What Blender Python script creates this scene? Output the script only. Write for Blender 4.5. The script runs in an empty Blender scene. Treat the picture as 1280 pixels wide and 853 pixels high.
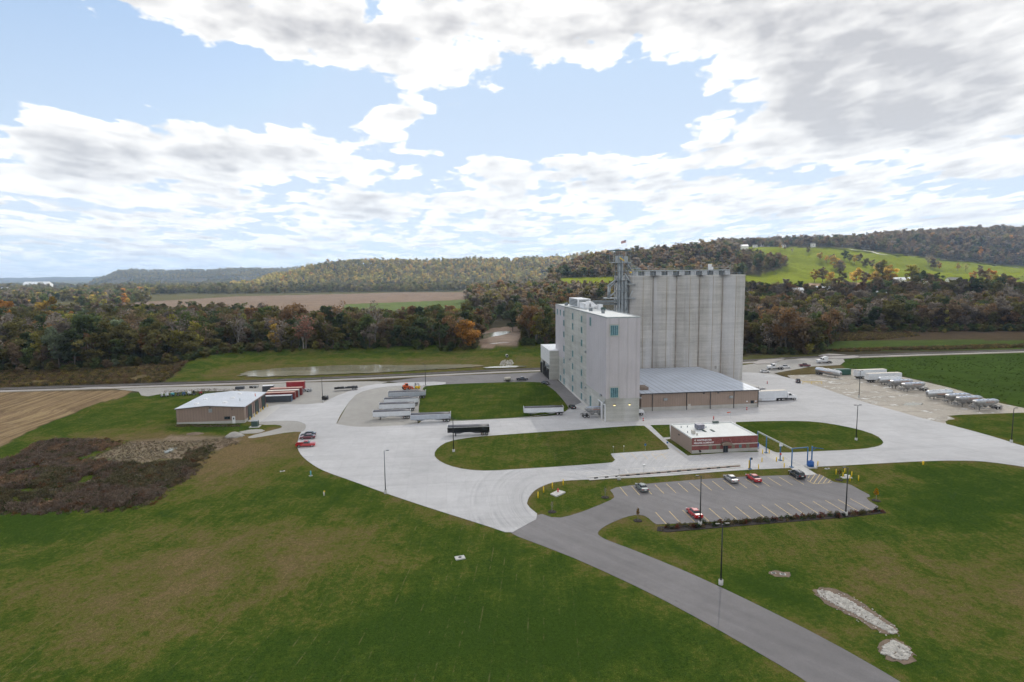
import bpy, bmesh, math, random
import numpy as np
from mathutils import Vector, Matrix
random.seed(11); rng = np.random.default_rng(5)
scn = bpy.context.scene
COL = scn.collection
rad = math.radians

# ------------------------------------------------------------------ camera frame
# world X runs along the fronts of the buildings, world Y runs away from the viewer, Z = 0 is the yard
H, F, ROLL = 50.0, 760.0, 0.011
PIT = math.atan(84.5 / F)
YAW = rad(6.5)
cr, sr, cp, sp, cy_, sy_ = math.cos(ROLL), math.sin(ROLL), math.cos(PIT), math.sin(PIT), math.cos(YAW), math.sin(YAW)
def turn(x, y): return (x * cy_ + y * sy_, -x * sy_ + y * cy_)
def ray(px, py):
    u = px - 640; v = py - 426.5
    U = u * cr - v * sr; V = u * sr + v * cr
    x, y = turn(U, F * cp - V * sp)
    return x, y, -F * sp - V * cp
def G(px, py, z=0.0):                      # photo reading -> point on level z
    d = ray(px, py); t = (z - H) / d[2]
    return (d[0] * t, d[1] * t)
def project(X, Y, Z):                      # world -> photo reading (vectorised)
    x = X * cy_ - Y * sy_; y = X * sy_ + Y * cy_; z = Z - H
    fz = y * cp - z * sp; up = y * sp + z * cp
    fz = np.maximum(fz, 1e-3)
    U = x / fz * F; V = -up / fz * F
    return U * cr + V * sr + 640, -U * sr + V * cr + 426.5
def zrow(px, row, y):                      # height that shows at that row, y metres ahead
    u = px - 640; v = row - 426.5
    V = u * sr + v * cr
    return H + y * (-V * cp - F * sp) / (F * cp - V * sp)
cam = bpy.data.cameras.new('camera'); co = bpy.data.objects.new('camera', cam); COL.objects.link(co)
cam.sensor_width = 36; cam.lens = F / 1280 * 36; cam.clip_start = 1; cam.clip_end = 60000
def dirw(U, V):
    x, y = turn(U, -V * sp); return Vector((x, y, -V * cp))
R_ = Vector((*turn(cr, -sr * sp), -sr * cp)); U_ = Vector((*turn(sr, cr * sp), cr * cp))
Fw = Vector((*turn(0, cp), -sp))
R_ = Fw.cross(U_).normalized(); U_ = R_.cross(Fw).normalized()
m = Matrix((R_, U_, -Fw)).transposed().to_4x4(); m.translation = (0, 0, H)
co.matrix_world = m
scn.camera = co

# ------------------------------------------------------------------ materials
def nodes(name):
    mt = bpy.data.materials.new(name); mt.use_nodes = True
    nt = mt.node_tree; b = nt.nodes['Principled BSDF']
    return mt, nt, b
def N(nt, typ, **kw):
    n = nt.nodes.new(typ)
    for k, v in kw.items():
        if k.startswith('i_'):
            key = k[2:]
            key = int(key) if key.isdigit() else key.replace('_', ' ')
            n.inputs[key].default_value = v
        else: setattr(n, k, v)
    return n
def L(nt, a, b): nt.links.new(a, b)
def mth(nt, op, a, b=None, c=None, clamp=False):
    n = nt.nodes.new('ShaderNodeMath'); n.operation = op; n.use_clamp = clamp
    for i, x in enumerate((a, b, c)):
        if x is None: continue
        if isinstance(x, (int, float)): n.inputs[i].default_value = x
        else: nt.links.new(x, n.inputs[i])
    return n.outputs[0]
def mixc(nt, f, a, b, mode='MIX'):
    n = nt.nodes.new('ShaderNodeMix'); n.data_type = 'RGBA'; n.blend_type = mode
    for i, x in ((0, f), (6, a), (7, b)):
        if isinstance(x, (int, float)): n.inputs[i].default_value = x
        elif isinstance(x, tuple): n.inputs[i].default_value = (*x, 1) if len(x) == 3 else x
        else: nt.links.new(x, n.inputs[i])
    return n.outputs[2]
def noise(nt, vec, scale, detail=4, rough=.55, dist=0):
    n = N(nt, 'ShaderNodeTexNoise', i_Scale=scale, i_Detail=detail, i_Roughness=rough, i_Distortion=dist)
    if vec is not None: L(nt, vec, n.inputs['Vector'])
    return n.outputs['Fac']
def rng_map(nt, v, a, b, c, d, clamp=True):
    n = nt.nodes.new('ShaderNodeMapRange'); n.clamp = clamp
    for i, x in enumerate((v, a, b, c, d)):
        if isinstance(x, (int, float)): n.inputs[i].default_value = x
        else: nt.links.new(x, n.inputs[i])
    return n.outputs[0]
def gpos(nt): return N(nt, 'ShaderNodeNewGeometry').outputs['Position']
def mapping(nt, vec, sc=(1, 1, 1), rot=(0, 0, 0), loc=(0, 0, 0)):
    n = nt.nodes.new('ShaderNodeMapping'); n.inputs['Scale'].default_value = sc
    n.inputs['Rotation'].default_value = rot; n.inputs['Location'].default_value = loc
    L(nt, vec, n.inputs[0]); return n.outputs[0]
def bump(nt, b, h, strength=.3, dist=.05):
    n = N(nt, 'ShaderNodeBump', i_Strength=strength, i_Distance=dist); L(nt, h, n.inputs['Height'])
    L(nt, n.outputs[0], b.inputs['Normal'])
def M(name, col, rough=.6, metal=0.0, var=.12, scale=1.2, bmp=0.0, emit=0.0, coat=0.0):
    mt, nt, b = nodes(name)
    v = N(nt, 'ShaderNodeTexCoord').outputs['Object']
    f = noise(nt, v, scale, 5, .6)
    g = rng_map(nt, f, .3, .7, 1 - var, 1 + var)
    c = mixc(nt, 1.0, col, g, 'MULTIPLY')
    L(nt, c, b.inputs['Base Color']); b.inputs['Roughness'].default_value = rough; b.inputs['Metallic'].default_value = metal
    if coat: b.inputs['Coat Weight'].default_value = coat; b.inputs['Coat Roughness'].default_value = .08
    if bmp: bump(nt, b, noise(nt, v, scale * 8, 3), bmp)
    if emit:
        b.inputs['Emission Color'].default_value = (*col, 1); b.inputs['Emission Strength'].default_value = emit
    return mt
MT = {}
MT['white_paint'] = M('white_paint', (.75, .76, .78), .4, var=.05)
MT['trailer_white'] = M('trailer_white', (.66, .69, .73), .35, var=.08, scale=.6)
MT['trailer_grey'] = M('trailer_grey', (.42, .46, .52), .35, .2, var=.1, scale=.7)
MT['tarp'] = M('tarp', (.07, .07, .085), .5, var=.25, scale=1.5)
MT['black'] = M('black', (.012, .012, .014), .35, coat=.3)
MT['trailer_black'] = M('trailer_black', (.012, .013, .022), .22, coat=.6)
MT['rubber'] = M('rubber', (.016, .016, .016), .85)
MT['rim'] = M('rim', (.5, .5, .52), .3, .9)
MT['steel_dark'] = M('steel_dark', (.045, .047, .05), .55, .3)
MT['galv'] = M('galvanised_steel', (.36, .39, .41), .45, .55, var=.15)
MT['galv_dark'] = M('galvanised_grey', (.2, .225, .24), .5, .5, var=.2)
MT['alu'] = M('aluminium', (.62, .64, .67), .28, .75, var=.12, scale=1.5)
MT['alu_dull'] = M('aluminium_dull', (.3, .3, .3), .4, .7, var=.2, scale=1.5)
MT['red_car'] = M('red_paint', (.42, .012, .018), .3, coat=.8, var=.04)
MT['maroon'] = M('maroon_paint', (.13, .015, .03), .3, coat=.8, var=.04)
MT['silver'] = M('silver_paint', (.36, .37, .38), .3, .5, coat=.6, var=.04)
MT['silver_dark'] = M('silver_green_paint', (.2, .23, .24), .3, .5, coat=.6, var=.04)
MT['car_black'] = M('black_paint', (.012, .013, .02), .25, coat=.9, var=.04)
MT['car_white'] = M('white_car_paint', (.7, .71, .73), .3, coat=.6, var=.03)
MT['dark_blue'] = M('dark_blue_paint', (.012, .016, .035), .25, coat=.9, var=.04)
MT['glass_dark'] = M('tinted_glass', (.02, .028, .035), .06, var=.05)
MT['head'] = M('head_lamp', (.75, .77, .8), .12)
MT['tail'] = M('tail_lamp', (.45, .01, .01), .2)
MT['plate'] = M('number_plate', (.7, .7, .68), .5)
MT['orange'] = M('orange_paint', (.62, .1, .015), .45)
MT['yellow'] = M('yellow_paint', (.78, .52, .01), .5, var=.06)
MT['blue_paint'] = M('blue_paint', (.02, .12, .28), .45)
MT['blue_tank'] = M('blue_tank_paint', (.01, .09, .33), .4)
MT['teal_post'] = M('teal_paint', (.1, .36, .4), .5)
MT['stain_red'] = M('container_red', (.2, .032, .028), .6, var=.25)
MT['roof_red'] = M('container_roof', (.5, .3, .24), .6, var=.25, scale=.5)
MT['dark_box'] = M('container_grey', (.055, .065, .08), .55, var=.2)
MT['green_box'] = M('dumpster_green', (.035, .11, .085), .6, var=.15)
MT['teal_green'] = M('cabinet_green', (.04, .075, .065), .6, var=.15)
MT['pole'] = M('pole_bronze', (.03, .033, .035), .5, .4)
MT['pole_grey'] = M('pole_grey', (.2, .22, .24), .5, .4)
MT['conc_base'] = M('concrete_base', (.5, .5, .48), .85, bmp=.1)
MT['tan_wall'] = M('tan_wall', (.3, .225, .185), .7, var=.06, scale=.3)
MT['white_roof'] = M('white_roof', (.66, .68, .67), .6, var=.07, scale=.25)
MT['stone_band'] = M('pale_stone', (.48, .46, .42), .8)
MT['lamp_glow'] = M('lamp_glow', (1.0, .8, .35), .4, emit=2.0)
MT['bark'] = M('bark', (.13, .115, .095), .9, var=.3, scale=2)
MT['bark_pale'] = M('bark_pale', (.3, .28, .25), .9, var=.3, scale=2)
MT['mulch'] = M('mulch', (.022, .016, .014), .95, var=.5, scale=3, bmp=.6)
MT['sign_white'] = M('sign_letters', (.85, .85, .85), .5, var=.02)
MT['red_post'] = M('red_post', (.5, .03, .03), .5)
MT['awning'] = M('bronze_awning', (.2, .15, .115), .55)
MT['teal_glass'] = M('teal_glass', (.09, .2, .24), .15, .1, var=.3, scale=.8)
MT['teal_frame'] = M('teal_frame', (.26, .4, .42), .5)
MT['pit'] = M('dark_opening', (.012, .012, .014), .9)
MT['house_white'] = M('white_siding', (.8, .79, .76), .7)
MT['house_roof'] = M('grey_shingles', (.16, .15, .15), .85)
MT['barn_roof'] = M('metal_barn_roof', (.7, .72, .75), .5)
MT['rock'] = M('pale_limestone', (.47, .45, .41), .9, var=.3, scale=2, bmp=.3)
MT['tyre_dark'] = MT['rubber']
MT['farm_green'] = M('farm_green', (.03, .1, .03), .5)
MT['flag_red'] = M('flag_cloth', (.5, .2, .22), .8, var=.6, scale=3)
MT['line_yellow'] = M('line_paint_yellow', (.62, .46, .2), .7, var=.2, scale=2)
MT['line_white'] = M('line_paint_white', (.66, .63, .56), .7, var=.2, scale=2)

def corrugated(name, col, period, axis='X', rough=.5, metal=.2, amt=.25, var=.08, low=None, low_z=0):
    mt, nt, b = nodes(name)
    p = gpos(nt); s = N(nt, 'ShaderNodeSeparateXYZ'); L(nt, p, s.inputs[0])
    q = s.outputs['XYZ'.index(axis)] if axis != 'XY' else mth(nt, 'ADD', s.outputs[0], s.outputs[1])
    fr = mth(nt, 'FRACT', mth(nt, 'DIVIDE', q, period))
    rib = rng_map(nt, mth(nt, 'ABSOLUTE', mth(nt, 'SUBTRACT', fr, .5)), .36, .46, 0.0, 1.0)
    v = noise(nt, mapping(nt, p, (.12, .12, .12)), 1.0, 5)
    fine = noise(nt, mapping(nt, p, (1.5, 1.5, .12)), 1.0, 3)
    c = mixc(nt, 1.0, col, rng_map(nt, v, .3, .7, 1 - var, 1 + var), 'MULTIPLY')
    c = mixc(nt, 1.0, c, rng_map(nt, fine, .3, .7, .96, 1.04), 'MULTIPLY')
    c = mixc(nt, mth(nt, 'MULTIPLY', rib, amt), c, (0.02, .02, .02))
    if low: c = mixc(nt, mth(nt, 'LESS_THAN', s.outputs[2], low_z), c, low)
    L(nt, c, b.inputs['Base Color']); b.inputs['Roughness'].default_value = rough; b.inputs['Metallic'].default_value = metal
    bump(nt, b, rib, .5, .05)
    return mt
MT['metal_roof'] = corrugated('standing_seam_roof', (.5, .545, .62), 2.4, 'X', .5, .1, .3)
MT['shop_roof'] = corrugated('pale_metal_roof', (.6, .63, .68), 1.2, 'Y', .5, .1, .1)
MT['tan_siding'] = corrugated('tan_siding', (.29, .215, .175), .9, 'XY', .6, .1, .16)
MT['tan_front'] = corrugated('tan_siding_warehouse', (.31, .235, .19), .9, 'X', .6, .05, .14)
MT['lavender_panel'] = corrugated('grey_insulated_panel', (.5, .475, .5), 3.05, 'XY', .55, .05, .1, .06)

def concrete_wall(name, col, band=1.2, streak=.25, dark=(.2, .19, .17), joint=0.0):
    mt, nt, b = nodes(name)
    p = gpos(nt); s = N(nt, 'ShaderNodeSeparateXYZ'); L(nt, p, s.inputs[0])
    st = noise(nt, mapping(nt, p, (.9, .9, .035)), 1.0, 6, .6)
    st2 = noise(nt, mapping(nt, p, (.22, .22, .02)), 1.0, 3, .5)
    hb = noise(nt, mapping(nt, p, (.035, .035, .9 / band)), 1.0, 7, .75)
    pt = noise(nt, mapping(nt, p, (.12, .12, .1)), 1.0, 5, .6)
    sp_ = noise(nt, mapping(nt, p, (.8, .8, 1.6)), 1.0, 3, .6)
    c = mixc(nt, 1.0, col, rng_map(nt, pt, .3, .7, .82, 1.14), 'MULTIPLY')
    c = mixc(nt, 1.0, c, rng_map(nt, hb, .35, .65, .8, 1.14), 'MULTIPLY')
    c = mixc(nt, mth(nt, 'MULTIPLY', rng_map(nt, st, .5, .72, 0, 1), streak), c, dark)
    c = mixc(nt, mth(nt, 'MULTIPLY', rng_map(nt, st2, .46, .62, 0, 1), streak * 1.3), c, (.56, .57, .6))
    c = mixc(nt, mth(nt, 'MULTIPLY', rng_map(nt, sp_, .66, .72, 0, 1), .3), c, (.62, .62, .62))
    L(nt, c, b.inputs['Base Color']); b.inputs['Roughness'].default_value = .85
    bump(nt, b, hb, .15, .04)
    return mt
MT['silo_conc'] = concrete_wall('silo_concrete', (.47, .455, .43), 1.0, .34)
MT['mill_conc'] = concrete_wall('mill_concrete', (.46, .46, .43), 1.2, .16)
MT['base_block'] = concrete_wall('foundation_block', (.44, .43, .4), .5, .15)

def brick(name):
    mt, nt, b = nodes(name)
    p = gpos(nt)
    mp = mapping(nt, p, (1, 1, 1), (rad(90), 0, 0))
    t = N(nt, 'ShaderNodeTexBrick', i_Scale=1.0); t.inputs['Brick Width'].default_value = .4; t.inputs['Row Height'].default_value = .2
    t.inputs['Mortar Size'].default_value = .012
    t.inputs['Color1'].default_value = (.23, .05, .045, 1); t.inputs['Color2'].default_value = (.17, .04, .038, 1); t.inputs['Mortar'].default_value = (.28, .18, .16, 1)
    L(nt, mp, t.inputs['Vector'])
    c = mixc(nt, 1.0, t.outputs[0], rng_map(nt, noise(nt, p, .8, 4), .3, .7, .85, 1.15), 'MULTIPLY')
    L(nt, c, b.inputs['Base Color']); b.inputs['Roughness'].default_value = .85
    return mt
MT['brick'] = brick('red_split_face_brick')

# paving -------------------------------------------------------------
CX, CY = G(700, 628)
def paving(name, col, var, joint, dark, scuff=0.0, fine=.06, puddle=0.0):
    mt, nt, b = nodes(name)
    p = gpos(nt); s = N(nt, 'ShaderNodeSeparateXYZ'); L(nt, p, s.inputs[0])
    big = noise(nt, p, .035, 5, .6, .4); mid = noise(nt, p, .35, 5, .65); fn = noise(nt, p, 6.0, 3, .6)
    c = mixc(nt, 1.0, col, rng_map(nt, big, .3, .7, 1 - var, 1 + var), 'MULTIPLY')
    c = mixc(nt, 1.0, c, rng_map(nt, mid, .3, .7, 1 - var * .6, 1 + var * .6), 'MULTIPLY')
    if scuff:
        pt_ = rng_map(nt, noise(nt, p, .12, 6, .65, .8), .52, .68, 0, .3)
        c = mixc(nt, pt_, c, tuple(x * .72 for x in col))
        sp2 = rng_map(nt, noise(nt, p, 1.2, 3, .6), .7, .74, 0, .4); c = mixc(nt, sp2, c, dark)
    c = mixc(nt, 1.0, c, rng_map(nt, fn, .3, .7, 1 - fine, 1 + fine), 'MULTIPLY')
    if joint:
        for ax, per in ((0, 4.6), (1, 4.6)):
            fr = mth(nt, 'ABSOLUTE', mth(nt, 'SUBTRACT', mth(nt, 'FRACT', mth(nt, 'DIVIDE', s.outputs[ax], per)), .5))
            c = mixc(nt, mth(nt, 'MULTIPLY', mth(nt, 'GREATER_THAN', fr, .489), joint), c, dark)
        # slab to slab tone
        v = N(nt, 'ShaderNodeTexWhiteNoise', noise_dimensions='2D')
        L(nt, mth(nt, 'FLOOR', mth(nt, 'DIVIDE', s.outputs[0], 9.2)), v.inputs['Vector'])
        cm = N(nt, 'ShaderNodeCombineXYZ'); L(nt, mth(nt, 'FLOOR', mth(nt, 'DIVIDE', s.outputs[0], 9.2)), cm.inputs[0]); L(nt, mth(nt, 'FLOOR', mth(nt, 'DIVIDE', s.outputs[1], 4.6)), cm.inputs[1])
        L(nt, cm.outputs[0], v.inputs['Vector'])
        c = mixc(nt, 1.0, c, rng_map(nt, v.outputs[0], 0, 1, .965, 1.03), 'MULTIPLY')
    if scuff:
        def rings(cx, cy, r0, r1, xs, amt, c):
            dx = mth(nt, 'SUBTRACT', s.outputs[0], cx); dy = mth(nt, 'MULTIPLY', mth(nt, 'SUBTRACT', s.outputs[1], cy), xs)
            d = mth(nt, 'SQRT', mth(nt, 'ADD', mth(nt, 'MULTIPLY', dx, dx), mth(nt, 'MULTIPLY', dy, dy)))
            cmb = N(nt, 'ShaderNodeCombineXYZ'); L(nt, d, cmb.inputs[0])
            ring = rng_map(nt, noise(nt, cmb.outputs[0], 1.1, 4, .7), .44, .66, 0, 1)
            msk = mth(nt, 'MULTIPLY', rng_map(nt, d, r0, r0 + 4, 0, 1), rng_map(nt, d, r1 - 6, r1, 1, 0))
            msk = mth(nt, 'MULTIPLY', msk, rng_map(nt, noise(nt, p, .07, 3), .38, .6, 0, 1))
            return mixc(nt, mth(nt, 'MULTIPLY', mth(nt, 'MULTIPLY', ring, msk), amt), c, dark)
        c = rings(CX + 2, CY, 6, 26, .62, scuff, c)
        x2, y2 = G(1260, 470)
        c = rings(x2, y2, 40, 90, 1.0, scuff * .7, c)
        x3, y3 = G(1075, 610)
        c = rings(x3, y3, 26, 60, 1.0, scuff * .6, c)
        # long wheel paths along the drives
        wp = rng_map(nt, noise(nt, mapping(nt, p, (.012, .5, 1)), 1.0, 4, .6), .5, .7, 0, 1)
        c = mixc(nt, mth(nt, 'MULTIPLY', wp, .16), c, dark)
    if puddle:
        pu = rng_map(nt, noise(nt, mapping(nt, p, (.06, .2, 1)), 1.0, 5, .65, .5), .5, .56, 0, 1)
        pu2 = rng_map(nt, noise(nt, p, .3, 5, .7), .53, .57, 0, 1)
        c = mixc(nt, mth(nt, 'MULTIPLY', pu, .8), c, tuple(x * .8 for x in col))
        c = mixc(nt, mth(nt, 'MULTIPLY', mth(nt, 'MULTIPLY', pu, pu2), puddle), c, (.7, .7, .68))
    L(nt, c, b.inputs['Base Color']); b.inputs['Roughness'].default_value = .85
    bump(nt, b, fn, .15, .02)
    return mt
MT['concrete'] = paving('yard_concrete', (.495, .49, .495), .1, .2, (.22, .22, .235), .62)
MT['walk'] = paving('walk_concrete', (.54, .53, .51), .05, 0, (.3, .3, .3))
MT['gravel'] = paving('yard_gravel', (.34, .325, .3), .14, 0, (.2, .2, .2), 0, .2)
MT['gravel_wet'] = paving('yard_gravel_crushed', (.38, .34, .285), .16, 0, (.2, .2, .2), 0, .2, .85)
MT['ballast'] = paving('rail_ballast', (.15, .135, .125), .25, 0, (.1, .1, .1), 0, .35)
MT['dirt_road'] = paving('gravel_road', (.36, .33, .31), .16, 0, (.2, .2, .2), 0, .2)
MT['weed'] = paving('rough_weeds', (.14, .11, .055), .3, 0, (.1, .1, .1), 0, .35)
def asphalt():
    mt, nt, b = nodes('worn_asphalt')
    p = gpos(nt)
    # direction of the drive in the foreground
    dx, dy = np.subtract(G(1080, 853), G(700, 680)); an = math.atan2(dy, dx)
    big = noise(nt, p, .05, 5, .6, .3); mid = noise(nt, p, .5, 4, .6); fn = noise(nt, p, 9, 3, .6)
    st = noise(nt, mapping(nt, mapping(nt, p, (1, 1, 1), (0, 0, -an)), (.02, .55, 1)), 1.0, 4, .6)
    c = mixc(nt, 1.0, (.175, .166, .168), rng_map(nt, big, .3, .7, .86, 1.14), 'MULTIPLY')
    c = mixc(nt, 1.0, c, rng_map(nt, mid, .3, .7, .93, 1.07), 'MULTIPLY')
    c = mixc(nt, 1.0, c, rng_map(nt, st, .3, .7, .9, 1.12), 'MULTIPLY')
    c = mixc(nt, 1.0, c, rng_map(nt, fn, .3, .7, .9, 1.1), 'MULTIPLY')
    stn = rng_map(nt, noise(nt, p, .33, 3, .6, 1.0), .68, .74, 0, .35)
    c = mixc(nt, stn, c, (.07, .07, .075))
    L(nt, c, b.inputs['Base Color']); b.inputs['Roughness'].default_value = .85
    bump(nt, b, fn, .2, .02)
    return mt
MT['asphalt'] = asphalt()
def water():
    mt, nt, b = nodes('muddy_water')
    p = gpos(nt)
    c = mixc(nt, rng_map(nt, noise(nt, mapping(nt, p, (.02, .06, 1)), 1, 3), .4, .6, 0, 1), (.24, .225, .15), (.34, .32, .225))
    L(nt, c, b.inputs['Base Color']); b.inputs['Roughness'].default_value = .1
    bump(nt, b, noise(nt, p, 1.5, 3), .12, .03)
    return mt
MT['water'] = water()
def ground_mat():
    mt, nt, b = nodes('ground_cover')
    p = gpos(nt)
    land = N(nt, 'ShaderNodeAttribute', attribute_name='land').outputs['Color']
    lawn = N(nt, 'ShaderNodeAttribute', attribute_name='lawn').outputs['Fac']
    dry = N(nt, 'ShaderNodeAttribute', attribute_name='dry').outputs['Fac']
    n1 = noise(nt, p, .02, 6, .62, .5); n2 = noise(nt, p, .13, 6, .68, .4); n3 = noise(nt, p, 1.1, 5, .7); n4 = noise(nt, p, 7, 4, .7)
    a, bb = G(231, 776), G(325, 685); an = math.atan2(bb[1] - a[1], bb[0] - a[0])
    rot = mapping(nt, p, (1, 1, 1), (0, 0, -an))
    rows = noise(nt, mapping(nt, rot, (.03, .9, 1)), 1.0, 4, .65)
    f = mth(nt, 'ADD', mth(nt, 'SUBTRACT', dry, .045), mth(nt, 'MULTIPLY', mth(nt, 'SUBTRACT', n1, .5), .9))
    f = mth(nt, 'ADD', f, mth(nt, 'MULTIPLY', mth(nt, 'SUBTRACT', n2, .5), 1.5))
    f = mth(nt, 'ADD', f, mth(nt, 'MULTIPLY', mth(nt, 'SUBTRACT', n3, .5), 1.3))
    f = mth(nt, 'ADD', f, mth(nt, 'MULTIPLY', mth(nt, 'SUBTRACT', n4, .5), .8))
    f = mth(nt, 'ADD', f, mth(nt, 'MULTIPLY', mth(nt, 'SUBTRACT', rows, .5), .5))
    cr_ = N(nt, 'ShaderNodeValToRGB'); L(nt, f, cr_.inputs[0]); e = cr_.color_ramp.elements
    e[0].position = .0; e[0].color = (.036, .066, .011, 1)
    e[1].position = 1.0; e[1].color = (.165, .12, .06, 1)
    x = e.new(.28); x.color = (.058, .088, .014, 1)
    x = e.new(.5); x.color = (.1, .105, .024, 1)
    x = e.new(.72); x.color = (.125, .105, .04, 1)
    lw = cr_.outputs[0]
    lw = mixc(nt, 1.0, lw, rng_map(nt, n4, .3, .7, .62, 1.4), 'MULTIPLY')
    lw = mixc(nt, 1.0, lw, rng_map(nt, noise(nt, p, 2.6, 4, .7), .3, .7, .78, 1.22), 'MULTIPLY')
    lw = mixc(nt, 1.0, lw, rng_map(nt, noise(nt, p, 16, 3, .7), .3, .7, .68, 1.32), 'MULTIPLY')
    # pale dashes left by the seed drill
    fine = mapping(nt, rot, (.5, 1.0, 1))
    s2 = N(nt, 'ShaderNodeSeparateXYZ'); L(nt, rot, s2.inputs[0])
    ln = mth(nt, 'ABSOLUTE', mth(nt, 'SUBTRACT', mth(nt, 'FRACT', mth(nt, 'ADD', mth(nt, 'DIVIDE', s2.outputs[1], 2.3), mth(nt, 'MULTIPLY', n1, .8))), .5))
    dash = mth(nt, 'MULTIPLY', mth(nt, 'LESS_THAN', ln, .045), rng_map(nt, noise(nt, mapping(nt, rot, (.3, .5, 1)), 1, 5, .75), .52, .6, 0, 1))
    row_m = N(nt, 'ShaderNodeAttribute', attribute_name='rows').outputs['Fac']
    lw = mixc(nt, mth(nt, 'MULTIPLY', mth(nt, 'MULTIPLY', dash, mth(nt, 'MULTIPLY', row_m, lawn)), .34), lw, (.22, .17, .085))
    ln2 = mixc(nt, 1.0, land, rng_map(nt, n2, .3, .7, .78, 1.22), 'MULTIPLY')
    ln2 = mixc(nt, 1.0, ln2, rng_map(nt, n3, .3, .7, .8, 1.2), 'MULTIPLY')
    ln2 = mixc(nt, 1.0, ln2, rng_map(nt, n1, .3, .7, .85, 1.15), 'MULTIPLY')
    a2, b2 = G(0, 556), G(150, 498); an2 = math.atan2(b2[1] - a2[1], b2[0] - a2[0])
    rot2 = mapping(nt, mapping(nt, p, (1, 1, 1), (0, 0, -an2)), (.018, .5, 1)); st_ = noise(nt, rot2, 1.0, 6, .7)
    stm = mth(nt, 'MULTIPLY', rng_map(nt, st_, .46, .6, 0, 1), mth(nt, 'MULTIPLY', row_m, mth(nt, 'SUBTRACT', 1.0, lawn)))
    ln2 = mixc(nt, mth(nt, 'MULTIPLY', stm, .75), ln2, (.36, .27, .15))
    c = mixc(nt, lawn, ln2, lw)
    L(nt, c, b.inputs['Base Color']); b.inputs['Roughness'].default_value = .95
    b.inputs['Specular IOR Level'].default_value = 0.0
    hh = mth(nt, 'ADD', n3, mth(nt, 'MULTIPLY', n4, .3))
    bump(nt, b, hh, .45, .35)
    return mt
MT['ground'] = ground_mat()
def leaf_mat(name, k=1.0):
    mt, nt, b = nodes(name)
    t = N(nt, 'ShaderNodeAttribute', attribute_name='tint', attribute_type='INSTANCER').outputs['Color']
    cl = N(nt, 'ShaderNodeAttribute', attribute_name='clump').outputs['Fac']
    c = mixc(nt, 1.0, t, cl, 'MULTIPLY')
    L(nt, c, b.inputs['Base Color']); b.inputs['Roughness'].default_value = .8; b.inputs['Specular IOR Level'].default_value = .04
    tr = N(nt, 'ShaderNodeBsdfTranslucent'); L(nt, c, tr.inputs[0])
    mx = N(nt, 'ShaderNodeMixShader', i_0=.5); L(nt, b.outputs[0], mx.inputs[1]); L(nt, tr.outputs[0], mx.inputs[2])
    L(nt, mx.outputs[0], nt.nodes['Material Output'].inputs[0])
    return mt
MT['leaf'] = leaf_mat('autumn_leaves')

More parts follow.
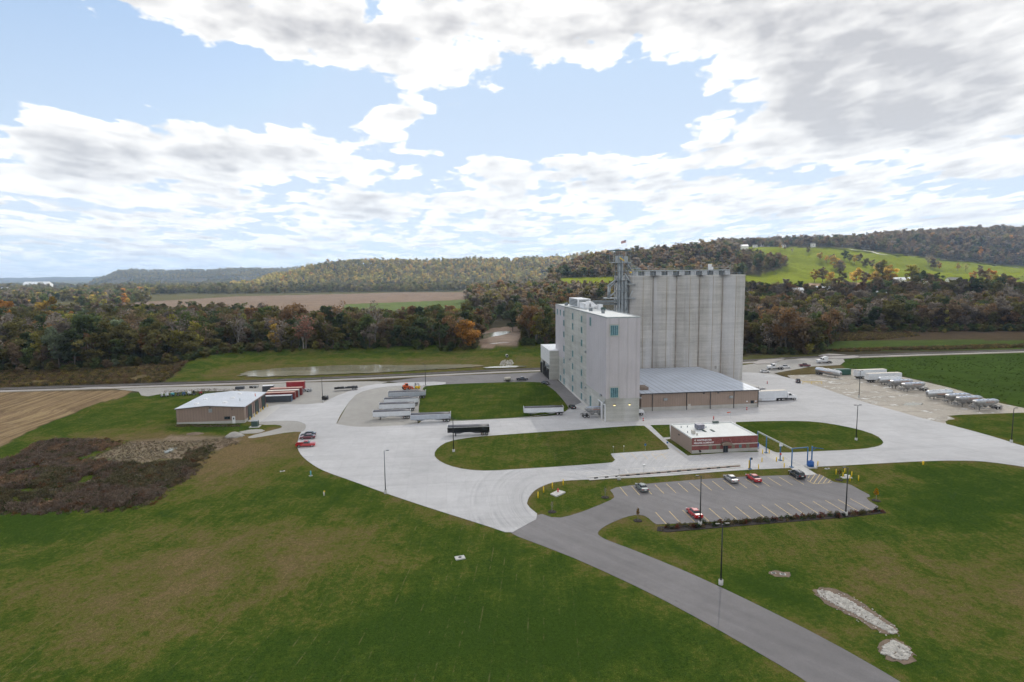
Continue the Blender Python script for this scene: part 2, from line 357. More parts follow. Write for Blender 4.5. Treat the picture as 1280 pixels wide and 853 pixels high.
# ------------------------------------------------------------------ mesh helpers
class MB:
    def __init__(s): s.v = []; s.f = []; s.sm = []; s.mi = []
    def add(s, vs, fs, smooth=False, mi=0):
        o = len(s.v); s.v += [tuple(v) for v in vs]
        for f in fs: s.f.append([i + o for i in f]); s.sm.append(smooth); s.mi.append(mi)
        return s
    def box(s, x0, x1, y0, y1, z0, z1, mi=0):
        return s.add([(x0, y0, z0), (x1, y0, z0), (x1, y1, z0), (x0, y1, z0), (x0, y0, z1), (x1, y0, z1), (x1, y1, z1), (x0, y1, z1)],
                     [(0, 3, 2, 1), (4, 5, 6, 7), (0, 1, 5, 4), (1, 2, 6, 5), (2, 3, 7, 6), (3, 0, 4, 7)], mi=mi)
    def cbox(s, c, d, mi=0):
        return s.box(c[0] - d[0] / 2, c[0] + d[0] / 2, c[1] - d[1] / 2, c[1] + d[1] / 2, c[2] - d[2] / 2, c[2] + d[2] / 2, mi)
    def frus(s, b, z0, t, z1):             # bottom rect (x0,x1,y0,y1), top rect
        return s.add([(b[0], b[2], z0), (b[1], b[2], z0), (b[1], b[3], z0), (b[0], b[3], z0), (t[0], t[2], z1), (t[1], t[2], z1), (t[1], t[3], z1), (t[0], t[3], z1)],
                     [(0, 3, 2, 1), (4, 5, 6, 7), (0, 1, 5, 4), (1, 2, 6, 5), (2, 3, 7, 6), (3, 0, 4, 7)])
    def cyl(s, p0, p1, r, r2=None, n=12, caps=True, smooth=True):
        r2 = r if r2 is None else r2
        p0 = Vector(p0); p1 = Vector(p1); d = (p1 - p0).normalized()
        a = d.orthogonal().normalized(); b = d.cross(a)
        vs = []
        for p, rr in ((p0, r), (p1, r2)):
            for k in range(n):
                t = 2 * math.pi * k / n; vs.append(p + a * (rr * math.cos(t)) + b * (rr * math.sin(t)))
        s.add(vs, [(k, (k + 1) % n, n + (k + 1) % n, n + k) for k in range(n)], smooth)
        if caps:
            o = len(s.v) - 2 * n
            s.f.append([o + k for k in range(n - 1, -1, -1)]); s.sm.append(False); s.mi.append(0)
            s.f.append([o + n + k for k in range(n)]); s.sm.append(False); s.mi.append(0)
        return s
    def bar(s, p0, p1, w): return s.cyl(p0, p1, w * .6, n=4, smooth=False)
    def prism(s, poly, axis, lo, hi):      # poly in the two other axes
        n = len(poly); vs = []
        for h in (lo, hi):
            for a, b in poly:
                vs.append({'x': (h, a, b), 'y': (a, h, b), 'z': (a, b, h)}[axis])
        fs = [tuple(range(n - 1, -1, -1)), tuple(range(n, 2 * n))] + [(k, (k + 1) % n, n + (k + 1) % n, n + k) for k in range(n)]
        return s.add(vs, fs)
    def loft(s, rings, smooth=False, caps=True):
        n = len(rings[0]); vs = [p for r in rings for p in r]; fs = []
        for j in range(len(rings) - 1):
            for k in range(n): fs.append((j * n + k, j * n + (k + 1) % n, (j + 1) * n + (k + 1) % n, (j + 1) * n + k))
        s.add(vs, fs, smooth)
        if caps:
            o = len(s.v) - len(vs)
            s.f += [[o + k for k in range(n - 1, -1, -1)], [o + len(vs) - n + k for k in range(n)]]; s.sm += [False] * 2; s.mi += [0] * 2
        return s
    def ball(s, c, r, nu=10, nv=7, sq=(1, 1, 1)):
        rings = []
        for j in range(1, nv):
            t = math.pi * j / nv
            rings.append([(c[0] + r * sq[0] * math.sin(t) * math.cos(2 * math.pi * k / nu), c[1] + r * sq[1] * math.sin(t) * math.sin(2 * math.pi * k / nu), c[2] + r * sq[2] * math.cos(t)) for k in range(nu)])
        return s.loft(rings, True)
    def each(s, name, mats, parent, base=(0, 0, 0)):   # one object for every piece that does not touch another
        par = list(range(len(s.v)))
        def find(a):
            while par[a] != a: par[a] = par[par[a]]; a = par[a]
            return a
        for f in s.f:
            for q in f[1:]: par[find(q)] = find(f[0])
        comp = {}
        for i in range(len(s.v)): comp.setdefault(find(i), []).append(i)
        bb = [[[min(s.v[i][k] for i in c) - .03 for k in range(3)], [max(s.v[i][k] for i in c) + .03 for k in range(3)], c] for c in comp.values()]
        merged = True
        while merged:
            merged = False
            for a in range(len(bb)):
                for b in range(a + 1, len(bb)):
                    if all(bb[a][0][k] <= bb[b][1][k] and bb[b][0][k] <= bb[a][1][k] for k in range(3)):
                        bb[a] = [[min(x, y) for x, y in zip(bb[a][0], bb[b][0])], [max(x, y) for x, y in zip(bb[a][1], bb[b][1])], bb[a][2] + bb[b][2]]
                        del bb[b]; merged = True; break
                if merged: break
        out = []
        for _, _, c in bb:
            c = sorted(c); ix = {v: k for k, v in enumerate(c)}; m_ = MB(); m_.v = [tuple(s.v[i][k] - base[k] for k in range(3)) for i in c]
            for f, sm, mi in zip(s.f, s.sm, s.mi):
                if f[0] in ix: m_.f.append([ix[q] for q in f]); m_.sm.append(sm); m_.mi.append(mi)
            out.append(m_.build(name, mats, parent))
        return out
    def build(s, name, mats, parent=None, bevel=0, loc=None, rz=0):
        me = bpy.data.meshes.new(name); me.from_pydata(s.v, [], s.f)
        if not isinstance(mats, (list, tuple)): mats = [mats]
        for m_ in mats: me.materials.append(MT[m_] if isinstance(m_, str) else m_)
        me.polygons.foreach_set('use_smooth', s.sm); me.polygons.foreach_set('material_index', s.mi)
        bm = bmesh.new(); bm.from_mesh(me); bmesh.ops.recalc_face_normals(bm, faces=bm.faces); bm.to_mesh(me); bm.free()
        o = bpy.data.objects.new(name, me); COL.objects.link(o)
        if parent: o.parent = parent
        if loc: o.location = loc
        o.rotation_euler.z = rz
        if bevel:
            b = o.modifiers.new('bevel', 'BEVEL'); b.width = bevel; b.segments = 2; b.limit_method = 'ANGLE'
        return o
def tag(o, label=None, cat=None, group=None, kind=None):
    if label: o['label'] = label
    if cat: o['category'] = cat
    if group: o['group'] = group
    if kind: o['kind'] = kind
    return o
def thing(name, label, cat, loc=(0, 0, 0), rz=0, group=None):
    o = bpy.data.objects.new(name, None); COL.objects.link(o); o.empty_display_size = .3
    o.location = loc; o.rotation_euler.z = rz
    return tag(o, label, cat, group)
KIDS = {}
def kids(o):
    return [c for c in bpy.data.objects if c.parent == o]
def dup(root, loc, rz, label, group=None, scale=None, tree=None):
    def rec(o, par):
        c = o.copy(); COL.objects.link(c)
        if par is not None: c.parent = par
        for ch in kid_map[o.name]: rec(ch, c)
        return c
    kid_map = {}
    def walk(o):
        kid_map[o.name] = kids(o)
        for k in kid_map[o.name]: walk(k)
    walk(root)
    r = rec(root, None); r.location = loc; r.rotation_euler.z = rz
    if scale: r.scale = (scale,) * 3
    r['label'] = label
    if group: r['group'] = group
    return r
def smooth_poly(pts, it=2):
    for _ in range(it):
        q = []
        for i in range(len(pts)):
            a, b = pts[i], pts[(i + 1) % len(pts)]
            q += [(a[0] * .75 + b[0] * .25, a[1] * .75 + b[1] * .25), (a[0] * .25 + b[0] * .75, a[1] * .25 + b[1] * .75)]
        pts = q
    return pts
def sheet(name, pts, z, mat, it=1, depth=.3, kind='structure', px=True, label=None, cat=None, kerb=None):
    if px: pts = [G(*p) for p in pts]
    if it: pts = smooth_poly(pts, it)
    bm = bmesh.new(); vs = [bm.verts.new((p[0], p[1], z)) for p in pts]
    f = bm.faces.new(vs)
    if f.normal.z < 0: f.normal_flip()
    f.normal_update()
    if f.normal.z < 0: f.normal_flip()
    n = len(vs); lo = [bm.verts.new((p[0], p[1], z - depth)) for p in pts]
    for i in range(n):
        k = bm.faces.new((vs[i], vs[(i + 1) % n], lo[(i + 1) % n], lo[i])); k.material_index = 1 if kerb else 0
    bmesh.ops.triangulate(bm, faces=[f])
    bmesh.ops.recalc_face_normals(bm, faces=bm.faces)
    me = bpy.data.meshes.new(name); bm.to_mesh(me); bm.free()
    me.materials.append(MT[mat])
    if kerb: me.materials.append(MT[kerb])
    o = bpy.data.objects.new(name, me); COL.objects.link(o)
    return tag(o, label, cat, kind=kind)
def inpoly(X, Y, poly):
    c = np.zeros(X.shape, bool); n = len(poly)
    for i in range(n):
        x0, y0 = poly[i]; x1, y1 = poly[(i + 1) % n]
        if y0 == y1: continue
        k = ((y0 > Y) != (y1 > Y)) & (X < (x1 - x0) * (Y - y0) / (y1 - y0) + x0)
        c ^= k
    return c
MT['seam'] = M('ochre_seam', (.32, .27, .19), .9, var=.3, scale=.3)
MT['hatch'] = M('hatch_grey', (.3, .29, .28), .7)
MT['canopy'] = M('canopy_teal', (.1, .17, .19), .5, .3)
MT['blind'] = M('window_blind', (.16, .14, .1), .5)
MT['ac_grey'] = M('ac_grey', (.2, .2, .25), .5, .3, var=.3, scale=2)
MT['door_green'] = M('door_green', (.012, .03, .028), .5)
def flag_mat():
    mt, nt, b = nodes('flag_stripes')
    p = gpos(nt); s = N(nt, 'ShaderNodeSeparateXYZ'); L(nt, p, s.inputs[0])
    q = mth(nt, 'ADD', s.outputs[2], mth(nt, 'MULTIPLY', mth(nt, 'SUBTRACT', 81.8, s.outputs[0]), .2))
    st = mth(nt, 'GREATER_THAN', mth(nt, 'FRACT', mth(nt, 'MULTIPLY', q, 5.6)), .5)
    c = mixc(nt, st, (.45, .03, .05), (.75, .75, .75))
    cant = mth(nt, 'MULTIPLY', mth(nt, 'GREATER_THAN', s.outputs[0], 80.85), mth(nt, 'GREATER_THAN', q, 63.75))
    c = mixc(nt, cant, c, (.02, .03, .14)); L(nt, c, b.inputs['Base Color']); b.inputs['Roughness'].default_value = .9
    return mt
MT['us_flag'] = flag_mat()
MT['joint'] = M('joint_grout', (.3, .27, .24), .9, var=.3, scale=.3)
MT['galv_pale'] = M('galvanised_pale', (.5, .52, .54), .5, .3, var=.15)
MT['stripe_orange'] = M('faded_orange', (.5, .17, .06), .5, var=.3, scale=2)
# ------------------------------------------------------------------ paving outlines
P_concrete = [(371, 557), (374, 566), (381, 574), (395, 584), (409.5, 591), (440, 601.5), (482, 617), (545, 638), (612.5, 659), (637.3, 667.8),
 (652, 659.5), (676, 646.6), (658.4, 632), (659.5, 626), (662, 620.6), (668, 613.6), (678, 608), (689.4, 603.8), (703.4, 601.6), (717.5, 600.5), (771, 598.6), (830, 595.6),
 (880, 591.5), (926, 588), (990, 585.2), (1003, 584.6), (1060, 582), (1111, 579), (1153.4, 576.9), (1180, 576.2), (1214, 576.2), (1236, 577.7), (1280, 583.6), (1350, 597), (1460, 625), (1500, 600),
 (1380, 583), (1280, 558.6), (1248.8, 548.4), (1212.8, 538.3), (1180, 529.7), (1150, 522.7), (1120.6, 514), (1080, 503.4), (1020, 482.5), (985, 472), (955, 467), (930, 465.5),
 (860, 467), (780, 480), (720, 506), (706, 515.5), (700, 519.5), (650, 522.8), (610, 525), (567, 527), (530, 524), (522, 531), (485, 533), (450, 534.5), (425, 531.6), (419, 529), (441, 495.5), (457, 488), (485, 483), (531, 482.5), (557, 481.3), (557, 477),
 (495, 478.8), (462.5, 481), (440, 487.8), (415, 497.5), (401, 506), (331, 506), (309.4, 527), (325, 528), (350, 526.5), (369, 526.5), (380, 529.4), (383, 532.4), (381, 538.5), (375, 541)]
P_asphalt = [(634, 666), (640, 661), (672, 641), (695, 649), (720, 643), (748.5, 632), (768, 623.4), (767.4, 619), (761, 611), (796, 606), (907.5, 597), (987, 594.3), (1011, 593), (1024.6, 593), (1038, 600.4), (1043.8, 603.4), (1061, 604.8), (1076.6, 613.8), (1090, 620.5), (1080.4, 623), (1104, 637.3),
 (1060, 641), (960, 648), (822.5, 656.7), (816, 653), (809, 646.6), (802, 644), (790.6, 644.3), (773.8, 649.3), (752.7, 659.7), (746, 667), (752, 672.5), (765, 678), (795, 689), (850, 711.5), (885, 727), (940, 753), (1033, 799.4), (1126, 852.5), (1200, 900), (1300, 980), (1160, 1000), (1080, 905), (1010, 853), (960, 823), (885, 780), (812, 741), (730, 703), (690, 687)]
P_far_asphalt = [(485, 477), (520, 472.6), (550, 470.6), (600, 468.8), (654, 466.6), (676, 465.5), (692, 470), (697, 476), (757.5, 526), (720, 530), (700, 516), (711, 511), (707.5, 505), (695, 490), (682.5, 481), (672.5, 478), (620, 479), (557, 483), (530, 483)]
P_gravel_yard = [(420, 532), (441, 494), (457.5, 486.5), (485, 481.5), (534, 481.5), (526, 490), (523, 518), (522, 533), (485, 536), (450, 536)]
P_gravel_left = [(60, 483), (172, 487.5), (178, 497), (205, 492), (240, 489), (300, 489), (310, 530), (335, 508), (405, 508), (430, 495), (475, 480), (490, 476.5), (400, 478), (330, 479), (320, 482), (200, 484.5)]
P_gravel_tongue = [(310, 527), (326, 526), (370, 525), (386, 530), (384, 540), (363, 540), (334, 545), (312, 548.5), (309, 546), (342, 537.5), (354, 534.5), (349, 531), (326, 531.5)]
P_gravel_right = [(984, 469.5), (1025, 468), (1060, 461.5), (1069.5, 462), (1132, 472), (1190, 485.6), (1252.7, 504.8), (1290, 512.5), (1330, 522), (1320, 524), (1280, 516), (1203.5, 518.6), (1184, 520), (1190, 522), (1194, 524.2), (1186, 525), (1181.6, 527), (1184, 532), (1130, 530), (1060, 510), (1010, 490)]
P_back_lot = [(905, 470), (905, 459), (930, 456.5), (963, 452.5), (1020, 446), (1052, 446), (1056, 452), (1050, 456.6), (1015, 458.3), (967, 466.8), (985, 473), (960, 477)]
P_mid_lot = [(660, 470)]
pave_px = [P_concrete, P_asphalt, P_far_asphalt, P_gravel_yard, P_gravel_left, P_gravel_tongue, P_gravel_right]
sheet('gravel_yard', P_gravel_left, .015, 'gravel', 1)
sheet('gravel_trailer_yard', P_gravel_yard, .03, 'gravel', 0)
sheet('gravel_track', P_gravel_tongue, .02, 'gravel', 1)
sheet('gravel_tanker_yard', P_gravel_right, .03, 'gravel_wet', 0)
sheet('gravel_back_lot', P_back_lot, .025, 'gravel', 0)
sheet('asphalt_back_road', P_far_asphalt, .05, 'asphalt', 0)
sheet('asphalt_drive_and_car_park', P_asphalt, .05, 'asphalt', 1)
sheet('concrete_yard', P_concrete, .09, 'concrete', 1)
# lawns inside the paving, with a kerb edge
I_field = [(528, 486), (533, 482.8), (560, 480.6), (620, 478.6), (672.5, 477.5), (682.5, 481), (695, 490), (707.5, 505), (710.7, 511), (706, 516), (650, 522.5), (600, 525), (567, 526), (540, 522), (523, 518.5), (524, 505)]
I_oval = [(542, 568.7), (547.5, 560), (560, 552.5), (587.5, 547.5), (612.5, 545.5), (660, 542), (720, 538.2), (770, 534.3), (804, 532.3), (808, 535), (822.5, 547.8), (838.5, 561.8), (830, 563.4), (765, 567.5), (763, 568.5), (771, 578.2), (748, 580.5), (700, 584), (650, 587), (612, 589.5), (582.5, 588), (560, 582.5), (547.5, 576)]
I_right = [(913, 528.6), (940, 527.6), (966, 527), (1005.8, 527), (1035, 529.7), (1072, 537), (1096, 545), (1104.6, 553), (1103, 556), (1098.7, 558.4), (1077.5, 562.4), (1019, 565), (973, 567), (966, 565), (944.7, 553)]
sheet('lawn_by_trailers', I_field, .13, 'ground', 1, kerb='walk')
sheet('lawn_oval', I_oval, .17, 'ground', 1, kerb='walk')
sheet('lawn_oval_east', I_right, .17, 'ground', 1, kerb='walk')
sheet('lawn_patch', [(813, 532.2), (837, 531.6), (838, 547.2), (829, 547.8)], .17, 'ground', 0, kerb='walk')
sheet('lawn_strip', [(831.8, 550.3), (859.7, 570.4), (905, 567), (902, 565), (864.5, 567.8), (838, 549.4)], .17, 'ground', 0, kerb='walk')
sheet('lawn_strip', [(911.5, 566.4), (949, 565.7), (944.9, 563.6), (905, 565.4)], .17, 'ground', 0, kerb='walk')
sheet('lawn_strip', [(840, 531.3), (905, 528.6), (912, 529.6), (842, 532.6)], .17, 'ground', 0, kerb='walk')
sheet('sidewalk', [(946, 563.3), (951, 560), (958, 564), (973, 570), (1012, 592.8), (993, 594.5), (990, 585), (966, 575)], .115, 'walk', 0)
sheet('sidewalk', [(985, 583), (1004, 583), (1021, 593.6), (1000, 595)], .12, 'walk', 0)
sheet('concrete_loading_pad', [(720, 508), (735, 507), (745, 513), (706 + 26, 515.5)], .12, 'walk', 0)
sheet('mill_apron', [(697, 474.5), (700, 473.5), (760, 527), (753, 528)], .13, 'walk', 0)
sheet('maintenance_apron', [(309.5, 527.2), (331, 509), (350, 508.5), (347, 512), (325, 528.2)], .125, 'walk', 0)

# distance helper: densified outlines in world space
dense = []
for P in pave_px:
    W_ = [G(*p) for p in P]
    for i in range(len(W_)):
        a, b = W_[i], W_[(i + 1) % len(W_)]
        n = max(1, int(math.dist(a, b) / 4))
        for k in range(n): dense.append((a[0] + (b[0] - a[0]) * k / n, a[1] + (b[1] - a[1]) * k / n))
dense = np.array(dense)

# ------------------------------------------------------------------ terrain heights
def tab(px, pts):
    xs = [p[0] for p in pts]; ys = [p[1] for p in pts]
    return np.interp(px, xs, ys)
def vnoise(X, Y, seed=0):                  # cheap smooth value noise
    r = np.random.default_rng(seed); g = r.random((256, 256))
    xi = np.floor(X).astype(int); yi = np.floor(Y).astype(int); fx = X - xi; fy = Y - yi
    fx = fx * fx * (3 - 2 * fx); fy = fy * fy * (3 - 2 * fy)
    a = g[xi & 255, yi & 255]; b = g[(xi + 1) & 255, yi & 255]; c = g[xi & 255, (yi + 1) & 255]; d = g[(xi + 1) & 255, (yi + 1) & 255]
    return (a * (1 - fx) + b * fx) * (1 - fy) + (c * (1 - fx) + d * fx) * fy
def fbm(X, Y, o=4, seed=0):
    s = 0; a = .5
    for k in range(o): s = s + a * vnoise(X * 2 ** k + 17.3 * k, Y * 2 ** k + 5.1 * k, seed + k); a *= .5
    return s / (1 - .5 ** o)
levee = np.array([G(*p) for p in [(232, 462), (262, 450), (320, 444), (400, 441), (500, 438.5), (580, 437), (640, 434.5), (692, 432), (760, 430)]])
levee[:, 1] += 4
def segdist(X, Y, pts):
    d = np.full(X.shape, 1e9)
    for i in range(len(pts) - 1):
        a = pts[i]; b = pts[i + 1]; ab = b - a
        t = np.clip(((X - a[0]) * ab[0] + (Y - a[1]) * ab[1]) / (ab @ ab), 0, 1)
        d = np.minimum(d, np.hypot(X - a[0] - t * ab[0], Y - a[1] - t * ab[1]))
    return d
def height(X, Y):
    X = np.asarray(X, float); Y = np.asarray(Y, float)
    xc = X * cy_ - Y * sy_; yc = X * sy_ + Y * cy_
    ys = np.maximum(yc, 50.)
    px = 640 + xc / ys * 764.7
    px = np.clip(px, -1500, 2800)
    zr = lambda rows, y: zrow(px, rows, y)
    z0 = np.zeros_like(px)
    # knots (distance ahead, ground height)
    e = np.clip((px - 640) / 60, 0, 1)                      # 1 on the right-hand, hilly half
    k650 = z0; 
    k850 = tab(px, [(560, 0), (640, 2), (760, 12), (930, 12), (1280, 13), (1600, 14)])
    k1050 = np.maximum(0, tab(px, [(540, 0), (600, 12), (690, 17), (704, 30)]) * (px < 704) + (px >= 704) * zr(tab(px, [(704, 354), (780, 353), (930, 352.5), (1000, 356), (1100, 357), (1280, 356), (1500, 356)]), 1050))
    k1150 = np.where(px < 690, k1050 * .9, zr(tab(px, [(690, 349.5), (765, 346.5), (930, 345), (1000, 348.5), (1050, 351), (1100, 351), (1280, 352), (1500, 352)]), 1150))
    k1450 = np.where(px < 690, tab(px, [(500, 0), (600, 6), (650, 8), (690, 30)]), zr(tab(px, [(690, 345), (704, 340), (735, 329), (780, 323), (825, 318), (853, 315.5), (881, 313.5), (904, 317), (925, 325), (1000, 327), (1050, 329), (1100, 333), (1200, 341), (1280, 344), (1500, 345)]), 1450))
    k1750 = np.where(px < 690, 0 * px, zr(tab(px, [(690, 350), (720, 345), (780, 335), (853, 325), (890, 312.5), (930, 311), (1000, 310), (1040, 310), (1070, 312), (1120, 318.5), (1180, 325), (1280, 335), (1500, 345)]), 1750))
    k2000 = np.where(px < 700, 0 * px, zr(tab(px, [(700, 341), (860, 320), (880, 313), (905, 307.5), (930, 306.5), (1000, 304), (1060, 303), (1100, 302), (1130, 300), (1200, 301), (1280, 305), (1500, 310)]), 2000))
    k2300 = np.where(px < 850, 0 * px + 4, zr(tab(px, [(850, 330), (905, 315), (1000, 308), (1060, 304), (1100, 300), (1120, 297.5), (1150, 294), (1200, 292), (1240, 291), (1280, 290), (1500, 286)]), 2300))
    k2300 = np.where(px < 850, 4 + 0 * px, k2300)
    k2900 = np.maximum(0, zr(tab(px, [(300, 356), (345, 346), (370, 342), (385, 337), (430, 331.5), (470, 330), (500, 331), (560, 330), (590, 327.5), (630, 328), (700, 325), (740, 322), (900, 318), (1100, 315), (1300, 300)]), 2900)) * np.clip((px - 305) / 30, 0, 1)
    k3600 = k2900 * .55
    k5500 = np.where(px < 112, 0, np.maximum(0, zr(tab(px, [(112, 358), (118, 352), (128, 349), (140, 344), (150, 340.5), (165, 339.5), (190, 340.5), (230, 340), (300, 338), (370, 337.5), (450, 336), (700, 333), (1280, 320)]), 5500)))
    k7500 = k5500 * .3
    k10k = zr(tab(px, [(-900, 353), (-200, 350), (0, 348), (40, 348), (60, 347), (100, 346.6), (130, 346.5), (400, 344), (1280, 332)]), 10000)
    ks = [(0, z0), (650, k650), (850, k850), (1050, k1050), (1150, k1150), (1450, k1450), (1750, k1750), (2000, k2000), (2300, k2300), (2900, k2900), (3600, k3600), (4600, k5500 * .35), (5500, k5500), (7500, k7500), (9000, k10k * .4), (10000, k10k), (16000, k10k * .5)]
    z = np.zeros_like(px)
    for (ya, za), (yb, zb) in zip(ks[:-1], ks[1:]):
        t = np.clip((yc - ya) / (yb - ya), 0, 1)
        w = (yc >= ya) & (yc < yb)
        z = np.where(w, za + (zb - za) * (t * .6 + .4 * t * t * (3 - 2 * t)), z)
    z = np.where(yc >= 16000, k10k * .5, z)
    z = z + np.clip(z / 60, 0, 1) * (fbm(X / 160, Y / 160, 4, 3) - .5) * np.clip((yc - 1500) / 800, 0, 1) * 26 * np.clip(yc / 3000, .3, 1.6)
    z = z + (fbm(X / 80, Y / 80, 3, 23) - .5) * 30 * np.clip((px - 860) / 60, 0, 1) * np.clip((yc - 1080) / 120, 0, 1) * np.clip((1850 - yc) / 150, 0, 1)
    # ramp of the levee round the pond, and a shallow basin in front of it
    d = segdist(X, Y, levee)
    z = z + 2.8 * np.exp(-(d / 8.5) ** 2) * (yc < 700)
    bx = inpoly(X, Y, basin); z = np.where(bx, z - .9, z)
    # lawn swells away from the paving
    m_ = (yc < 230) & (yc > -120)
    return z, m_
basin = [G(*p) for p in [(250, 470.5), (262, 462), (300, 452.5), (400, 449), (520, 446.5), (620, 445.5), (692, 443), (700, 461), (640, 464), (560, 466), (420, 470), (300, 474)]]
def swell(X, Y):
    out = np.zeros(X.shape)
    for i in range(0, X.size, 20000):
        x = X.ravel()[i:i + 20000]; y = Y.ravel()[i:i + 20000]
        d = np.sqrt(((x[:, None] - dense[None, :, 0]) ** 2 + (y[:, None] - dense[None, :, 1]) ** 2).min(1))
        out.ravel()[i:i + 20000] = np.clip((d - 3) / 25, 0, 1)
    return out
pave_w = [[G(*p) for p in P] for P in pave_px]
def zat(X, Y):
    X = np.atleast_1d(np.asarray(X, float)); Y = np.atleast_1d(np.asarray(Y, float))
    z, m_ = height(X, Y)
    if m_.any():
        sw = swell(X[m_], Y[m_])
        for P in pave_w: sw = np.where(inpoly(X[m_], Y[m_], P), 0, sw)
        z[m_] += (fbm(X[m_] / 30, Y[m_] / 30, 3, 9) - .62) * 2.6 * sw
    return z
def gz(x, y): return float(zat([x], [y])[0])
def hit(px, py, y0=200, y1=9000):          # where the line of sight meets the ground
    d = ray(px, py); n = 1500
    f = np.geomspace(y0, y1, n); t = f / math.hypot(d[0], d[1])
    X = d[0] * t; Y = d[1] * t; Z = H + d[2] * t
    g = height(X, Y)[0]; k = np.argmax(Z <= g)
    return X[k], Y[k], g[k]

# ------------------------------------------------------------------ terrain sheet with land cover
def build_ground():
    U = np.arange(-1650, 1651, 3.2); S = [28.]
    while S[-1] < 16500: S.append(S[-1] * 1.0125)
    S = np.array(S); U_g, S_g = np.meshgrid(U, S)
    xc = U_g / 764.7 * S_g; yc = S_g - 150
    X = xc * cy_ + yc * sy_; Y = -xc * sy_ + yc * cy_
    Z = zat(X.ravel(), Y.ravel()).reshape(X.shape)
    nr, nc = X.shape
    co_ = np.stack([X, Y, Z], -1).reshape(-1, 3)
    idx = np.arange(nr * nc).reshape(nr, nc)
    q = np.stack([idx[:-1, :-1], idx[:-1, 1:], idx[1:, 1:], idx[1:, :-1]], -1).reshape(-1, 4)
    me = bpy.data.meshes.new('ground'); me.vertices.add(len(co_)); me.vertices.foreach_set('co', co_.ravel().astype('f'))
    me.loops.add(q.size); me.loops.foreach_set('vertex_index', q.ravel().astype('i'))
    me.polygons.add(len(q)); me.polygons.foreach_set('loop_start', np.arange(0, q.size, 4, dtype='i')); me.polygons.foreach_set('loop_total', np.full(len(q), 4, 'i'))
    me.polygons.foreach_set('use_smooth', np.ones(len(q), bool))
    me.update(); me.validate()
    x, y, z = co_.T
    px, py = project(x, y, z); yf = yc.ravel()
    land = np.tile(np.array([.07, .062, .04]), (len(x), 1))          # forest floor
    lawn = np.zeros(len(x)); dry = np.full(len(x), .3); rows = np.zeros(len(x))
    def W(P): return [G(*p) for p in P]
    def paint(mask, col): land[mask] = col; lawn[mask] = 0
    def wp(P): return inpoly(x, y, W(P)) & (yf > 5)
    near = yf < 260
    lawn[near] = 1
    # near fields
    flat_far = (yf > 1200) & (z < 9); paint(flat_far, (.085, .08, .042))
    stub = wp([(-700, 497), (0, 489), (165, 488), (160, 495), (120, 505), (70, 524), (0, 560), (-500, 900), (-1800, 900)])
    paint(wp([(-700, 497), (0, 489), (165, 488), (160, 495), (120, 505), (70, 524), (0, 560), (-500, 900), (-1800, 900)]), (.2, .14, .085))      # stubble
    paint(wp([(0, 484), (-900, 500), (-900, 470), (0, 463), (100, 462), (205, 455), (248, 449), (240, 455), (205, 476), (100, 480)]), (.15, .115, .06))  # weeds in front of the wood
    lw2 = wp([(205, 478), (245, 452), (262, 442), (320, 438), (500, 430), (600, 424), (700, 422), (790, 420), (790, 470), (620, 466.5), (400, 475)])
    lawn[lw2] = 1; dry[lw2] = .38
    lw2 = wp([(470, 480), (690, 463.5), (690, 470), (480, 486)]); lawn[lw2] = 1; dry[lw2] = .3
    mud = inpoly(x, y, basin); lawn[mud] = 1; dry[mud] = .66
    lw2 = wp([(0, 489.5), (170, 486), (300, 490), (300, 560), (0, 560)]) & (yf < 330) & (lawn < .5); 
    soil_ = wp([(112, 575), (140, 560), (165, 551), (230, 546), (290, 543), (305, 550), (262, 565), (225, 573), (180, 579), (140, 578)]); land[soil_] = (.25, .195, .155); lawn[soil_] = .35
    # east of the silos
    paint(wp([(900, 452), (905, 446), (975, 444), (985, 440), (1040, 441), (1045, 450), (900, 470)]), (.1, .1, .04))
    grn = wp([(1050, 459), (1056, 447.5), (1280, 440), (1700, 428), (1900, 560), (1400, 545), (1330, 524), (1253, 504), (1190, 484), (1130, 471)])
    paint(grn, (.055, .09, .018))
    isl = wp([(967, 466.6), (1014.8, 458), (1047.6, 456.6), (1062, 461.5), (1025.7, 468.6), (984.7, 471)]); paint(isl, (.13, .105, .05))
    paint(wp([(1030, 440), (1040, 426), (1160, 424), (1280, 425), (1700, 416), (1700, 424), (1280, 436)]), (.075, .105, .028))
    paint(wp([(1030, 426), (1045, 413), (1280, 411), (1700, 405), (1700, 418), (1280, 425.5), (1160, 425)]), (.085, .062, .04))
    # river bars
    paint(wp([(585, 425), (615, 410), (650, 408), (650, 436), (600, 437)]), (.25, .19, .15))
    paint(wp([(604, 416), (640, 414), (652, 418), (640, 432), (612, 433)]), (.33, .26, .21))
    # fields beyond the river
    def pp(P, lo=760, hi=6000): return inpoly(px, py, P) & (yf > lo) & (yf < hi)
    paint(pp([(-400, 395), (0, 386), (85, 383), (190, 377), (300, 370.6), (440, 367.5), (500, 365.7), (592, 365.5), (600, 380), (620, 378), (620, 392), (500, 400), (0, 400), (-400, 410)]), (.155, .12, .095))
    paint(pp([(430, 380.5), (470, 379), (500, 378), (590, 374.5), (640, 376.5), (640, 388), (430, 394)]), (.085, .11, .045))
    hill = (yf > 985) & (yf < 1990)
    past = inpoly(px, py, [(700, 347.5), (770, 346), (770, 354), (700, 354.5)]) & hill
    past |= inpoly(px, py, [(895, 346), (950, 344), (975, 336), (985, 331), (955, 325), (932, 319), (915, 312), (926, 309), (1040, 309), (1062, 311), (1121, 318), (1180, 324.5), (1290, 335.5), (1600, 350), (1600, 367), (1290, 366), (1140, 358), (1010, 360), (895, 353)]) & hill
    paint(past, (.135, .16, .018))
    far_p = inpoly(px, py, [(1190, 352), (1300, 356), (1300, 366), (1190, 363)]) & hill; paint(far_p, (.135, .16, .018))
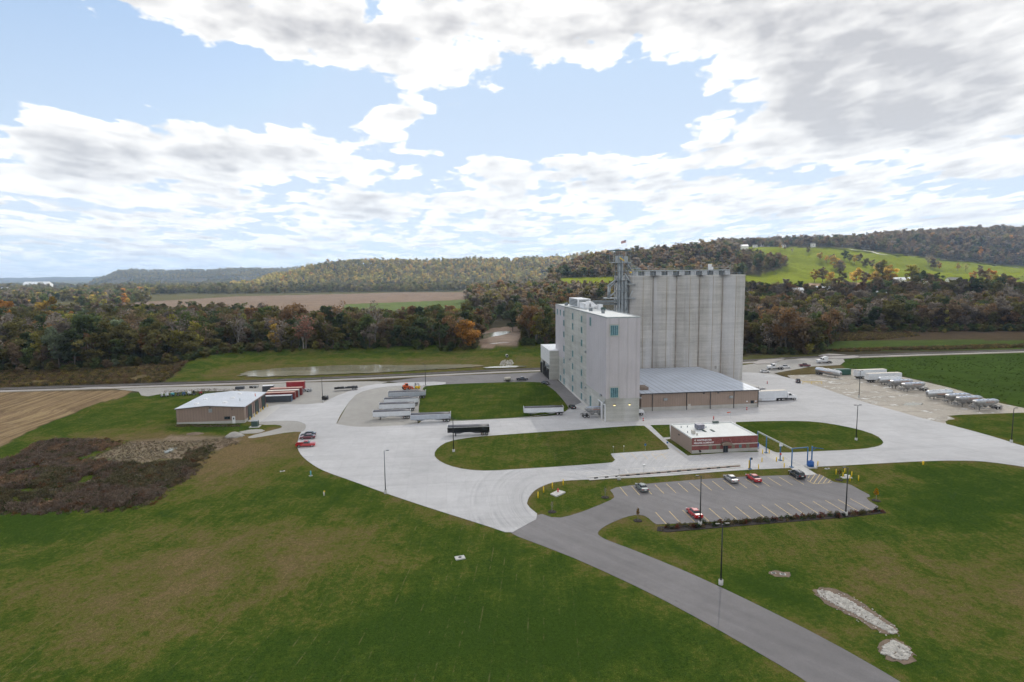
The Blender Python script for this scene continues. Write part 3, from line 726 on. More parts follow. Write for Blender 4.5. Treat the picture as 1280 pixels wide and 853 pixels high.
    paint(inpoly(px, py, [(1010, 354.5), (1080, 353.5), (1170, 357), (1170, 360), (1010, 358)]) & hill, (.26, .19, .14))
    paint(inpoly(px, py, [(0, 352), (115, 352), (115, 356), (0, 358)]) & (yf > 2200) & (yf < 5000), (.2, .19, .08))
    # dryness of the lawns
    def blob(cx, cy, rx, ry, a):
        a *= .82
        X0, Y0 = G(cx, cy); dry[:] += a * np.exp(-(((x - X0) / rx) ** 2 + ((y - Y0) / ry) ** 2))
    for b_ in [(230, 720, 26, 16, .38), (300, 690, 22, 14, .25), (120, 790, 18, 10, .3), (40, 740, 14, 10, .2), (260, 585, 16, 20, .55), (300, 560, 14, 14, .4), (330, 560, 12, 22, .35), (420, 675, 12, 9, .3), (200, 650, 18, 7, .25),
               (220, 548, 26, 10, .5), (150, 545, 20, 10, .4), (170, 505, 22, 18, .1), (1180, 760, 14, 14, .32), (1240, 700, 12, 22, .25), (1100, 700, 10, 9, .2), (1060, 740, 9, 8, .2), (1120, 600, 8, 6, .35), (1180, 650, 20, 8, -.12), (1000, 680, 14, 8, .12), (900, 680, 12, 8, .08),
               (560, 780, 26, 16, -.2), (700, 790, 24, 12, -.25), (470, 820, 20, 12, -.25), (100, 648, 30, 7, -.4), (430, 600, 10, 12, -.35), (600, 680, 20, 8, -.12), (1220, 610, 22, 12, -.3), (1150, 650, 16, 8, -.2), (960, 740, 6, 6, -.2), (250, 538, 14, 4, -.6), (880, 597, 20, 2.5, .25), (720, 560, 26, 14, .22), (980, 545, 18, 14, .15), (1050, 555, 10, 8, .12)]:
        blob(*b_)
    nm_ = np.where((yf > 40) & (yf < 230))[0]
    for i in range(0, len(nm_), 20000):
        j = nm_[i:i + 20000]; dd = np.sqrt(((x[j][:, None] - dense[None, :, 0]) ** 2 + (y[j][:, None] - dense[None, :, 1]) ** 2).min(1)); dry[j] += .42 * np.exp(-(dd / 1.6) ** 2) + .12 * np.exp(-(dd / 5) ** 2)
    X0, Y0 = G(250, 740)
    rows[:] = np.clip(1.6 * np.exp(-(((x - X0) / 70) ** 2 + ((y - Y0) / 45) ** 2)), 0, 1) * (x < 20)
    rows[stub] = 1
    for nm, ar in (('lawn', lawn), ('dry', dry), ('rows', rows)):
        a = me.attributes.new(nm, 'FLOAT', 'POINT'); a.data.foreach_set('value', ar.astype('f'))
    a = me.attributes.new('land', 'FLOAT_COLOR', 'POINT'); a.data.foreach_set('color', np.concatenate([land, np.ones((len(x), 1))], 1).ravel().astype('f'))
    me.materials.append(MT['ground'])
    o = bpy.data.objects.new('ground', me); COL.objects.link(o); tag(o, kind='structure')
build_ground()
# island lawns share the ground material: give them its attributes
for o in list(COL.objects):
    if o.name.startswith('lawn'):
        me = o.data; n = len(me.vertices)
        for nm, v in (('lawn', 1.), ('dry', .42 if 'oval' in o.name else .3), ('rows', 0.)):
            a = me.attributes.new(nm, 'FLOAT', 'POINT'); a.data.foreach_set('value', np.full(n, v, 'f'))

# water
def pool(name, P, z):
    W_ = smooth_poly([G(*p) for p in P], 3); r_ = np.random.default_rng(len(P)); s_ = .9 if len(P) > 8 else .4
    W_ = [(a + r_.normal() * s_ * 1.6, b + r_.normal() * s_) for a, b in W_]
    return sheet(name, W_, z, 'water', 1, depth=.05, px=False)
pool('pond', [(298, 466), (325, 460.5), (375, 457.5), (450, 455), (500, 455.5), (560, 454.5), (590, 454), (604, 456), (585, 458.5), (545, 460.5), (475, 464.5), (400, 466.8), (325, 469.8), (300, 468.8)], -.55)
pool('pond', [(604, 458.2), (622, 456.8), (655, 455.8), (660, 457.4), (622, 459), (606, 459.2)], -.5)
pool('river', [(598, 434), (606, 430), (640, 428), (656, 430), (640, 434), (612, 436)], .12)
pool('river', [(585, 424), (606, 417), (640, 413), (636, 418), (610, 422), (596, 428)], .12)
pool('river', [(350, 436), (420, 433), (560, 428), (596, 427), (590, 431), (500, 435), (400, 439)], .12)
pool('puddle', [(203, 565), (221, 558), (223, 561), (212, 566), (205, 567)], .05)
pool('puddle', [(1125, 505), (1140, 503), (1158, 504.5), (1150, 507), (1130, 507.5)], .035)

# railway with a service road beside it
def strip(name, pts, w, z, mat, dy=0, label=None, cat=None, kind='structure'):
    W_ = [Vector((*G(*p), 0)) for p in pts]; a = []; b = []
    for i, p in enumerate(W_):
        t = (W_[min(i + 1, len(W_) - 1)] - W_[max(i - 1, 0)]).normalized(); n = Vector((-t.y, t.x, 0))
        p = p + n * dy
        a.append((p + n * w / 2)[:2]); b.append((p - n * w / 2)[:2])
    return sheet(name, a + b[::-1], z, mat, 0, kind=kind, px=False, label=label, cat=cat)
rail_line = [(-500, 505), (-200, 495), (0, 488), (100, 485), (200, 481.5), (320, 478), (475, 471.5), (620, 464.5), (700, 461.5), (850, 456), (930, 452.5), (1000, 448.5), (1042, 446.8), (1150, 443), (1280, 439), (1500, 433), (1900, 424)]
strip('railway_bed', rail_line, 4.4, .25, 'ballast', 3.2)
strip('service_road', rail_line, 4.2, .03, 'dirt_road', -2.6)
strip('track_verge', rail_line, 1.6, .02, 'weed', -5.8)
rt = thing('railway_track', 'long straight pair of steel rails on dark ballast crossing behind the mill', 'railway', (0, 0, 0))
for k in (-.72, .72):
    W_ = [Vector((*G(*p), .42)) for p in rail_line]; mb = MB()
    for i in range(len(W_) - 1):
        t = (W_[i + 1] - W_[i]).normalized(); n = Vector((-t.y, t.x, 0))
        a = W_[i] + n * (3.2 + k); b = W_[i + 1] + n * (3.2 + k)
        mb.cyl(a, b, .12, n=4, smooth=False)
    mb.build('rail', 'ballast', rt)
sheet('dirt_crossing', [(946, 451.5), (960, 449), (985, 447), (975, 451.5), (965, 455), (940, 456)], .3, 'dirt_road', 1)
sheet('dirt_crossing', [(1020, 446), (1032, 442.5), (1050, 443.5), (1080, 446.5), (1060, 449), (1035, 449)], .3, 'dirt_road', 1)

# hill road
def drape(name, pts, w, mat):
    P = [Vector(hit(*p, 900, 4000)) for p in pts]; q = []
    for i in range(len(P) - 1):
        for k in range(8): q.append(P[i].lerp(P[i + 1], k / 8))
    P = q; mb = MB(); vs = []
    for i, p in enumerate(P):
        t = (P[min(i + 1, len(P) - 1)] - P[max(i - 1, 0)]); t.z = 0; t.normalize(); n = Vector((-t.y, t.x, 0)) * w / 2
        for s in (-1, 1):
            v = p + n * s; vs.append((v.x, v.y, float(height(np.array([p.x]), np.array([p.y]))[0][0]) + 1.2))
    mb.add(vs, [(2 * i, 2 * i + 1, 2 * i + 3, 2 * i + 2) for i in range(len(P) - 1)])
    return tag(mb.build(name, mat), kind='structure')
drape('hill_road', [(1040, 310), (1062, 312.2), (1090, 315.5), (1121, 319.2), (1150, 322.4), (1180, 325.4), (1230, 330.4), (1279, 335.2)], 9, 'walk')

# painted lines of the car park and the yard
def dash(name, a, b, w, z, mat):
    a = Vector((*a, 0)); b = Vector((*b, 0)); t = (b - a).normalized(); n = Vector((-t.y, t.x, 0)) * w / 2
    return [tuple((p)[:2]) for p in (a + n, b + n, b - n, a - n)]
def marks(name, segs, w, z, mat):
    mb = MB()
    for a, b in segs:
        q = dash(name, a, b, w, z, mat); mb.add([(*p, z) for p in q], [(0, 1, 2, 3)])
    o = mb.build(name, mat); o.data.name = name
    return tag(o, kind='structure')
segs = []
for k in range(-3, 13):
    b = 48.9 + 2.87 * k; a = 128.3 + .03 * (b - 48); segs.append(((b, a), (b, a + 6.0)))
for k in range(0, 16):
    b = 43.3 + 2.98 * k; a = 112.0 + .028 * (b - 43); segs.append(((b, a), (b, a + 6.3)))
for a, b in [((90, 255), (125, 210)), ((110, 300), (172, 215)), ((155, 320), (228, 212)), ((208, 318), (272, 235)), ((265, 315), (308, 258)), ((318, 312), (348, 278))]:
    segs.append((G(1000 + a[0] / 9.14, 570 + a[1] / 9.14), G(1000 + b[0] / 9.14, 570 + b[1] / 9.14)))
segs.append((G(1009, 601), (G(1017, 605.2)))); segs.append((G(1017, 605.2), G(1040, 603.8)))
marks('parking_lines', segs, .14, .055, 'line_yellow')
s2 = []
for x in (775, 789, 803, 814, 826): s2.append((G(x, 567.5), G(x + 7, 574.5)))
s2 += [(G(815, 566), G(835, 571)), (G(835, 566), G(820, 572)), (G(845, 563), G(855, 570))]
marks('bay_lines', s2, .12, .096, 'line_yellow')
s3 = [(G(732, 591.5), G(765, 588.3)), (G(781, 587.3), G(924, 579.5)), (G(781, 587), G(788, 594.8)), (G(816, 585.2), G(823, 592)), (G(850, 583), G(858, 590)), (G(882, 581.5), G(889, 587.5)),
      (G(790, 594.5), G(930, 586)), (G(830, 583.8), G(870, 581.5))]
marks('scale_lines', s3, .14, .096, 'line_white')
s4 = []
A0, A1 = G(963, 567.5), G(1000, 587); B0, B1 = G(972, 567), G(1008, 585)
s4 += [(A0, A1), (B0, B1)]
for k in range(9):
    t = k / 8; s4.append(((A0[0] + (A1[0] - A0[0]) * t, A0[1] + (A1[1] - A0[1]) * t), (B0[0] + (B1[0] - B0[0]) * t, B0[1] + (B1[1] - B0[1]) * t)))
marks('crossing_lines', s4, .13, .126, 'line_white')
# ------------------------------------------------------------------ the flour mill
def window(par, plane, c, w, h, proud, fr='teal_frame', gl='teal_glass', mull=1):
    """plane 'x' faces -X at x=c[0], plane 'y' faces -Y at y=c[1]"""
    f = MB(); g = MB(); t = .12
    def bx(mb, u0, u1, z0, z1, d0, d1):
        if plane == 'x': mb.box(c[0] - d1, c[0] - d0, c[1] + u0, c[1] + u1, c[2] + z0, c[2] + z1)
        elif plane == 'X': mb.box(c[0] + d0, c[0] + d1, c[1] + u0, c[1] + u1, c[2] + z0, c[2] + z1)
        else: mb.box(c[0] + u0, c[0] + u1, c[1] - d1, c[1] - d0, c[2] + z0, c[2] + z1)
    bx(f, -w / 2, w / 2, -h / 2, -h / 2 + t, -.1, proud); bx(f, -w / 2, w / 2, h / 2 - t, h / 2, -.1, proud)
    bx(f, -w / 2, -w / 2 + t, -h / 2 + t, h / 2 - t, -.1, proud); bx(f, w / 2 - t, w / 2, -h / 2 + t, h / 2 - t, -.1, proud)
    for k in range(mull):
        u = -w / 2 + w * (k + 1) / (mull + 1); bx(f, u - .05, u + .05, -h / 2 + t, h / 2 - t, -.1, proud - .004)
    bx(g, -w / 2 + t * .9, w / 2 - t * .9, -h / 2 + t * .9, h / 2 - t * .9, -.08, proud * .4)
    o = f.build('window', fr, par); g.build('pane', gl, o); return o
mill = thing('flour_mill', 'tall grey windowed mill block with white flat roof standing in front of the silos', 'mill', (53.75, 195.3, 0))
SPLIT = {'platform', 'spout', 'bin_inlet', 'gate_motor', 'roof_lamp', 'window_surround', 'access_hatch', 'duct', 'dust_pipe', 'gutter', 'door_frame_', 'roller_door', 'cladding', 'brick_facing', 'awning_rod', 'dust_filter', 'louvre', 'roof_fan', 'wall_lamp', 'door_frame', 'elevator_casing', 'elevator_head', 'railing'}
def rel(mb, name, mat, par, base, **k):
    if name in SPLIT and not k: return mb.each(name, mat, par, base)[0]
    mb.v = [(x - base[0], y - base[1], z - base[2]) for x, y, z in mb.v]; return mb.build(name, mat, par, **k)
MB0 = (53.75, 195.3, 0)
w = MB()
w.box(53.75, 65.2, 195.3, 286, 5.0, 35.0)
for a, b in ((195.3, 196.5), (199.3, 200.7), (204.9, 286)): w.box(53.75, 65.2, a, b, -.3, 5.0)
rel(w, 'wall', 'mill_conc', mill, MB0)
p = MB()
p.box(53.68, 53.745, 195.235, 223.2, 7.9, 34.9); p.box(53.748, 65.27, 195.235, 195.297, 7.9, 34.9)
p.box(53.68, 53.745, 264.3, 286.03, 11.5, 34.9); p.box(65.205, 65.27, 195.3, 286, 7.9, 34.9)
rel(p, 'cladding', 'lavender_panel', mill, MB0)
r = MB(); r.box(53.9, 65.05, 195.45, 285.85, 34.99, 35.12); rel(r, 'roof', 'white_roof', mill, MB0)
r = MB()
for b in ((53.66, 65.3, 195.2, 195.5), (53.66, 65.3, 285.8, 286.1)): r.box(b[0], b[1], b[2], b[3], 34.95, 35.35)
for b in ((53.66, 53.95), (65.0, 65.3)): r.box(b[0], b[1], 195.502, 285.798, 34.95, 35.35)
rel(r, 'parapet', 'galv', mill, MB0)
def mwin(*a, **k):
    o = window(None, *a, **k); o.parent = mill; o.location = (-MB0[0], -MB0[1], 0)
rows8 = (32.0, 27.8, 22.7, 16.3, 11.0, 5.9, 1.5)
for yc_ in (265.8, 247.8, 231.4):
    for z in rows8: mwin('x', (53.68 if yc_ > 264.3 and z > 11.5 else 53.75, yc_, z), 2.3, 2.7, .12)
for yc_, z, h in ((280.9, 31.9, 2.7), (273.6, 32, 2.7), (217, 32.2, 3.2), (273.8, 1.6, 2.7), (281.2, 1.5, 2.7)): mwin('x', (53.68, yc_, z), 2.1, h, .12)
mwin('x', (53.75, 216.7, 2.6), 2.3, 4.2, .12)
mwin('y', (56.35, 195.235, 30.9), 2.7, 3.4, .14, mull=3); mwin('y', (56.5, 195.235, 9.95), 2.7, 3.4, .14, mull=3)
f = MB()
for cx, cz in ((56.35, 30.9), (56.5, 9.95)):
    f.box(cx - 1.75, cx - 1.37, 195.13, 195.234, cz - 2.05, cz + 2.05); f.box(cx + 1.37, cx + 1.75, 195.13, 195.234, cz - 2.05, cz + 2.05)
    f.box(cx - 1.368, cx + 1.368, 195.13, 195.234, cz - 2.05, cz - 1.72); f.box(cx - 1.368, cx + 1.368, 195.13, 195.234, cz + 1.72, cz + 2.05)
rel(f, 'window_surround', 'mill_conc', mill, MB0)
for cx, cz in ((56.6, 5.7), (61.8, 5.7)):
    f = MB(); f.box(cx - .32, cx + .32, 195.0, 195.3, cz + .05, cz + .35); o = rel(f, 'wall_lamp', 'steel_dark', mill, MB0)
    g = MB(); g.box(cx - .28, cx + .28, 195.02, 195.28, cz - .12, cz + .04); rel(g, 'lamp_lens', 'lamp_glow', o, MB0)
for yy, z in ((223.3, 20.3), (223.2, 6.6), (223.3, 1.8), (251.6, 13.6), (200.9, 8.2), (196.3, 6.6)):
    f = MB(); f.cyl((53.6, yy, z), (53.0, yy, z + .25), .16, .32); f.box(53.0, 53.7, yy - .12, yy + .12, z - .5, z - .2); rel(f, 'wall_vent', 'galv', mill, MB0)
f = MB(); f.box(53.3, 53.744, 199.32, 200.68, 0, 5.5); f.box(53.5, 53.744, 195.6, 196.48, 0, 5.3); f.box(53.45, 53.744, 195.7, 205.4, 5.55, 5.75)
rel(f, 'door_frame', 'white_paint', mill, MB0)
f = MB(); f.box(53.9, 54.0, 196.52, 199.28, 3.9, 4.99); f.box(53.9, 54.0, 200.72, 204.88, 4.5, 4.99); rel(f, 'roller_door', 'galv_dark', mill, MB0)
# roof plant
f = MB(); f.box(57.0, 62.5, 252.5, 270.5, 35.4, 38.9); o = rel(f, 'air_handler', 'white_paint', mill, MB0, bevel=.1)
f = MB()
for k in range(5): f.box(56.75, 57.0, 254, 269, 35.9 + k * .6, 36.2 + k * .6)
for k in range(5): f.box(57.6, 62, 252.2, 252.49, 35.9 + k * .6, 36.15 + k * .6)
rel(f, 'louvre', 'galv_dark', o, MB0)
f = MB(); f.box(57.6, 60, 243.5, 252.1, 35.3, 37.6); f.cyl((61.5, 246, 36.6), (61.5, 252, 36.6), 1.0); f.cyl((61.5, 246, 36.6), (63.5, 243, 35.4), .9)
f.cyl((58.4, 241.5, 35.1), (58.4, 241.5, 38.2), .7); f.cyl((60.4, 240.5, 35.1), (60.4, 240.5, 37.8), .7); f.cyl((58.4, 241.5, 38), (61.5, 246, 37.4), .6)
rel(f, 'duct', 'white_paint', mill, MB0)
f = MB(); f.box(62.4, 64.2, 239, 241.5, 35.1, 37.2); f.cyl((62.38, 240.2, 36.3), (62.3, 240.2, 36.3), .6); rel(f, 'fan_housing', 'white_paint', mill, MB0)
for cx, cy, s in ((57.4, 231.5, .8), (58.5, 217.5, .7), (63, 234, 1.0), (56, 273, .7), (60, 278, .8), (57.2, 276, .6)):
    f = MB(); f.box(cx - s / 1.6, cx + s / 1.6, cy - s, cy + s, 35.1, 35.8); f.frus((cx - s, cx + s, cy - s, cy + s), 35.8, (cx - s * .5, cx + s * .5, cy - s * .6, cy + s * .6), 36.4); rel(f, 'roof_fan', 'galv_dark' if s != 1.0 else 'teal_green', mill, MB0)
f = MB()
for k in range(16):
    y = 208 + k * 1.9; f.bar((64.9, y, 35.3), (64.9, y, 36.4), .05)
f.bar((64.9, 208, 36.4), (64.9, 236.5, 36.4), .05); f.bar((64.9, 208, 35.9), (64.9, 236.5, 35.9), .04)
rel(f, 'railing', 'galv', mill, MB0)
# loading annex behind
ax = thing('loading_annex', 'low pale annex with dark dock doors attached to the far end of the mill', 'annex', (49.4, 278.7, 0)); AX = (49.4, 278.7, 0)
f = MB(); f.box(49.4, 53.66, 278.7, 286.15, -.3, 13.6); f.box(49.4, 64.8, 286.152, 304, -.3, 13.6); rel(f, 'wall', 'mill_conc', ax, AX)
f = MB(); f.box(49.3, 53.67, 278.6, 286.15, 13.6, 13.95); f.box(49.3, 64.9, 286.152, 304.1, 13.6, 13.95); rel(f, 'roof', 'white_paint', ax, AX)
f = MB(); f.box(49.33, 49.396, 278.75, 303.95, 7.2, 13.5); rel(f, 'cladding', 'white_paint', ax, AX)
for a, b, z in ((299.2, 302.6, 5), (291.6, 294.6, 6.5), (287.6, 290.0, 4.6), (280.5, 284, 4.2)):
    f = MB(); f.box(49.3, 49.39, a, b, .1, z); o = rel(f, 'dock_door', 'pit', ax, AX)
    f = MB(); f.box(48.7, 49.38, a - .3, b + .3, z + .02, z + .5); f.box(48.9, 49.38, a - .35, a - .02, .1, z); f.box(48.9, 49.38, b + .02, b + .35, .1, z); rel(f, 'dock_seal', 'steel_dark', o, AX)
f = MB(); f.box(48.2, 49.35, 279.2, 285, 6.3, 6.7); rel(f, 'canopy', 'galv_dark', ax, AX)

# ------------------------------------------------------------------ silo block
SB = (110, 268, 0)
silo = thing('grain_silos', 'huge pale concrete silo block of fused round bins rising behind the mill', 'silos', SB)
RS = 9.5; SAG = RS - math.sqrt(RS ** 2 - 5.42 ** 2)
def arc_pts(cx, grow=0.0):
    th = math.asin(5.42 / RS); return [(cx + (RS + grow) * math.sin(-th + 2 * th * k / 20), 262.75 + RS - (RS + grow) * math.cos(-th + 2 * th * k / 20)) for k in range(21)]
for i in range(5):
    cx = 88.6 + 10.85 * i; f_ = arc_pts(cx); bk = [(x, 553.4 - y) for x, y in f_][::-1]; pts = f_ + bk; n = len(pts)
    mb = MB(); mb.add([(x, y, -.3) for x, y in pts] + [(x, y, 47.9) for x, y in pts], [(k, (k + 1) % n, n + (k + 1) % n, n + k) for k in range(n)], True)
    mb.add([(x, y, 47.9) for x, y in pts], [tuple(range(n))])
    o = rel(mb, 'silo_bin', 'silo_conc', silo, SB)
    mb = MB(); x = cx + .3; mb.box(x - .09, x + .09, 262.69, 262.8, 1, 47.8); rel(mb, 'seam', 'seam', o, SB)
for i in range(4):
    mb = MB(); x = 88.6 + 10.85 * (i + .5); mb.box(x - .22, x + .22, 262.75 + SAG - .3, 290, -.3, 47.85); rel(mb, 'infill_wall', 'joint', silo, SB)
pts = []
for i in range(5): pts += arc_pts(88.6 + 10.85 * i, .16)
pts = pts + [(x, 553.4 - y) for x, y in pts][::-1]
mb = MB(); mb.prism(pts, 'z', 47.92, 48.34); rel(mb, 'roof_slab', 'walk', silo, SB)
g = MB()
g.box(83.3, 131, 266.8, 270.6, 50.3, 50.75)
for k in range(27):
    x = 83.4 + k * 1.83; g.bar((x, 266.8, 50.75), (x, 266.8, 51.6), .05)
g.bar((83.3, 266.8, 51.6), (131, 266.8, 51.6), .06); g.bar((83.3, 270.5, 51.6), (131, 270.5, 51.6), .06)
for k in range(18):
    x = 84 + k * 2.75; g.bar((x, 267, 48.3), (x, 267, 50.3), .12); g.bar((x, 270.4, 48.3), (x, 270.4, 50.3), .12)
    if k % 2 == 0: g.bar((x, 267, 48.3), (x + 2.75, 267, 50.3), .07)
gal = rel(g, 'conveyor_gallery', 'galv', silo, SB)
g = MB()
for k in range(9):
    x = 85.5 + k * 5.42; g.box(x, x + 2.5, 267.3, 270, 48.36, 50.2)
rel(g, 'bin_inlet', 'galv_pale', silo, SB)
g = MB()
for k in range(8):
    x = 89.2 + k * 5.42; g.box(x, x + 1.6, 268.3, 270.5, 48.36, 50.0)
rel(g, 'gate_motor', 'galv_dark', silo, SB)
g = MB(); g.box(121.5, 122.7, 267.6, 268.8, 50.76, 53.3); g.box(122.71, 123.5, 267.6, 268.6, 50.76, 52); rel(g, 'dust_filter', 'white_paint', silo, SB)
g = MB()
for x in (92.5, 105, 117.5, 128.3): g.bar((x, 267.2, 50.8), (x, 267.2, 52.3), .06); g.cbox((x, 267.2, 52.4), (.5, .4, .35))
rel(g, 'roof_lamp', 'galv', silo, SB)
g = MB(); g.bar((131.6, 267.6, 48.3), (131.6, 267.6, 53.2), .14); g.bar((131.6, 267.6, 52.6), (128.4, 267.6, 50.8), .1); g.bar((131.6, 267.6, 53.1), (133.4, 267.6, 53.3), .1); g.bar((131.6, 267.6, 51), (133, 267.6, 52.9), .07)
rel(g, 'davit', 'galv', silo, SB)
g = MB()
for x in np.arange(84, 137.5, 2.2): g.bar((x, 264.5, 48.33), (x, 264.5, 49.3), .04)
g.bar((84, 264.5, 49.3), (137.4, 264.5, 49.3), .045); g.bar((137.4, 264.5, 49.3), (137.4, 289, 49.3), .045)
for y in np.arange(266, 289, 2.2): g.bar((137.4, y, 48.33), (137.4, y, 49.3), .04)
rel(g, 'railing', 'galv_dark', silo, SB)
g = MB()
for x in (138.2, 139.0): g.bar((x, 272, 0), (x, 272, 49.6), .1)
for x in (138.2, 139.0): g.bar((x, 273.2, 0), (x, 273.2, 49.6), .08)
for k in range(60): g.bar((138.2, 272, .8 + k * .81), (139.0, 272, .8 + k * .81), .05)
for k in range(12): g.cbox((138.6, 272.6, 3.9 + k * 4), (1.5, 1.6, .12))
rel(g, 'ladder', 'galv', silo, SB)
g = MB()
for i, x in ((1, 101.1), (2, 114.3), (3, 123.6)):
    g.cbox((x, 262.86 if i != 3 else 263.2, 6.2), (1.0, .5, 1.3))
rel(g, 'access_hatch', 'hatch', silo, SB)
# elevator tower
TB = (79.6, 266, 0)
tw = thing('elevator_tower', 'steel bucket elevator tower with canopy, spouts and flagpole at the silo edge', 'tower', TB)
g = MB()
X0, X1, Y0, Y1 = 77.6, 82.2, 264, 268
for x in (X0, X1):
    for y in (Y0, Y1): g.bar((x, y, 0), (x, y, 54.5), .32)
for k in range(13):
    z = k * 4.2; z2 = min(z + 4.2, 54.4)
    for y in (Y0, Y1):
        g.bar((X0, y, z2), (X1, y, z2), .2); g.bar((X0 if k % 2 else X1, y, z), (X1 if k % 2 else X0, y, z2), .13)
    for x in (X0, X1):
        g.bar((x, Y0, z2), (x, Y1, z2), .2); g.bar((x, Y0 if k % 2 else Y1, z), (x, Y1 if k % 2 else Y0, z2), .13)
rel(g, 'frame', 'galv_dark', tw, TB)
g = MB()
for x, y in ((78.6, 265), (79.9, 265), (78.6, 266.6), (79.9, 266.6)): g.box(x - .34, x + .34, y - .3, y + .3, 0, 57)
g.box(81.0, 81.9, 264.3, 267.7, 0, 46)
rel(g, 'elevator_casing', 'galv', tw, TB)
g = MB(); g.box(75.1, 83.3, 262.6, 269.4, 54.2, 54.5)
for z in (41.5, 46.5, 50.4): g.box(77.0, 82.9, 263.4, 268.6, z, z + .15)
for z in (44.6, 38.4): g.box(80.5, 85.2, 262.0, 263.6, z, z + .3); g.bar((82.3, 263.6, z - 2.5), (84.6, 262.6, z), .12)
g.box(71.8, 77.5, 264, 267.5, 38.3, 38.8)
rel(g, 'platform', 'galv', tw, TB)
g = MB()
for x in (75.3, 78, 80.7, 83.1):
    for y in (262.8, 269.2): g.bar((x, y, 54.5), (x, y, 59.5), .1)
for z in (55, 55.6):
    g.bar((75.2, 262.7, z), (83.2, 262.7, z), .06); g.bar((75.2, 269.3, z), (83.2, 269.3, z), .06)
for z in (38.8,):
    for x in np.arange(72, 77.4, .9): g.bar((x, 264, z), (x, 264, z + 1.1), .05)
    g.bar((71.8, 264, z + 1.1), (77.4, 264, z + 1.1), .05)
rel(g, 'railing', 'galv', tw, TB)
g = MB(); g.box(75.0, 83.4, 262.5, 269.5, 59.5, 59.85); rel(g, 'canopy', 'canopy', tw, TB)
g = MB(); g.ball((79.2, 265.8, 56.6), 1.25, sq=(1, .8, .9)); g.box(80.4, 82.4, 264.6, 267, 54.6, 57); g.box(77.2, 78.2, 265, 266.6, 54.6, 57.3); rel(g, 'elevator_head', 'galv', tw, TB)
g = MB(); g.add([(78.2, 263.2, 56.6), (80.3, 263.2, 55.2), (80.3, 263.2, 54.7), (78.2, 263.2, 56.0), (78.2, 263.6, 56.6), (80.3, 263.6, 55.2), (80.3, 263.6, 54.7), (78.2, 263.6, 56.0)], [(0, 1, 2, 3), (7, 6, 5, 4), (0, 4, 5, 1), (1, 5, 6, 2), (2, 6, 7, 3), (3, 7, 4, 0)])
rel(g, 'drive_guard', 'yellow', tw, TB)
g = MB(); g.cbox((83.6, 264.6, 49.9), (.9, .8, .6)); rel(g, 'gear_guard', 'yellow', tw, TB)
g = MB()
g.cyl((78.0, 265.5, 47.3), (73.8, 265.5, 44.2), .38); g.cyl((73.8, 265.5, 44.2), (73.8, 265.5, 38.7), .38); g.cyl((78.0, 266.6, 46.0), (75.0, 266.6, 43.6), .3); g.cyl((75.0, 266.6, 43.6), (74.6, 266.6, 38.7), .3)
g.cyl((77.9, 265.2, 42), (74, 265.2, 39), .3)
g.cyl((82.3, 265.5, 54), (84.5, 266.5, 50.8), .35); g.cyl((82.3, 266.8, 53), (84.9, 268, 50.8), .3)
g.cyl((80.8, 263.8, 49.5), (83.5, 263.2, 44.9), .28); g.cyl((83.9, 262.2, 41.9), (82.5, 262.5, 38.6), .25)
rel(g, 'spout', 'galv', tw, TB)
g = MB()
for y in (265.6, 268.2):
    g.bar((83.4, y, 54.2), (88.6, y, 51.4), .18); g.bar((83.4, y, 51.4), (88.6, y, 51.4), .18); g.bar((83.8, y, 47.9), (88.6, y, 51.4), .18)
    g.bar((85, y, 53.3), (85, y, 49), .12); g.bar((86.8, y, 52.4), (86.8, y, 50.2), .12); g.bar((83.4, y, 52.8), (87.5, y, 51.4), .1)
rel(g, 'bridge_truss', 'galv', tw, TB)
g = MB(); g.box(64.6, 77.6, 264.6, 265.6, 36.7, 37.6); g.box(64.6, 80, 266.2, 267.4, 35.5, 36.3); g.bar((65, 264.2, 38.6), (77.5, 264.2, 38.6), .06)
for x in np.arange(65, 77.6, 1.8): g.bar((x, 264.2, 37.5), (x, 264.2, 38.6), .05); g.bar((x, 264.7, 36.3), (x + 1.8, 264.7, 36.75), .06)
for x in (66.5, 71, 75): g.bar((x, 266, 34.8), (x, 266, 36.6), .12)
rel(g, 'conveyor_bridge', 'galv_dark', tw, TB)
g = MB(); g.bar((81.9, 266, 59.8), (81.9, 266, 64.4), .07); o = rel(g, 'flagpole', 'galv', tw, TB)
g = MB(); rows_ = []
nx, nz = 10, 5
vs = [(81.8 - 2.3 * i / nx, 266 + .22 * math.sin(i * 1.1), 64.2 - 1.15 * j / nz - .55 * (i / nx) ** 1.2) for j in range(nz + 1) for i in range(nx + 1)]
fs = [(j * (nx + 1) + i, j * (nx + 1) + i + 1, (j + 1) * (nx + 1) + i + 1, (j + 1) * (nx + 1) + i) for j in range(nz) for i in range(nx)]
g.add(vs, fs); rel(g, 'flag', 'us_flag', o, TB)

# ------------------------------------------------------------------ warehouse between mill and silos
WB = (92, 235, 0)
wh = thing('warehouse', 'long tan metal warehouse with blue-grey seamed roof at the foot of the silos', 'warehouse', WB)
prof = [(208, 1.55), (208, 6.5), (240, 7.25), (262.0, 6.6), (262.0, 1.55)]
mb = MB(); mb.prism(prof, 'x', 70.2, 114.6); rel(mb, 'wall', 'tan_front', wh, WB)
mb = MB(); mb.box(70.15, 114.65, 207.95, 262.05, -.3, 1.55); rel(mb, 'base_wall', 'base_block', wh, WB)
mb = MB(); mb.prism([(207.5, 6.5), (240, 7.27), (262.3, 6.62), (262.3, 6.8), (240, 7.5), (207.5, 6.72)], 'x', 69.9, 114.95); rel(mb, 'roof', 'metal_roof', wh, WB)
mb = MB(); mb.box(69.9, 114.95, 207.36, 207.49, 6.42, 6.72); mb.box(114.96, 115.06, 207.5, 208.2, 6.3, 6.7); rel(mb, 'gutter', 'steel_dark', wh, WB)
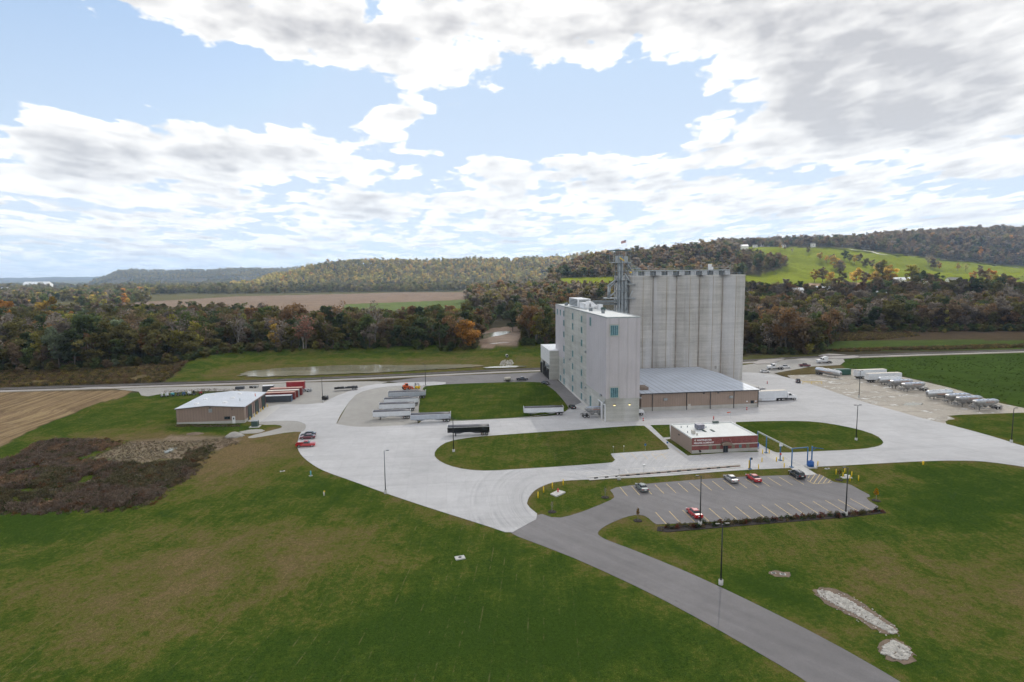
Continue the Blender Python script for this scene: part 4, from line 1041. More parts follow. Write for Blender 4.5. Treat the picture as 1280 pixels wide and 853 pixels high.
for x in (74.3, 87.1, 96.1, 105.1, 114.45):
    mb = MB(); mb.box(x - .1, x + .1, 207.8, 207.94, .1, 6.42); rel(mb, 'downpipe', 'steel_dark', wh, WB)
mb = MB(); mb.box(87.7, 88.7, 207.88, 207.945, 0, 2.2); o = rel(mb, 'door', 'stone_band', wh, WB)
for x in (79.1, 103.9): mb = MB(); mb.box(x - .65, x + .65, 207.5, 207.99, 3.9, 4.7); rel(mb, 'wall_fan', 'galv', wh, WB)
for x in (93.5, 99.0): mb = MB(); mb.box(x - .3, x + .3, 207.6, 207.99, 5.9, 6.2); rel(mb, 'wall_lamp', 'steel_dark', wh, WB)
mb = MB(); mb.box(111.6, 112.8, 207.85, 207.99, 1.6, 2.7); rel(mb, 'window', 'glass_dark', wh, WB)
for x in (110.2, 113.6): mb = MB(); mb.box(x - .25, x + .25, 207.9, 207.99, 2.2, 2.6); rel(mb, 'notice', 'white_paint', wh, WB)
mb = MB(); mb.box(70.3, 74.6, 213, 218, 6.9, 7.9); rel(mb, 'roof_hood', 'awning', wh, WB)
mb = MB(); mb.box(65.28, 69.8, 206.5, 207.1, 5.2, 5.6); mb.cyl((66.5, 208, 8), (66.5, 208, 19), .5); mb.cyl((66.5, 208, 19), (66.5, 210, 20.5), .5); mb.box(65.8, 67.4, 207.2, 208.8, 5.6, 8); mb.cyl((67.9, 208, 5.6), (67.9, 208, 14), .22)
rel(mb, 'dust_pipe', 'galv', wh, WB)

# low concrete lid of the receiving pit beside the silos
P = [G(930, 478), G(938, 475.3), G(959, 481), G(945, 485)]
pit = sheet('receiving_pit_lid', [(122.5, 240), (132.5, 240), (132.5, 254), (122.5, 254)], 1.2, 'walk', 0, depth=1.3, kind=None, px=False, label='low flat pale concrete lid on the yard beyond the warehouse corner', cat='pit cover')

# ------------------------------------------------------------------ office
OB = (76.7, 164, 0)
of = thing('office_building', 'low office with red block front, tan side wall and white flat roof', 'office', OB)
x0, x1, y0, y1 = 67.2, 86.2, 156.2, 171.9
mb = MB(); mb.box(x0, x1, y0, y1, -.2, 4.25); rel(mb, 'wall', 'tan_wall', of, OB)
mb = MB(); mb.box(x0 + .02, x1 + .06, y0 - .06, y0 - .002, 2.55, 4.55); mb.box(x0 + .02, x1 + .06, y0 - .06, y0 - .002, 1.1, 2.28); mb.box(x1 + .002, x1 + .06, y0, y1, 2.55, 4.55); mb.box(x1 + .002, x1 + .06, y0, y1, 1.1, 2.28)
rel(mb, 'brick_facing', 'brick', of, OB)
mb = MB(); mb.box(x0 + .02, x1 + .1, y0 - .1, y0 - .002, 2.282, 2.548); mb.box(x1 + .002, x1 + .1, y0, y1, 2.282, 2.548); rel(mb, 'stone_band', 'stone_band', of, OB)
mb = MB(); mb.box(x0 + .02, x1 + .08, y0 - .08, y0 - .002, -.1, 1.098); mb.box(x1 + .002, x1 + .08, y0, y1, -.1, 1.098); rel(mb, 'base_wall', 'base_block', of, OB)
mb = MB(); mb.box(x0 + .3, x1 - .3, y0 + .3, y1 - .3, 4.24, 4.36); rel(mb, 'roof', 'white_roof', of, OB)
mb = MB(); mb.box(x0, x1, y0 - .07, y0 + .3, 4.56, 4.66); mb.box(x0, x1, y0, y0 + .3, 4.25, 4.559); mb.box(x0 - .03, x0 + .3, y0 + .302, y1, 4.25, 4.62); mb.box(x1 - .3, x1 + .05, y0 + .302, y1, 4.25, 4.62); mb.box(x0 + .302, x1 - .302, y1 - .3, y1 + .02, 4.25, 4.62)
rel(mb, 'parapet', 'white_roof', of, OB)
for x, wd, m_ in ((72.55, 1.0, 'blind'), (74.75, 1.0, 'blind'), (79.15, .95, 'blind'), (81.2, .85, 'teal_glass'), (83.4, .95, 'blind')):
    window(of, 'y', (x - OB[0], y0 - .06 - OB[1], 1.72), wd, 1.1, .05, 'blind', m_, 1)
mb = MB(); mb.box(76.35, 77.45, y0 - .12, y0 - .08, .0, 2.3); o = rel(mb, 'door', 'glass_dark', of, OB)
mb = MB(); mb.box(76.2, 76.35, y0 - .2, y0 - .08, 0, 2.45); mb.box(77.45, 77.6, y0 - .2, y0 - .08, 0, 2.45); mb.box(76.35, 77.45, y0 - .2, y0 - .08, 2.3, 2.45); mb.box(76.88, 76.93, y0 - .16, y0 - .121, 0, 2.3); rel(mb, 'door_frame', 'steel_dark', o, OB)
mb = MB(); n = 12
ring = lambda y, s: [(76.95 + 1.5 * s * math.cos(math.pi * k / n), y, 2.45 + .75 * s * math.sin(math.pi * k / n)) for k in range(n + 1)]
mb.loft([ring(y0 - .07, 1.0), ring(y0 - 1.5, 1.0)], True); rel(mb, 'awning', 'awning', of, OB)
mb = MB(); mb.bar((75.6, y0 - 1.3, 2.8), (75.9, y0 - .08, 4.1), .04); mb.bar((78.3, y0 - 1.3, 2.8), (78.0, y0 - .08, 4.1), .04); rel(mb, 'awning_rod', 'galv', of, OB)
mb = MB(); mb.box(72.4, 74.6, 164.6, 166.8, 4.6, 5.9); rel(mb, 'air_conditioner', 'ac_grey', of, OB, bevel=.06)
mb = MB(); mb.box(69.3, 70.1, 160.6, 161.8, 4.36, 5.3); mb.box(69.9, 70.3, 159.3, 159.7, 4.36, 4.9); rel(mb, 'roof_fan', 'stone_band', of, OB)
for c in ((73.9, 163.4), (76.4, 163.4)): mb = MB(); mb.box(c[0] - .3, c[0] + .3, c[1] - 1.1, c[1] + 1.1, 4.362, 4.52); rel(mb, 'skylight', 'teal_green', of, OB)
for c in ((76.0, 166.9), (68.9, 168), (68.6, 162.6), (70.9, 168.3)): mb = MB(); mb.cyl((*c, 4.36), (*c, 4.9), .14); rel(mb, 'vent_pipe', 'galv', of, OB)
mb = MB(); mb.box(x0 - .12, x0 - .002, 165, 165.6, 2.9, 3.3); rel(mb, 'wall_lamp', 'steel_dark', of, OB)
mb = MB(); mb.box(80.2, 82, 171.2, 171.9, 4.6, 5.0); rel(mb, 'roof_hatch', 'teal_green', of, OB)
def text(s, x, y, z, size, mat, par, base, name='sign_lettering'):
    cu = bpy.data.curves.new('t', 'FONT'); cu.body = s; cu.size = size; cu.extrude = .03; cu.space_character = 1.05; cu.offset = .012
    t = bpy.data.objects.new('t', cu); COL.objects.link(t); bpy.context.view_layer.update()
    me = bpy.data.meshes.new_from_object(t.evaluated_get(bpy.context.evaluated_depsgraph_get())); bpy.data.objects.remove(t)
    me.materials.clear(); me.materials.append(MT[mat])
    o = bpy.data.objects.new(name, me); COL.objects.link(o); o.parent = par
    o.location = (x - base[0], y - base[1], z - base[2]); o.rotation_euler = (rad(90), 0, 0); return o
text('WHITEWATER', 68.6, y0 - .09, 3.66, .62, 'sign_white', of, OB)
text('MILLING COMPANY', 67.75, y0 - .09, 2.9, .62, 'sign_white', of, OB)
mb = MB(); mb.cyl((68.1, y0 - .1, 3.9), (68.1, y0 - .07, 3.9), .26); rel(mb, 'sign_emblem', 'stone_band', of, OB)
ft = thing('mailbox', 'small black post box standing before the left end of the office front', 'post box', (68.9, 154.6, .1))
mb = MB(); mb.box(-.06, .06, -.06, .06, 0, 1.0); mb.build('post', 'black', ft); mb = MB(); mb.box(-.22, .22, -.35, .3, 1.0, 1.25); mb.cyl((0, -.35, 1.25), (0, .3, 1.25), .22); mb.build('box', 'black', ft)

# ------------------------------------------------------------------ maintenance shop
SBm = (-79, 226, 0)
sh = thing('maintenance_shop', 'low tan metal workshop with pale gabled roof at the left of the yard', 'workshop', SBm)
xl, xr, yf_, yb, xm = -90.3, -68.3, 213.5, 239.2, -80.2
mb = MB(); mb.prism([(xl, 1.0), (xl, 5.55), (xm, 6.3), (xr, 5.5), (xr, 1.0)], 'y', yf_, yb); rel(mb, 'wall', 'tan_siding', sh, SBm)
mb = MB(); mb.box(xl - .05, xr + .05, yf_ - .05, yb + .05, -.2, 1.0); rel(mb, 'base_wall', 'base_block', sh, SBm)
mb = MB(); mb.prism([(xl - .35, 5.55), (xm, 6.33), (xr + .35, 5.5), (xr + .35, 5.72), (xm, 6.56), (xl - .35, 5.77)], 'y', yf_ - .3, yb + .3); rel(mb, 'roof', 'shop_roof', sh, SBm)
mb = MB(); mb.prism([(xl - .36, 5.5), (xm, 6.28), (xr + .36, 5.45), (xr + .36, 5.6), (xm, 6.43), (xl - .36, 5.65)], 'y', yf_ - .4, yf_ - .31); rel(mb, 'verge_trim', 'steel_dark', sh, SBm)
for x in (-85.5, -76.2):
    for y in (218.5, 226.5, 234.5):
        z = 6.0 if x < xm else 6.2
        mb = MB(); mb.frus((x - .8, x + .8, y - .9, y + .9), z, (x - .5, x + .5, y - .6, y + .6), z + .5); rel(mb, 'roof_vent', 'white_paint', sh, SBm)
for x, y in ((-72.3, 222.4), (-69.6, 231)): mb = MB(); mb.cyl((x, y, 5.6), (x, y, 6.9), .12); rel(mb, 'flue', 'galv' if y < 225 else 'orange', sh, SBm)
mb = MB(); mb.box(-79.8, -78.7, yf_ - .12, yf_ - .01, 4.1, 5.3); rel(mb, 'louvre', 'galv', sh, SBm)
mb = MB(); mb.box(-79.5, -79.0, yf_ - .4, yf_ - .01, 5.65, 5.85); mb.box(-72.3, -71.8, yf_ - .4, yf_ - .01, 4.95, 5.15); rel(mb, 'wall_lamp', 'steel_dark', sh, SBm)
window(sh, 'y', (-73.9 - SBm[0], yf_ - SBm[1], 2.0), 1.9, 1.0, .08, 'steel_dark', 'glass_dark', 1)
mb = MB(); mb.box(-72.3, -71.3, yf_ - .14, yf_ - .055, 0, 2.5); o = rel(mb, 'door', 'white_paint', sh, SBm)
mb = MB(); mb.box(-72.0, -71.6, yf_ - .17, yf_ - .142, 1.4, 2.0); rel(mb, 'door_pane', 'glass_dark', o, SBm)
for a in (219.5, 227.7, 235.8):
    mb = MB(); mb.box(xr + .06, xr + .1, a - 1.9, a + 1.9, .05, 4.7); o = rel(mb, 'shop_door', 'door_green', sh, SBm)
    mb = MB(); mb.box(xr + .02, xr + .16, a - 2.1, a - 1.9, 0, 4.9); mb.box(xr + .02, xr + .16, a + 1.9, a + 2.1, 0, 4.9); mb.box(xr + .02, xr + .16, a - 1.9, a + 1.9, 4.7, 4.9); rel(mb, 'door_frame', 'steel_dark', o, SBm)
for a in (216.2, 223.6, 231.7, 238.8): mb = MB(); mb.box(xr + .01, xr + .14, a - .08, a + .08, 1, 5.4); rel(mb, 'downpipe', 'maroon', sh, SBm)
MT['alu_tank'] = M('tank_aluminium', (.4, .4, .41), .38, .55, var=.35, scale=1.2)
MT['deck_blue'] = M('deck_aluminium', (.5, .56, .68), .4, .3, var=.2)
MT['rust'] = M('rusty_rail', (.2, .085, .045), .8, var=.3)
MT['red_bright'] = M('red_box_paint', (.32, .022, .03), .5, var=.12)
MT['blue_dull'] = M('blue_dull', (.04, .1, .2), .5)
MT['tarp_pale'] = M('tarp_pale', (.5, .52, .54), .6, var=.3, scale=.6)
MT['roof_cream'] = M('roof_cream', (.62, .57, .5), .6, var=.08)
MT['alu_pale'] = M('aluminium_pale', (.75, .76, .78), .4, .3, var=.1)
# ------------------------------------------------------------------ vehicles
def wheel(par, x, y, r=.33, w=.24, rim='rim', name='wheel'):
    s = 1 if y > 0 else -1
    a = MB(); a.cyl((x, y - w / 2, r), (x, y + w / 2, r), r, n=18); o = a.build(name, 'rubber', par)
    b = MB(); b.cyl((x, y + s * w * .3, r), (x, y + s * (w / 2 + .012), r), r * .62, n=14); b.build('rim', rim, o)
    return o
def body_loft(mb, secs):                   # (x, zlow, zhigh, halfwidth low, halfwidth high)
    rings = []
    for x, z0, z1, w0, w1 in secs:
        zm = z0 + (z1 - z0) * .55
        rings.append([(x, -w0 * .93, z0), (x, w0 * .93, z0), (x, w0, z0 + .12), (x, w0, zm), (x, w1, z1 - .03), (x, w1 - .1, z1), (x, -w1 + .1, z1), (x, -w1, z1 - .03), (x, -w0, zm), (x, -w0, z0 + .12)])
    return mb.loft(rings)
def car(kind, paint, label, loc, rz, group):
    t = thing({'sedan': 'parked_car', 'suv': 'parked_car', 'pickup': 'pickup_truck', 'crew': 'pickup_truck'}[kind], label, 'pickup' if kind in ('pickup', 'crew') else 'car', loc, rz, group)
    mb = MB(); gl = MB(); rf = MB()
    if kind == 'sedan':
        Ln = 4.75; body_loft(mb, [(-2.36, .38, .86, .74, .66), (-2.28, .26, .98, .86, .76), (-1.6, .22, 1.02, .91, .82), (.95, .22, .99, .91, .82), (1.75, .22, .88, .89, .78), (2.25, .26, .74, .84, .7), (2.37, .36, .62, .72, .6)])
        gl.frus((-1.75, 1.15, -.78, .78), .96, (-1.1, .35, -.58, .58), 1.40); rf.frus((-1.16, .42, -.605, .605), 1.375, (-.95, .25, -.52, .52), 1.45)
        for x, z in ((-.35, 1.18),): rf.add([(x - .04, -.8, .95), (x + .04, -.8, .95), (x + .04, -.6, 1.39), (x - .04, -.6, 1.39)], [(0, 1, 2, 3)]); rf.add([(x - .04, .8, .95), (x + .04, .8, .95), (x + .04, .6, 1.39), (x - .04, .6, 1.39)], [(0, 1, 2, 3)])
        wx = (-1.42, 1.42); wr = .33; hx, tx, hz, tz = 2.3, -2.36, .66, .82
    elif kind == 'suv':
        body_loft(mb, [(-2.36, .42, .95, .82, .78), (-2.3, .3, 1.08, .93, .86), (.9, .28, 1.08, .94, .86), (1.8, .28, 1.02, .92, .82), (2.28, .32, .88, .86, .74), (2.4, .42, .74, .76, .66)])
        gl.frus((-2.28, 1.2, -.83, .83), 1.05, (-2.0, .45, -.68, .68), 1.66); rf.frus((-2.05, .5, -.7, .7), 1.64, (-1.9, .35, -.62, .62), 1.74)
        for y in (-.55, .55): rf.box(-1.7, .2, y - .03, y + .03, 1.74, 1.8)
        wx = (-1.45, 1.45); wr = .37; hx, tx, hz, tz = 2.32, -2.36, .8, 1.0
    else:
        crew = kind == 'crew'; Ln = 5.6
        body_loft(mb, [(-.7 if not crew else -.95, .35, 1.1, .95, .88), (1.35, .33, 1.12, .96, .88), (2.2, .33, 1.1, .95, .86), (2.62, .36, 1.02, .9, .8), (2.72, .45, .85, .84, .74)])
        xb = -.72 if not crew else -.97
        for y in (-.93, .86): mb.box(-2.75, xb, y, y + .07, .62, 1.1)
        mb.box(-2.75, xb, -.858, .858, .62, .7); mb.box(-2.82, -2.752, -.93, .93, .5, 1.1)
        mb.box(-2.7, xb, -.92, -.862, .42, .618); mb.box(-2.7, xb, .862, .92, .42, .618)
        x0 = -.62 if not crew else -.9
        gl.frus((x0, 1.25, -.84, .84), 1.08, (x0 + .12, .6, -.68, .68), 1.66); rf.frus((x0 + .08, .68, -.7, .7), 1.64, (x0 + .2, .5, -.62, .62), 1.75)
        wx = (-1.85, 1.8); wr = .4; hx, tx, hz, tz = 2.66, -2.83, .88, .95
    mb.build('body', paint, t, bevel=.035); gl.build('windows', 'glass_dark', t); rf.build('roof', paint, t, bevel=.03)
    for x in wx:
        for y in (-.82, .82): wheel(t, x, y, wr)
    a = MB()
    for x in wx:
        for y in (-.9, .9): a.cyl((x, y * .985 , wr + .02), (x, y * 1.035, wr + .02), wr * 1.13, n=14)
    a.each('wheel_arch', 'black', t)
    for y in (-.6, .6):
        m_ = MB(); m_.cbox((hx, y, hz), (.16, .34, .14)); m_.build('headlight', 'head', t)
        m_ = MB(); m_.cbox((tx, y * 1.12, tz), (.06, .3, .14)); m_.build('tail_light', 'tail', t)
    m_ = MB(); m_.cbox((tx - .03, 0, tz - .1), (.05, .45, .18)); m_.build('number_plate', 'plate', t)
    for y in (-.98, .98):
        m_ = MB(); m_.cbox((.85 if kind != 'sedan' else .7, y, 1.08), (.14, .2, .12)); m_.build('wing_mirror', paint, t)
    return t
GP = 'cars parked in the front car park'
R90 = rad(90)
car('sedan', 'silver_dark', 'grey-green sedan parked alone near the left end of the car park', (44.8, 131.6, .05), rad(92), GP)
car('sedan', 'silver', 'silver sedan parked in the upper row beside the red sedan', (67.7, 134.2, .05), rad(91), GP)
car('sedan', 'red_car', 'bright red sedan in the upper row, between the silver sedan and empty bays', (73.3, 134.0, .05), rad(92), GP)
car('suv', 'car_black', 'black estate with roof rails at the right end of the upper row', (84.7, 134.6, .05), rad(90), GP)
car('sedan', 'red_car', 'red sedan parked in the lower row beside the dark lamp post', (50.6, 115.6, .05), rad(92), GP)
GY = 'vehicles parked at the left edge of the concrete yard'
car('sedan', 'car_black', 'black sedan half hidden behind the maroon sedan by the grass', (-42.6, 192.2, .09), rad(184), GY)
car('sedan', 'maroon', 'maroon sedan between the black sedan and the red pickup', (-42.2, 189.0, .09), rad(183), GY)
car('pickup', 'red_car', 'bright red pickup with open bed at the edge of the left lawn', (-40.8, 180.2, .09), rad(3), GY)
GM = 'vehicles on the asphalt road beside the mill'
car('sedan', 'car_black', 'black sedan near the loading annex at the far end of the mill', (45.6, 267.5, .06), rad(-62), GM)
car('sedan', 'car_black', 'black sedan parked near the foot of the mill wall by the white trailer', (47.0, 217.6, .06), rad(95), GM)
car('crew', 'dark_blue', 'dark blue pickup towing a white tank beside the field', (36.4, 278.8, .06), rad(2), GM)
GB = 'vehicles on the far lot behind the silos'
car('sedan', 'car_white', 'white sedan on the far lot, nearest the silo block', (157.4, 280.5, .05), rad(-18), GB)
car('crew', 'car_white', 'white pickup on the far lot between truck tractor and maroon pickup', (174.5, 291.5, .05), rad(-8), GB)
car('crew', 'maroon', 'maroon pickup on the far lot beside the grass island', (187.2, 294.5, .05), rad(-6), GB)
car('suv', 'car_black', 'black sport utility vehicle beside the yellow guard rail', (157.6, 252.5, .09), rad(62), GB)

def tandem(par, x, s=1.25, r=.5, y=.93, rim='rim'):
    for dx in (-s / 2, s / 2):
        for yy in (-y, y): wheel(par, x + dx, yy, r, .5, rim)
def hopper_trailer(side, label, loc, rz, group, L_=13.0, top='tarp', mixed=False):
    t = thing('grain_trailer', label, 'trailer', loc, rz, group); h = L_ / 2
    mb = MB(); mb.prism([(-h, 1.25), (h - .0, 1.25), (h, 2.9), (-h, 2.9)], 'y', -1.28, 1.28); mb.build('body', side, t)
    for y in (-1.31, 1.285):
        mb = MB(); mb.box(-h + .55, h - .35, y + .008, y + .017, 1.3, 2.86)
        for x in np.arange(-h + .6, h - .3, .82): mb.box(x - .03, x + .03, y, y + .025, 1.3, 2.86)
        mb.build('side_panel', side, t)
    mb = MB()
    for x0_ in (-h + .8, .4): mb.frus((x0_ + 1.8, x0_ + 3.0, -.5, .5), .62, (x0_, x0_ + 4.9, -1.25, 1.25), 1.248)
    mb.each('hopper', side, t)
    mb = MB(); n = 8; rg = lambda x, s: [(x, 1.34 * math.cos(math.pi * k / n), 2.9 + .34 * s * math.sin(math.pi * k / n)) for k in range(n + 1)]
    mb.loft([rg(-h + .12, .8), rg(-h * .4, 1.05), rg(0, .9), rg(h * .45, 1.05), rg(h - .12, .8)], True); mb.build('tarp', top, t)
    mb = MB()
    for x in (-h, h - .1): mb.box(x, x + .1, -1.33, 1.33, 2.9, 3.25)
    mb.box(-h, h, -1.33, -1.29, 2.78, 2.9); mb.box(-h, h, 1.29, 1.33, 2.78, 2.9); mb.each('end_cap', 'white_paint', t)
    mb = MB(); mb.box(-h, h, -.55, -.4, .98, 1.2); mb.box(-h, h, .4, .55, .98, 1.2); mb.box(h - 3, h - .1, -1.2, 1.2, .86, 1.0); mb.each('frame', 'steel_dark', t)
    for y in (-.95, .95):
        mb = MB(); mb.box(-h + 2.4, -h + 2.6, y - .08, y + .08, .12, 1.2); mb.box(-h + 2.3, -h + 2.7, y - .15, y + .15, 0, .12); mb.build('landing_leg', 'steel_dark', t)
    tandem(t, h - 1.5)
    mb = MB()
    for y in (-1.3, 1.28): mb.cbox((h - 2.4, y, .7), (.04, .05, .5)); mb.cbox((h + .02, y * .8, 1.1), (.05, .2, .12))
    mb.each('marker_lamp', 'tail', t)
    return t
GT = 'grain trailers parked in the gravel yard'
hopper_trailer('trailer_white', 'white grain trailer with dark tarp, nearest of the four stacked side by side', (-18.3, 211.4, .04), rad(1), GT)
hopper_trailer('trailer_white', 'white grain trailer second from the front of the parked group of four', (-17.4, 223.6, .04), rad(1), GT)
hopper_trailer('trailer_white', 'white grain trailer third from the front of the parked group of four', (-16.5, 232.8, .04), rad(1), GT)
hopper_trailer('trailer_grey', 'blue-grey grain trailer at the back of the parked group by the lawn corner', (-15.0, 246.0, .04), rad(1), GT, 15.0)
hopper_trailer('trailer_grey', 'silver panelled grain trailer parked at the near corner of the square lawn', (-4.8, 204.4, .1), rad(1), GT, 13.6)
hopper_trailer('trailer_black', 'shiny black grain trailer standing alone behind the lamp post', (7.2, 185.6, .1), rad(-2), GT, 13.0)
hopper_trailer('trailer_white', 'white grain trailer standing alone beside the mill road', (34.6, 208.3, .1), rad(-2), GT, 14.0)

def box_trailer(label, loc, rz, group, L_=15.6):
    t = thing('box_trailer', label, 'trailer', loc, rz, group); h = L_ / 2
    mb = MB(); mb.box(-h, h, -1.3, 1.3, 1.2, 4.0); mb.build('body', 'trailer_white', t, bevel=.03)
    mb = MB(); mb.box(-h + .1, h - .1, -1.25, 1.25, 4.0, 4.05); mb.build('roof', 'roof_cream', t)
    mb = MB(); mb.box(-h, h, -1.32, -1.301, 1.2, 1.34); mb.box(-h, h, 1.301, 1.32, 1.2, 1.34); mb.each('side_rail', 'alu', t)
    mb = MB(); mb.box(-h + .3, h - 2.2, -.5, .5, .98, 1.19); mb.box(-h + .2, -h + 4, -1.1, 1.1, .82, .98); mb.each('frame', 'steel_dark', t)
    for y in (-1.29, 1.26): mb = MB(); mb.box(-2.6, h - 4.4, y, y + .03, .35, 1.18); mb.build('side_skirt', 'trailer_white', t)
    tandem(t, -h + 2.2)
    for y in (-.95, .95):
        mb = MB(); mb.box(h - 2.7, h - 2.5, y - .08, y + .08, .05, 1.2); mb.build('landing_leg', 'steel_dark', t)
    mb = MB()
    for y in (-.65, .65): mb.cbox((-h - .03, y, 2.6), (.05, 1.22, 2.6))
    mb.each('rear_door', 'white_paint', t)
    return t
def tractor(paint, label, loc, rz, group, sleeper=False, flat=0):
    t = thing('truck_tractor', label, 'truck', loc, rz, group)
    mb = MB(); mb.prism([(1.2, 1.0), (3.3, 1.0), (3.45, 1.15), (3.4, 1.75), (3.2, 1.9), (1.2, 2.1)], 'y', -.85, .85); mb.box(3.2, 3.6, -1.15, 1.15, .5, .95)
    mb.box(1.3, 3.3, -1.15, -.86, .95, 1.35); mb.box(1.3, 3.3, .86, 1.15, .95, 1.35)
    mb.build('hood', paint, t, bevel=.08)
    xr_ = -1.6 if sleeper else -.35
    mb = MB(); mb.prism([(-.35, .95), (1.25, .95), (1.25, 2.0), (.95, 2.95), (-.35, 3.05)], 'y', -1.1, 1.1)
    if sleeper: mb.prism([(-1.9, .95), (-.352, .95), (-.352, 3.6), (-.9, 3.75), (-1.9, 3.75)], 'y', -1.2, 1.2)
    c = mb.build('cab', paint, t, bevel=.07)
    mb = MB(); mb.add([(1.27, -.95, 2.08), (1.27, .95, 2.08), (1.0, .9, 2.85), (1.0, -.9, 2.85)], [(0, 1, 2, 3)]); mb.build('windscreen', 'glass_dark', t)
    for y in (-1.115, 1.115): mb = MB(); mb.add([(.1, y, 2.0), (1.05, y, 2.0), (.85, y, 2.75), (.1, y, 2.75)], [(0, 1, 2, 3)]); mb.build('side_window', 'glass_dark', t)
    mb = MB(); mb.box(-4.3, 2.9, -.42, .42, .72, .95); mb.box(-3.6, -2.2, -.5, .5, .95, 1.12); mb.box(-1.5, .9, -1.15, -.6, .45, .9); mb.box(-1.5, .9, .6, 1.15, .45, .9); mb.build('chassis', 'steel_dark', t)
    for x in (2.45,):
        for y in (-.98, .98): wheel(t, x, y, .5, .3)
    tandem(t, -3.2, 1.35)
    for y in (-1.0, 1.0): mb = MB(); mb.cyl((-2.1 if sleeper else -.55, y, .9), (-2.1 if sleeper else -.55, y, 3.5), .08); mb.build('exhaust_stack', 'alu', t)
    mb = MB(); mb.box(3.46, 3.5, -.55, .55, 1.05, 1.7); mb.build('grille', 'alu', t)
    for y in (-.95, .95): mb = MB(); mb.cbox((3.35, y, 1.15), (.2, .26, .2)); mb.build('headlight', 'head', t)
    for y in (-1.35, 1.35): mb = MB(); mb.cbox((1.1, y, 2.3), (.1, .2, .6)); mb.each('mirror', 'steel_dark', t)
    if not sleeper and flat == 2: pass
    return t
box_trailer('long white box trailer backed along the warehouse side wall behind its tractor', (123.2, 217.8, .09), rad(1), 'box trailers')
tractor('white_paint', 'white day-cab tractor coupled to the box trailer beside the warehouse', (131.8, 218.0, .09), rad(1), 'truck tractors')
t = hopper_trailer('trailer_grey', 'grey trailer with dark tarp half hidden behind the white box trailer', (119.5, 226.5, .09), rad(1), 'box trailers', 15)
box_trailer('white box trailer standing beside the green dumpster on the gravel', (196.0, 257.4, .04), rad(2), 'box trailers', 15)
box_trailer('white box trailer between the other box trailer and the first powder tankers', (195.0, 247.6, .04), rad(0), 'box trailers', 16)
tractor('white_paint', 'white sleeper tractor with orange stripe at the right of the far lot', (203.4, 303.5, .05), rad(176), 'truck tractors', True)
tractor('white_paint', 'white tractor with orange stripe on the far lot beside the white sedan', (166.5, 288.0, .05), rad(172), 'truck tractors')
for (x, y, z, a) in ((203.4, 303.5, .05, 176), (166.5, 288, .05, 172)):
    pass
tractor('white_paint', 'white tractor nosing out of the mill drive-through beside the warehouse', (65.8, 202.9, .09), rad(3), 'truck tractors')

def tanker(label, loc, rz, group, L_=12.5):
    """dry bulk trailer with hoppers"""
    t = thing('bulk_tanker', label, 'tanker trailer', loc, rz, group); h = L_ / 2
    secs = []
    def ring(x, r, zc, sq=1.0): return [(x, r * math.cos(2 * math.pi * k / 20), zc + r * sq * math.sin(2 * math.pi * k / 20)) for k in range(20)]
    def hull(x, w_, zt, zb): return [(x, w_ * a_, zb + (zt - zb) * b_) for a_, b_ in ((-.35, 0), (.35, 0), (.8, .22), (1, .55), (1, .82), (.72, 1), (-.72, 1), (-1, .82), (-1, .55), (-.8, .22))]
    mb = MB(); mb.loft([hull(-h, .75, 3.3, 2.5), hull(-h + .5, 1.1, 3.45, 2.1), hull(-h + 1.7, 1.26, 3.5, 1.5), hull(h - 1.7, 1.26, 3.5, 1.5), hull(h - .5, 1.1, 3.45, 2.1), hull(h, .75, 3.3, 2.5)]); mb.build('tank', 'alu_tank', t)
    for k in range(3):
        x = -h + 2.6 + k * (L_ - 5.2) / 2; mb = MB(); mb.loft([ring2(x, .35, .75), ring2(x, 1.15, 1.9)], True); mb.build('hopper_cone', 'alu_dull', t)
    mb = MB()
    for y in (-1.3, 1.265): mb.box(-h + 3.6, h - 2.4, y, y + .03, 2.82, 2.95)
    mb.each('stripe', 'stripe_orange', t)
    mb = MB(); mb.box(-h + .6, h - .6, -.8, .8, 3.5, 3.56)
    for k in range(4): x = -h + 2 + k * (L_ - 4) / 3; mb.cyl((x, 0, 3.5), (x, 0, 3.8), .32, n=12)
    for k in range(5): x = -h + 1.6 + k * (L_ - 3.2) / 4; mb.bar((x, -.6, 3.45), (x, -.6, 3.85), .05)
    mb.each('walkway', 'deck_blue', t)
    mb = MB()
    for y in (-.95, .95):
        mb.bar((-h - 1.1, y, 1.15), (-h + 1.2, y, 2.5), .16); mb.bar((-h - .4, y, .5), (-h + 2.0, y, 2.1), .14); mb.bar((-h - 1.1, y, 1.15), (-h + 3, y, 1.15), .18)
        mb.bar((-h + .2, y, .1), (-h + .2, y, 1.9), .13); mb.bar((h + 1.6, y, 1.05), (h - 3.4, y, 1.05), .18); mb.bar((h + 1.6, y, 1.05), (h - 1.4, y, 2.2), .12)
    mb.bar((-h - 1.1, -.95, 1.15), (-h - 1.1, .95, 1.15), .16); mb.bar((h + 1.6, -.95, 1.05), (h + 1.6, .95, 1.05), .16)
    mb.each('subframe', 'alu_dull', t)
    mb = MB(); mb.cyl((-h + .5, -1.0, .62), (h - 2.4, -1.0, .62), .1, n=8); mb.cyl((-h - .6, -.4, .8), (-h - .6, -.4, 1.7), .22, n=10); mb.each('discharge_pipe', 'alu_dull', t)
    tandem(t, h - .2, 1.3)
    for y in (-.9, .9): mb = MB(); mb.box(-h + 1.4, -h + 1.6, y - .08, y + .08, 0, 1.2); mb.build('landing_leg', 'steel_dark', t)
    for y in (-1.0, 1.0): mb = MB(); mb.box(h - 1.2, h + .9, y - .27, y + .27, 1.06, 1.12); mb.build('mudguard', 'black', t)
    return t
def ring2(x, r, z): return [(x + r * math.cos(2 * math.pi * k / 16), r * .95 * math.sin(2 * math.pi * k / 16), z) for k in range(16)]
